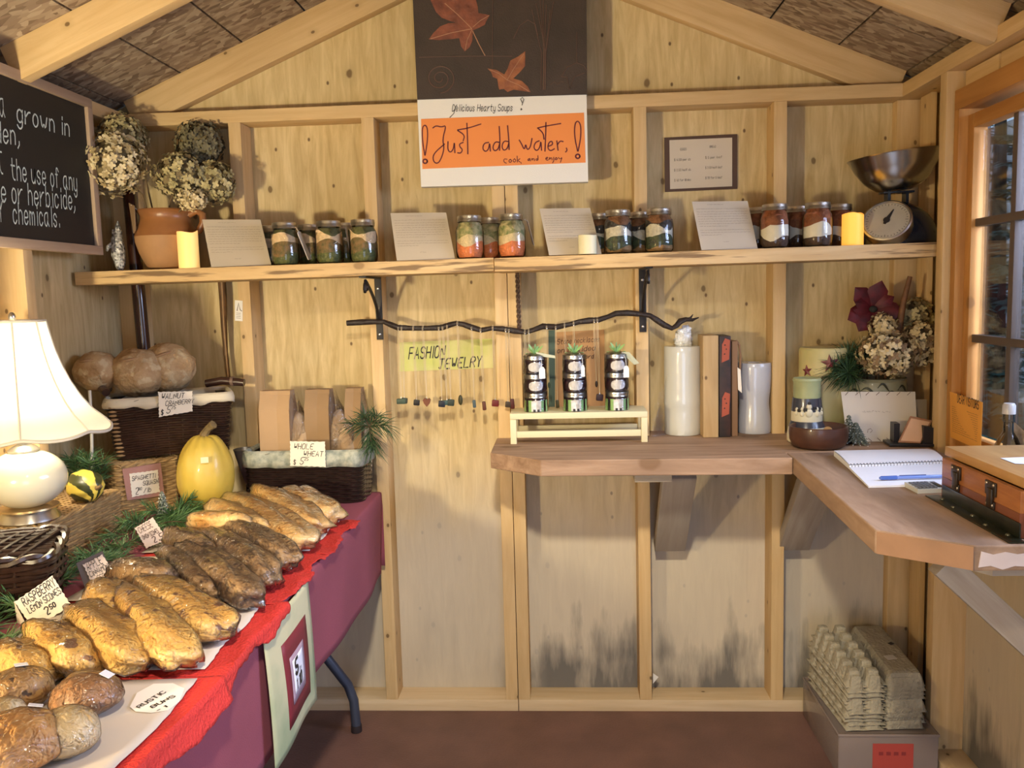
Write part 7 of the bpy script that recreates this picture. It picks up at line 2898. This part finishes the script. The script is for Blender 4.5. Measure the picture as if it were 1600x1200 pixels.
# ------------------------------------------------------------------ greenery on the table
rnd = random.Random(33)
gl = thing('pine_garland', 'green pine garland lying behind the breads along the table', 'greenery', (-.52, -1.0, ZT+.004))
path_ = [(-.40, -1.44), (-.47, -1.32), (-.455, -1.20), (-.485, -1.10), (-.465, -1.0), (-.49, -.90), (-.47, -.80), (-.50, -.70), (-.48, -.60), (-.47, -.52)]
a_, b_ = MB(), MB()
for i in range(len(path_)-1):
    p0, p1 = Vector((*path_[i], 0)), Vector((*path_[i+1], 0))
    for q in range(3):
        bs = p0.lerp(p1, q/3)-Vector((gl.location.x, gl.location.y, 0))+Vector((rnd.uniform(-.03, .02), 0, .012+rnd.uniform(0, .02)))
        sprig_mesh(a_, b_, bs, (rnd.uniform(-1, .9), rnd.uniform(-.4, 1), rnd.uniform(.0, .5)), .075, .048, 100, rnd, .02)
a_.v = [Vector((q.x, q.y, max(q.z, .0))) for q in a_.v]
b_.v = [Vector((q.x, q.y, max(q.z, .0))) for q in b_.v]
a_.build('needles', m_pine, gl, smooth=False)['kind'] = 'stuff'
b_.build('twig', m_twig, gl)['kind'] = 'stuff'
pine_thing('pine_sprig', 'upright pine tuft behind the striped gourd and lamp', (-.745, -.45, ZT+.02), [(.05, -.1, 1), (.3, -.1, .9), (-.25, -.1, .9), (.15, -.25, .8), (-.1, -.2, 1)], .165, .06, 110, 5, m_pine, .0, tuft=.45)
pine_thing('pine_sprig', 'bushy green pine sprig lying before the yellow squash', (-.51, -.47, ZT+.012), [(.8, .2, .25), (.6, -.4, .2), (.2, -.5, .3), (-.3, -.3, .35), (.5, .1, .7), (.9, -.1, .5)], .085, .060, 120, 9, m_pine, .02)
mini_tree((P(255, 800, Y=-.49).x, -.49, ZT+.001), .092, .024, 'miniature frosted tree before the seagrass box', False, 8)

# dark basket in front of the lamp
db = thing('wicker_basket', 'dark wicker tray basket in front of the table lamp', 'basket', (-.605, -1.10, ZT+.0005), .42)
basket(db, .255, .215, .115, m_dkw, 11, 16, .10, .0045, .0052, .03)
mb = MB()
rnd = random.Random(5)
for k in range(15):
    y = -.10+.2*k/14
    mb.tube([Vector((-.135, y-.03, .116)), Vector((-.05, y, .121+.004*(k % 2))), Vector((.04, y+.012, .123-.004*(k % 2))), Vector((.132, y+.02, .116))], .0042, 6)
for k in range(9):
    x = -.11+.22*k/8
    mb.tube([Vector((x-.03, -.112, .117)), Vector((x, -.03, .125)), Vector((x+.02, .05, .124)), Vector((x+.03, .112, .117))], .0042, 6)
mb.build('woven_lid', m_dkw, db)['kind'] = 'stuff'

# ------------------------------------------------------------------ table lamp
lz = ZT+.107
lamp_t = thing('table_lamp', 'lit table lamp with white bell shade and cream ball base', 'lamp', (-.678, -.83, lz))
MB().lathe([(.001, 0), (.064, 0), (.066, .003), (.064, .008), (.056, .021), (.054, .025), (.001, .025)], 40, close=False).build('metal_foot', m_steel, lamp_t)
MB().lathe([(.001, .024), (.050, .024), (.066, .028), (.0645, .032), (.001, .033)], 40, close=False).build('brass_ring', plain('pale_brass', (.55, .40, .20), .3, metal=.9), lamp_t)
MB().blob((0, 0, .097), (.0875, .0875, .068), 40, 24).build('ball_base', plain('cream_glazed_ceramic', (.76, .70, .52), .18, coat=.5), lamp_t)
MB().lathe([(.001, .160), (.032, .160), (.034, .165), (.026, .172), (.014, .178), (.010, .185), (.018, .192), (.021, .198), (.017, .204), (.010, .208), (.010, .26), (.001, .26)], 28, close=False).build('neck', m_steel, lamp_t)
m_bulb = plain('lit_bulb', (1.0, .80, .52), .4, emit=10.0)
MB().blob((0, 0, .295), (.028, .028, .036), 18, 12).build('bulb', m_bulb, lamp_t)
m_shade, nt, N, L, b_ = newmat('white_shade_fabric')
N.remove(b_)
tl_ = N.new('ShaderNodeBsdfTranslucent')
tl_.inputs[0].default_value = (.86, .80, .68, 1)
df_ = N.new('ShaderNodeBsdfDiffuse')
df_.inputs[0].default_value = (.84, .80, .70, 1)
mx_ = N.new('ShaderNodeMixShader')
mx_.inputs[0].default_value = .55
L.new(df_.outputs[0], mx_.inputs[1])
L.new(tl_.outputs[0], mx_.inputs[2])
L.new(mx_.outputs[0], N['Material Output'].inputs['Surface'])
shp = [(.0675, .460), (.071, .440), (.079, .400), (.091, .360), (.107, .320), (.128, .280), (.152, .248), (.176, .226), (.189, .212)]
mb = MB()
np_ = 8


def shade(u_, v_):
    k = v_*(len(shp)-1)
    j = min(len(shp)-2, int(k))
    f = k-j
    r = shp[j][0]*(1-f)+shp[j+1][0]*f
    z = shp[j][1]*(1-f)+shp[j+1][1]*f
    a = 2*PI*u_
    sc = abs(math.sin(np_*a/2+.9))
    r *= 1-.018*(1-sc)**1.5
    z -= .010*sc*v_**4*.9
    return Vector((r*math.cos(a), r*math.sin(a), z))


mb.grid(shade, 96, 26, True)
o_ = mb.build('shade', m_shade, lamp_t, ang=3.2)
tr_ = MB()
for zz, vv, rr_ in ((.46, 0, .0028), (.21, 1, .0042)):
    tr_.tube([shade(i/96, vv)+Vector((0, 0, -.001 if vv else .001)) for i in range(96)], rr_, 6, True)
for k in range(np_):
    a = (PI*k*2/np_-1.8/np_)/(2*PI)
    tr_.tube([shade(a, i/20)*1.0+Vector((math.cos(2*PI*a), math.sin(2*PI*a), 0))*.0012 for i in range(21)], .0022, 5)
tr_.build('shade_piping', plain('cream_piping', (.62, .56, .44), .7), o_)
mb = MB()
for k in range(3):
    a = k*2*PI/3+.4
    mb.tube([(0, 0, .452), (math.cos(a)*.067, math.sin(a)*.067, .458)], .0015, 5)
mb.tube([(0, 0, .335), (0, 0, .452)], .0015, 5)
mb.build('spider_wire', m_steel, lamp_t)
MB().blob((0, 0, .470), (.008, .008, .012), 12, 8).build('finial', m_steel, lamp_t)
lb2 = lamp('lamp_bulb_light', 'POINT', (-.678, -.83, lz+.295), 17, (1.0, .86, .60), .036)
lb2.parent = None
# white cord behind the lamp
cdp = P(143, 690, Y=-.45)
mb = MB()
mb.tube([P(140, 610, Y=-.46), P(143, 660, Y=-.46), P(143.5, 700, Y=-.46), P(144, 745, Y=-.46), P(142, 768, Y=-.47)], .0042, 8)
cd = mb.build('cord', plain('white_cable', (.70, .66, .56), .5), lamp_t, world=True)
mb = MB()
mb.tube([P(143.5, 715, Y=-.46), P(144, 738, Y=-.46)], .0075, 8)
mb.build('inline_switch', bpy.data.materials['white_cable'], cd, world=True)
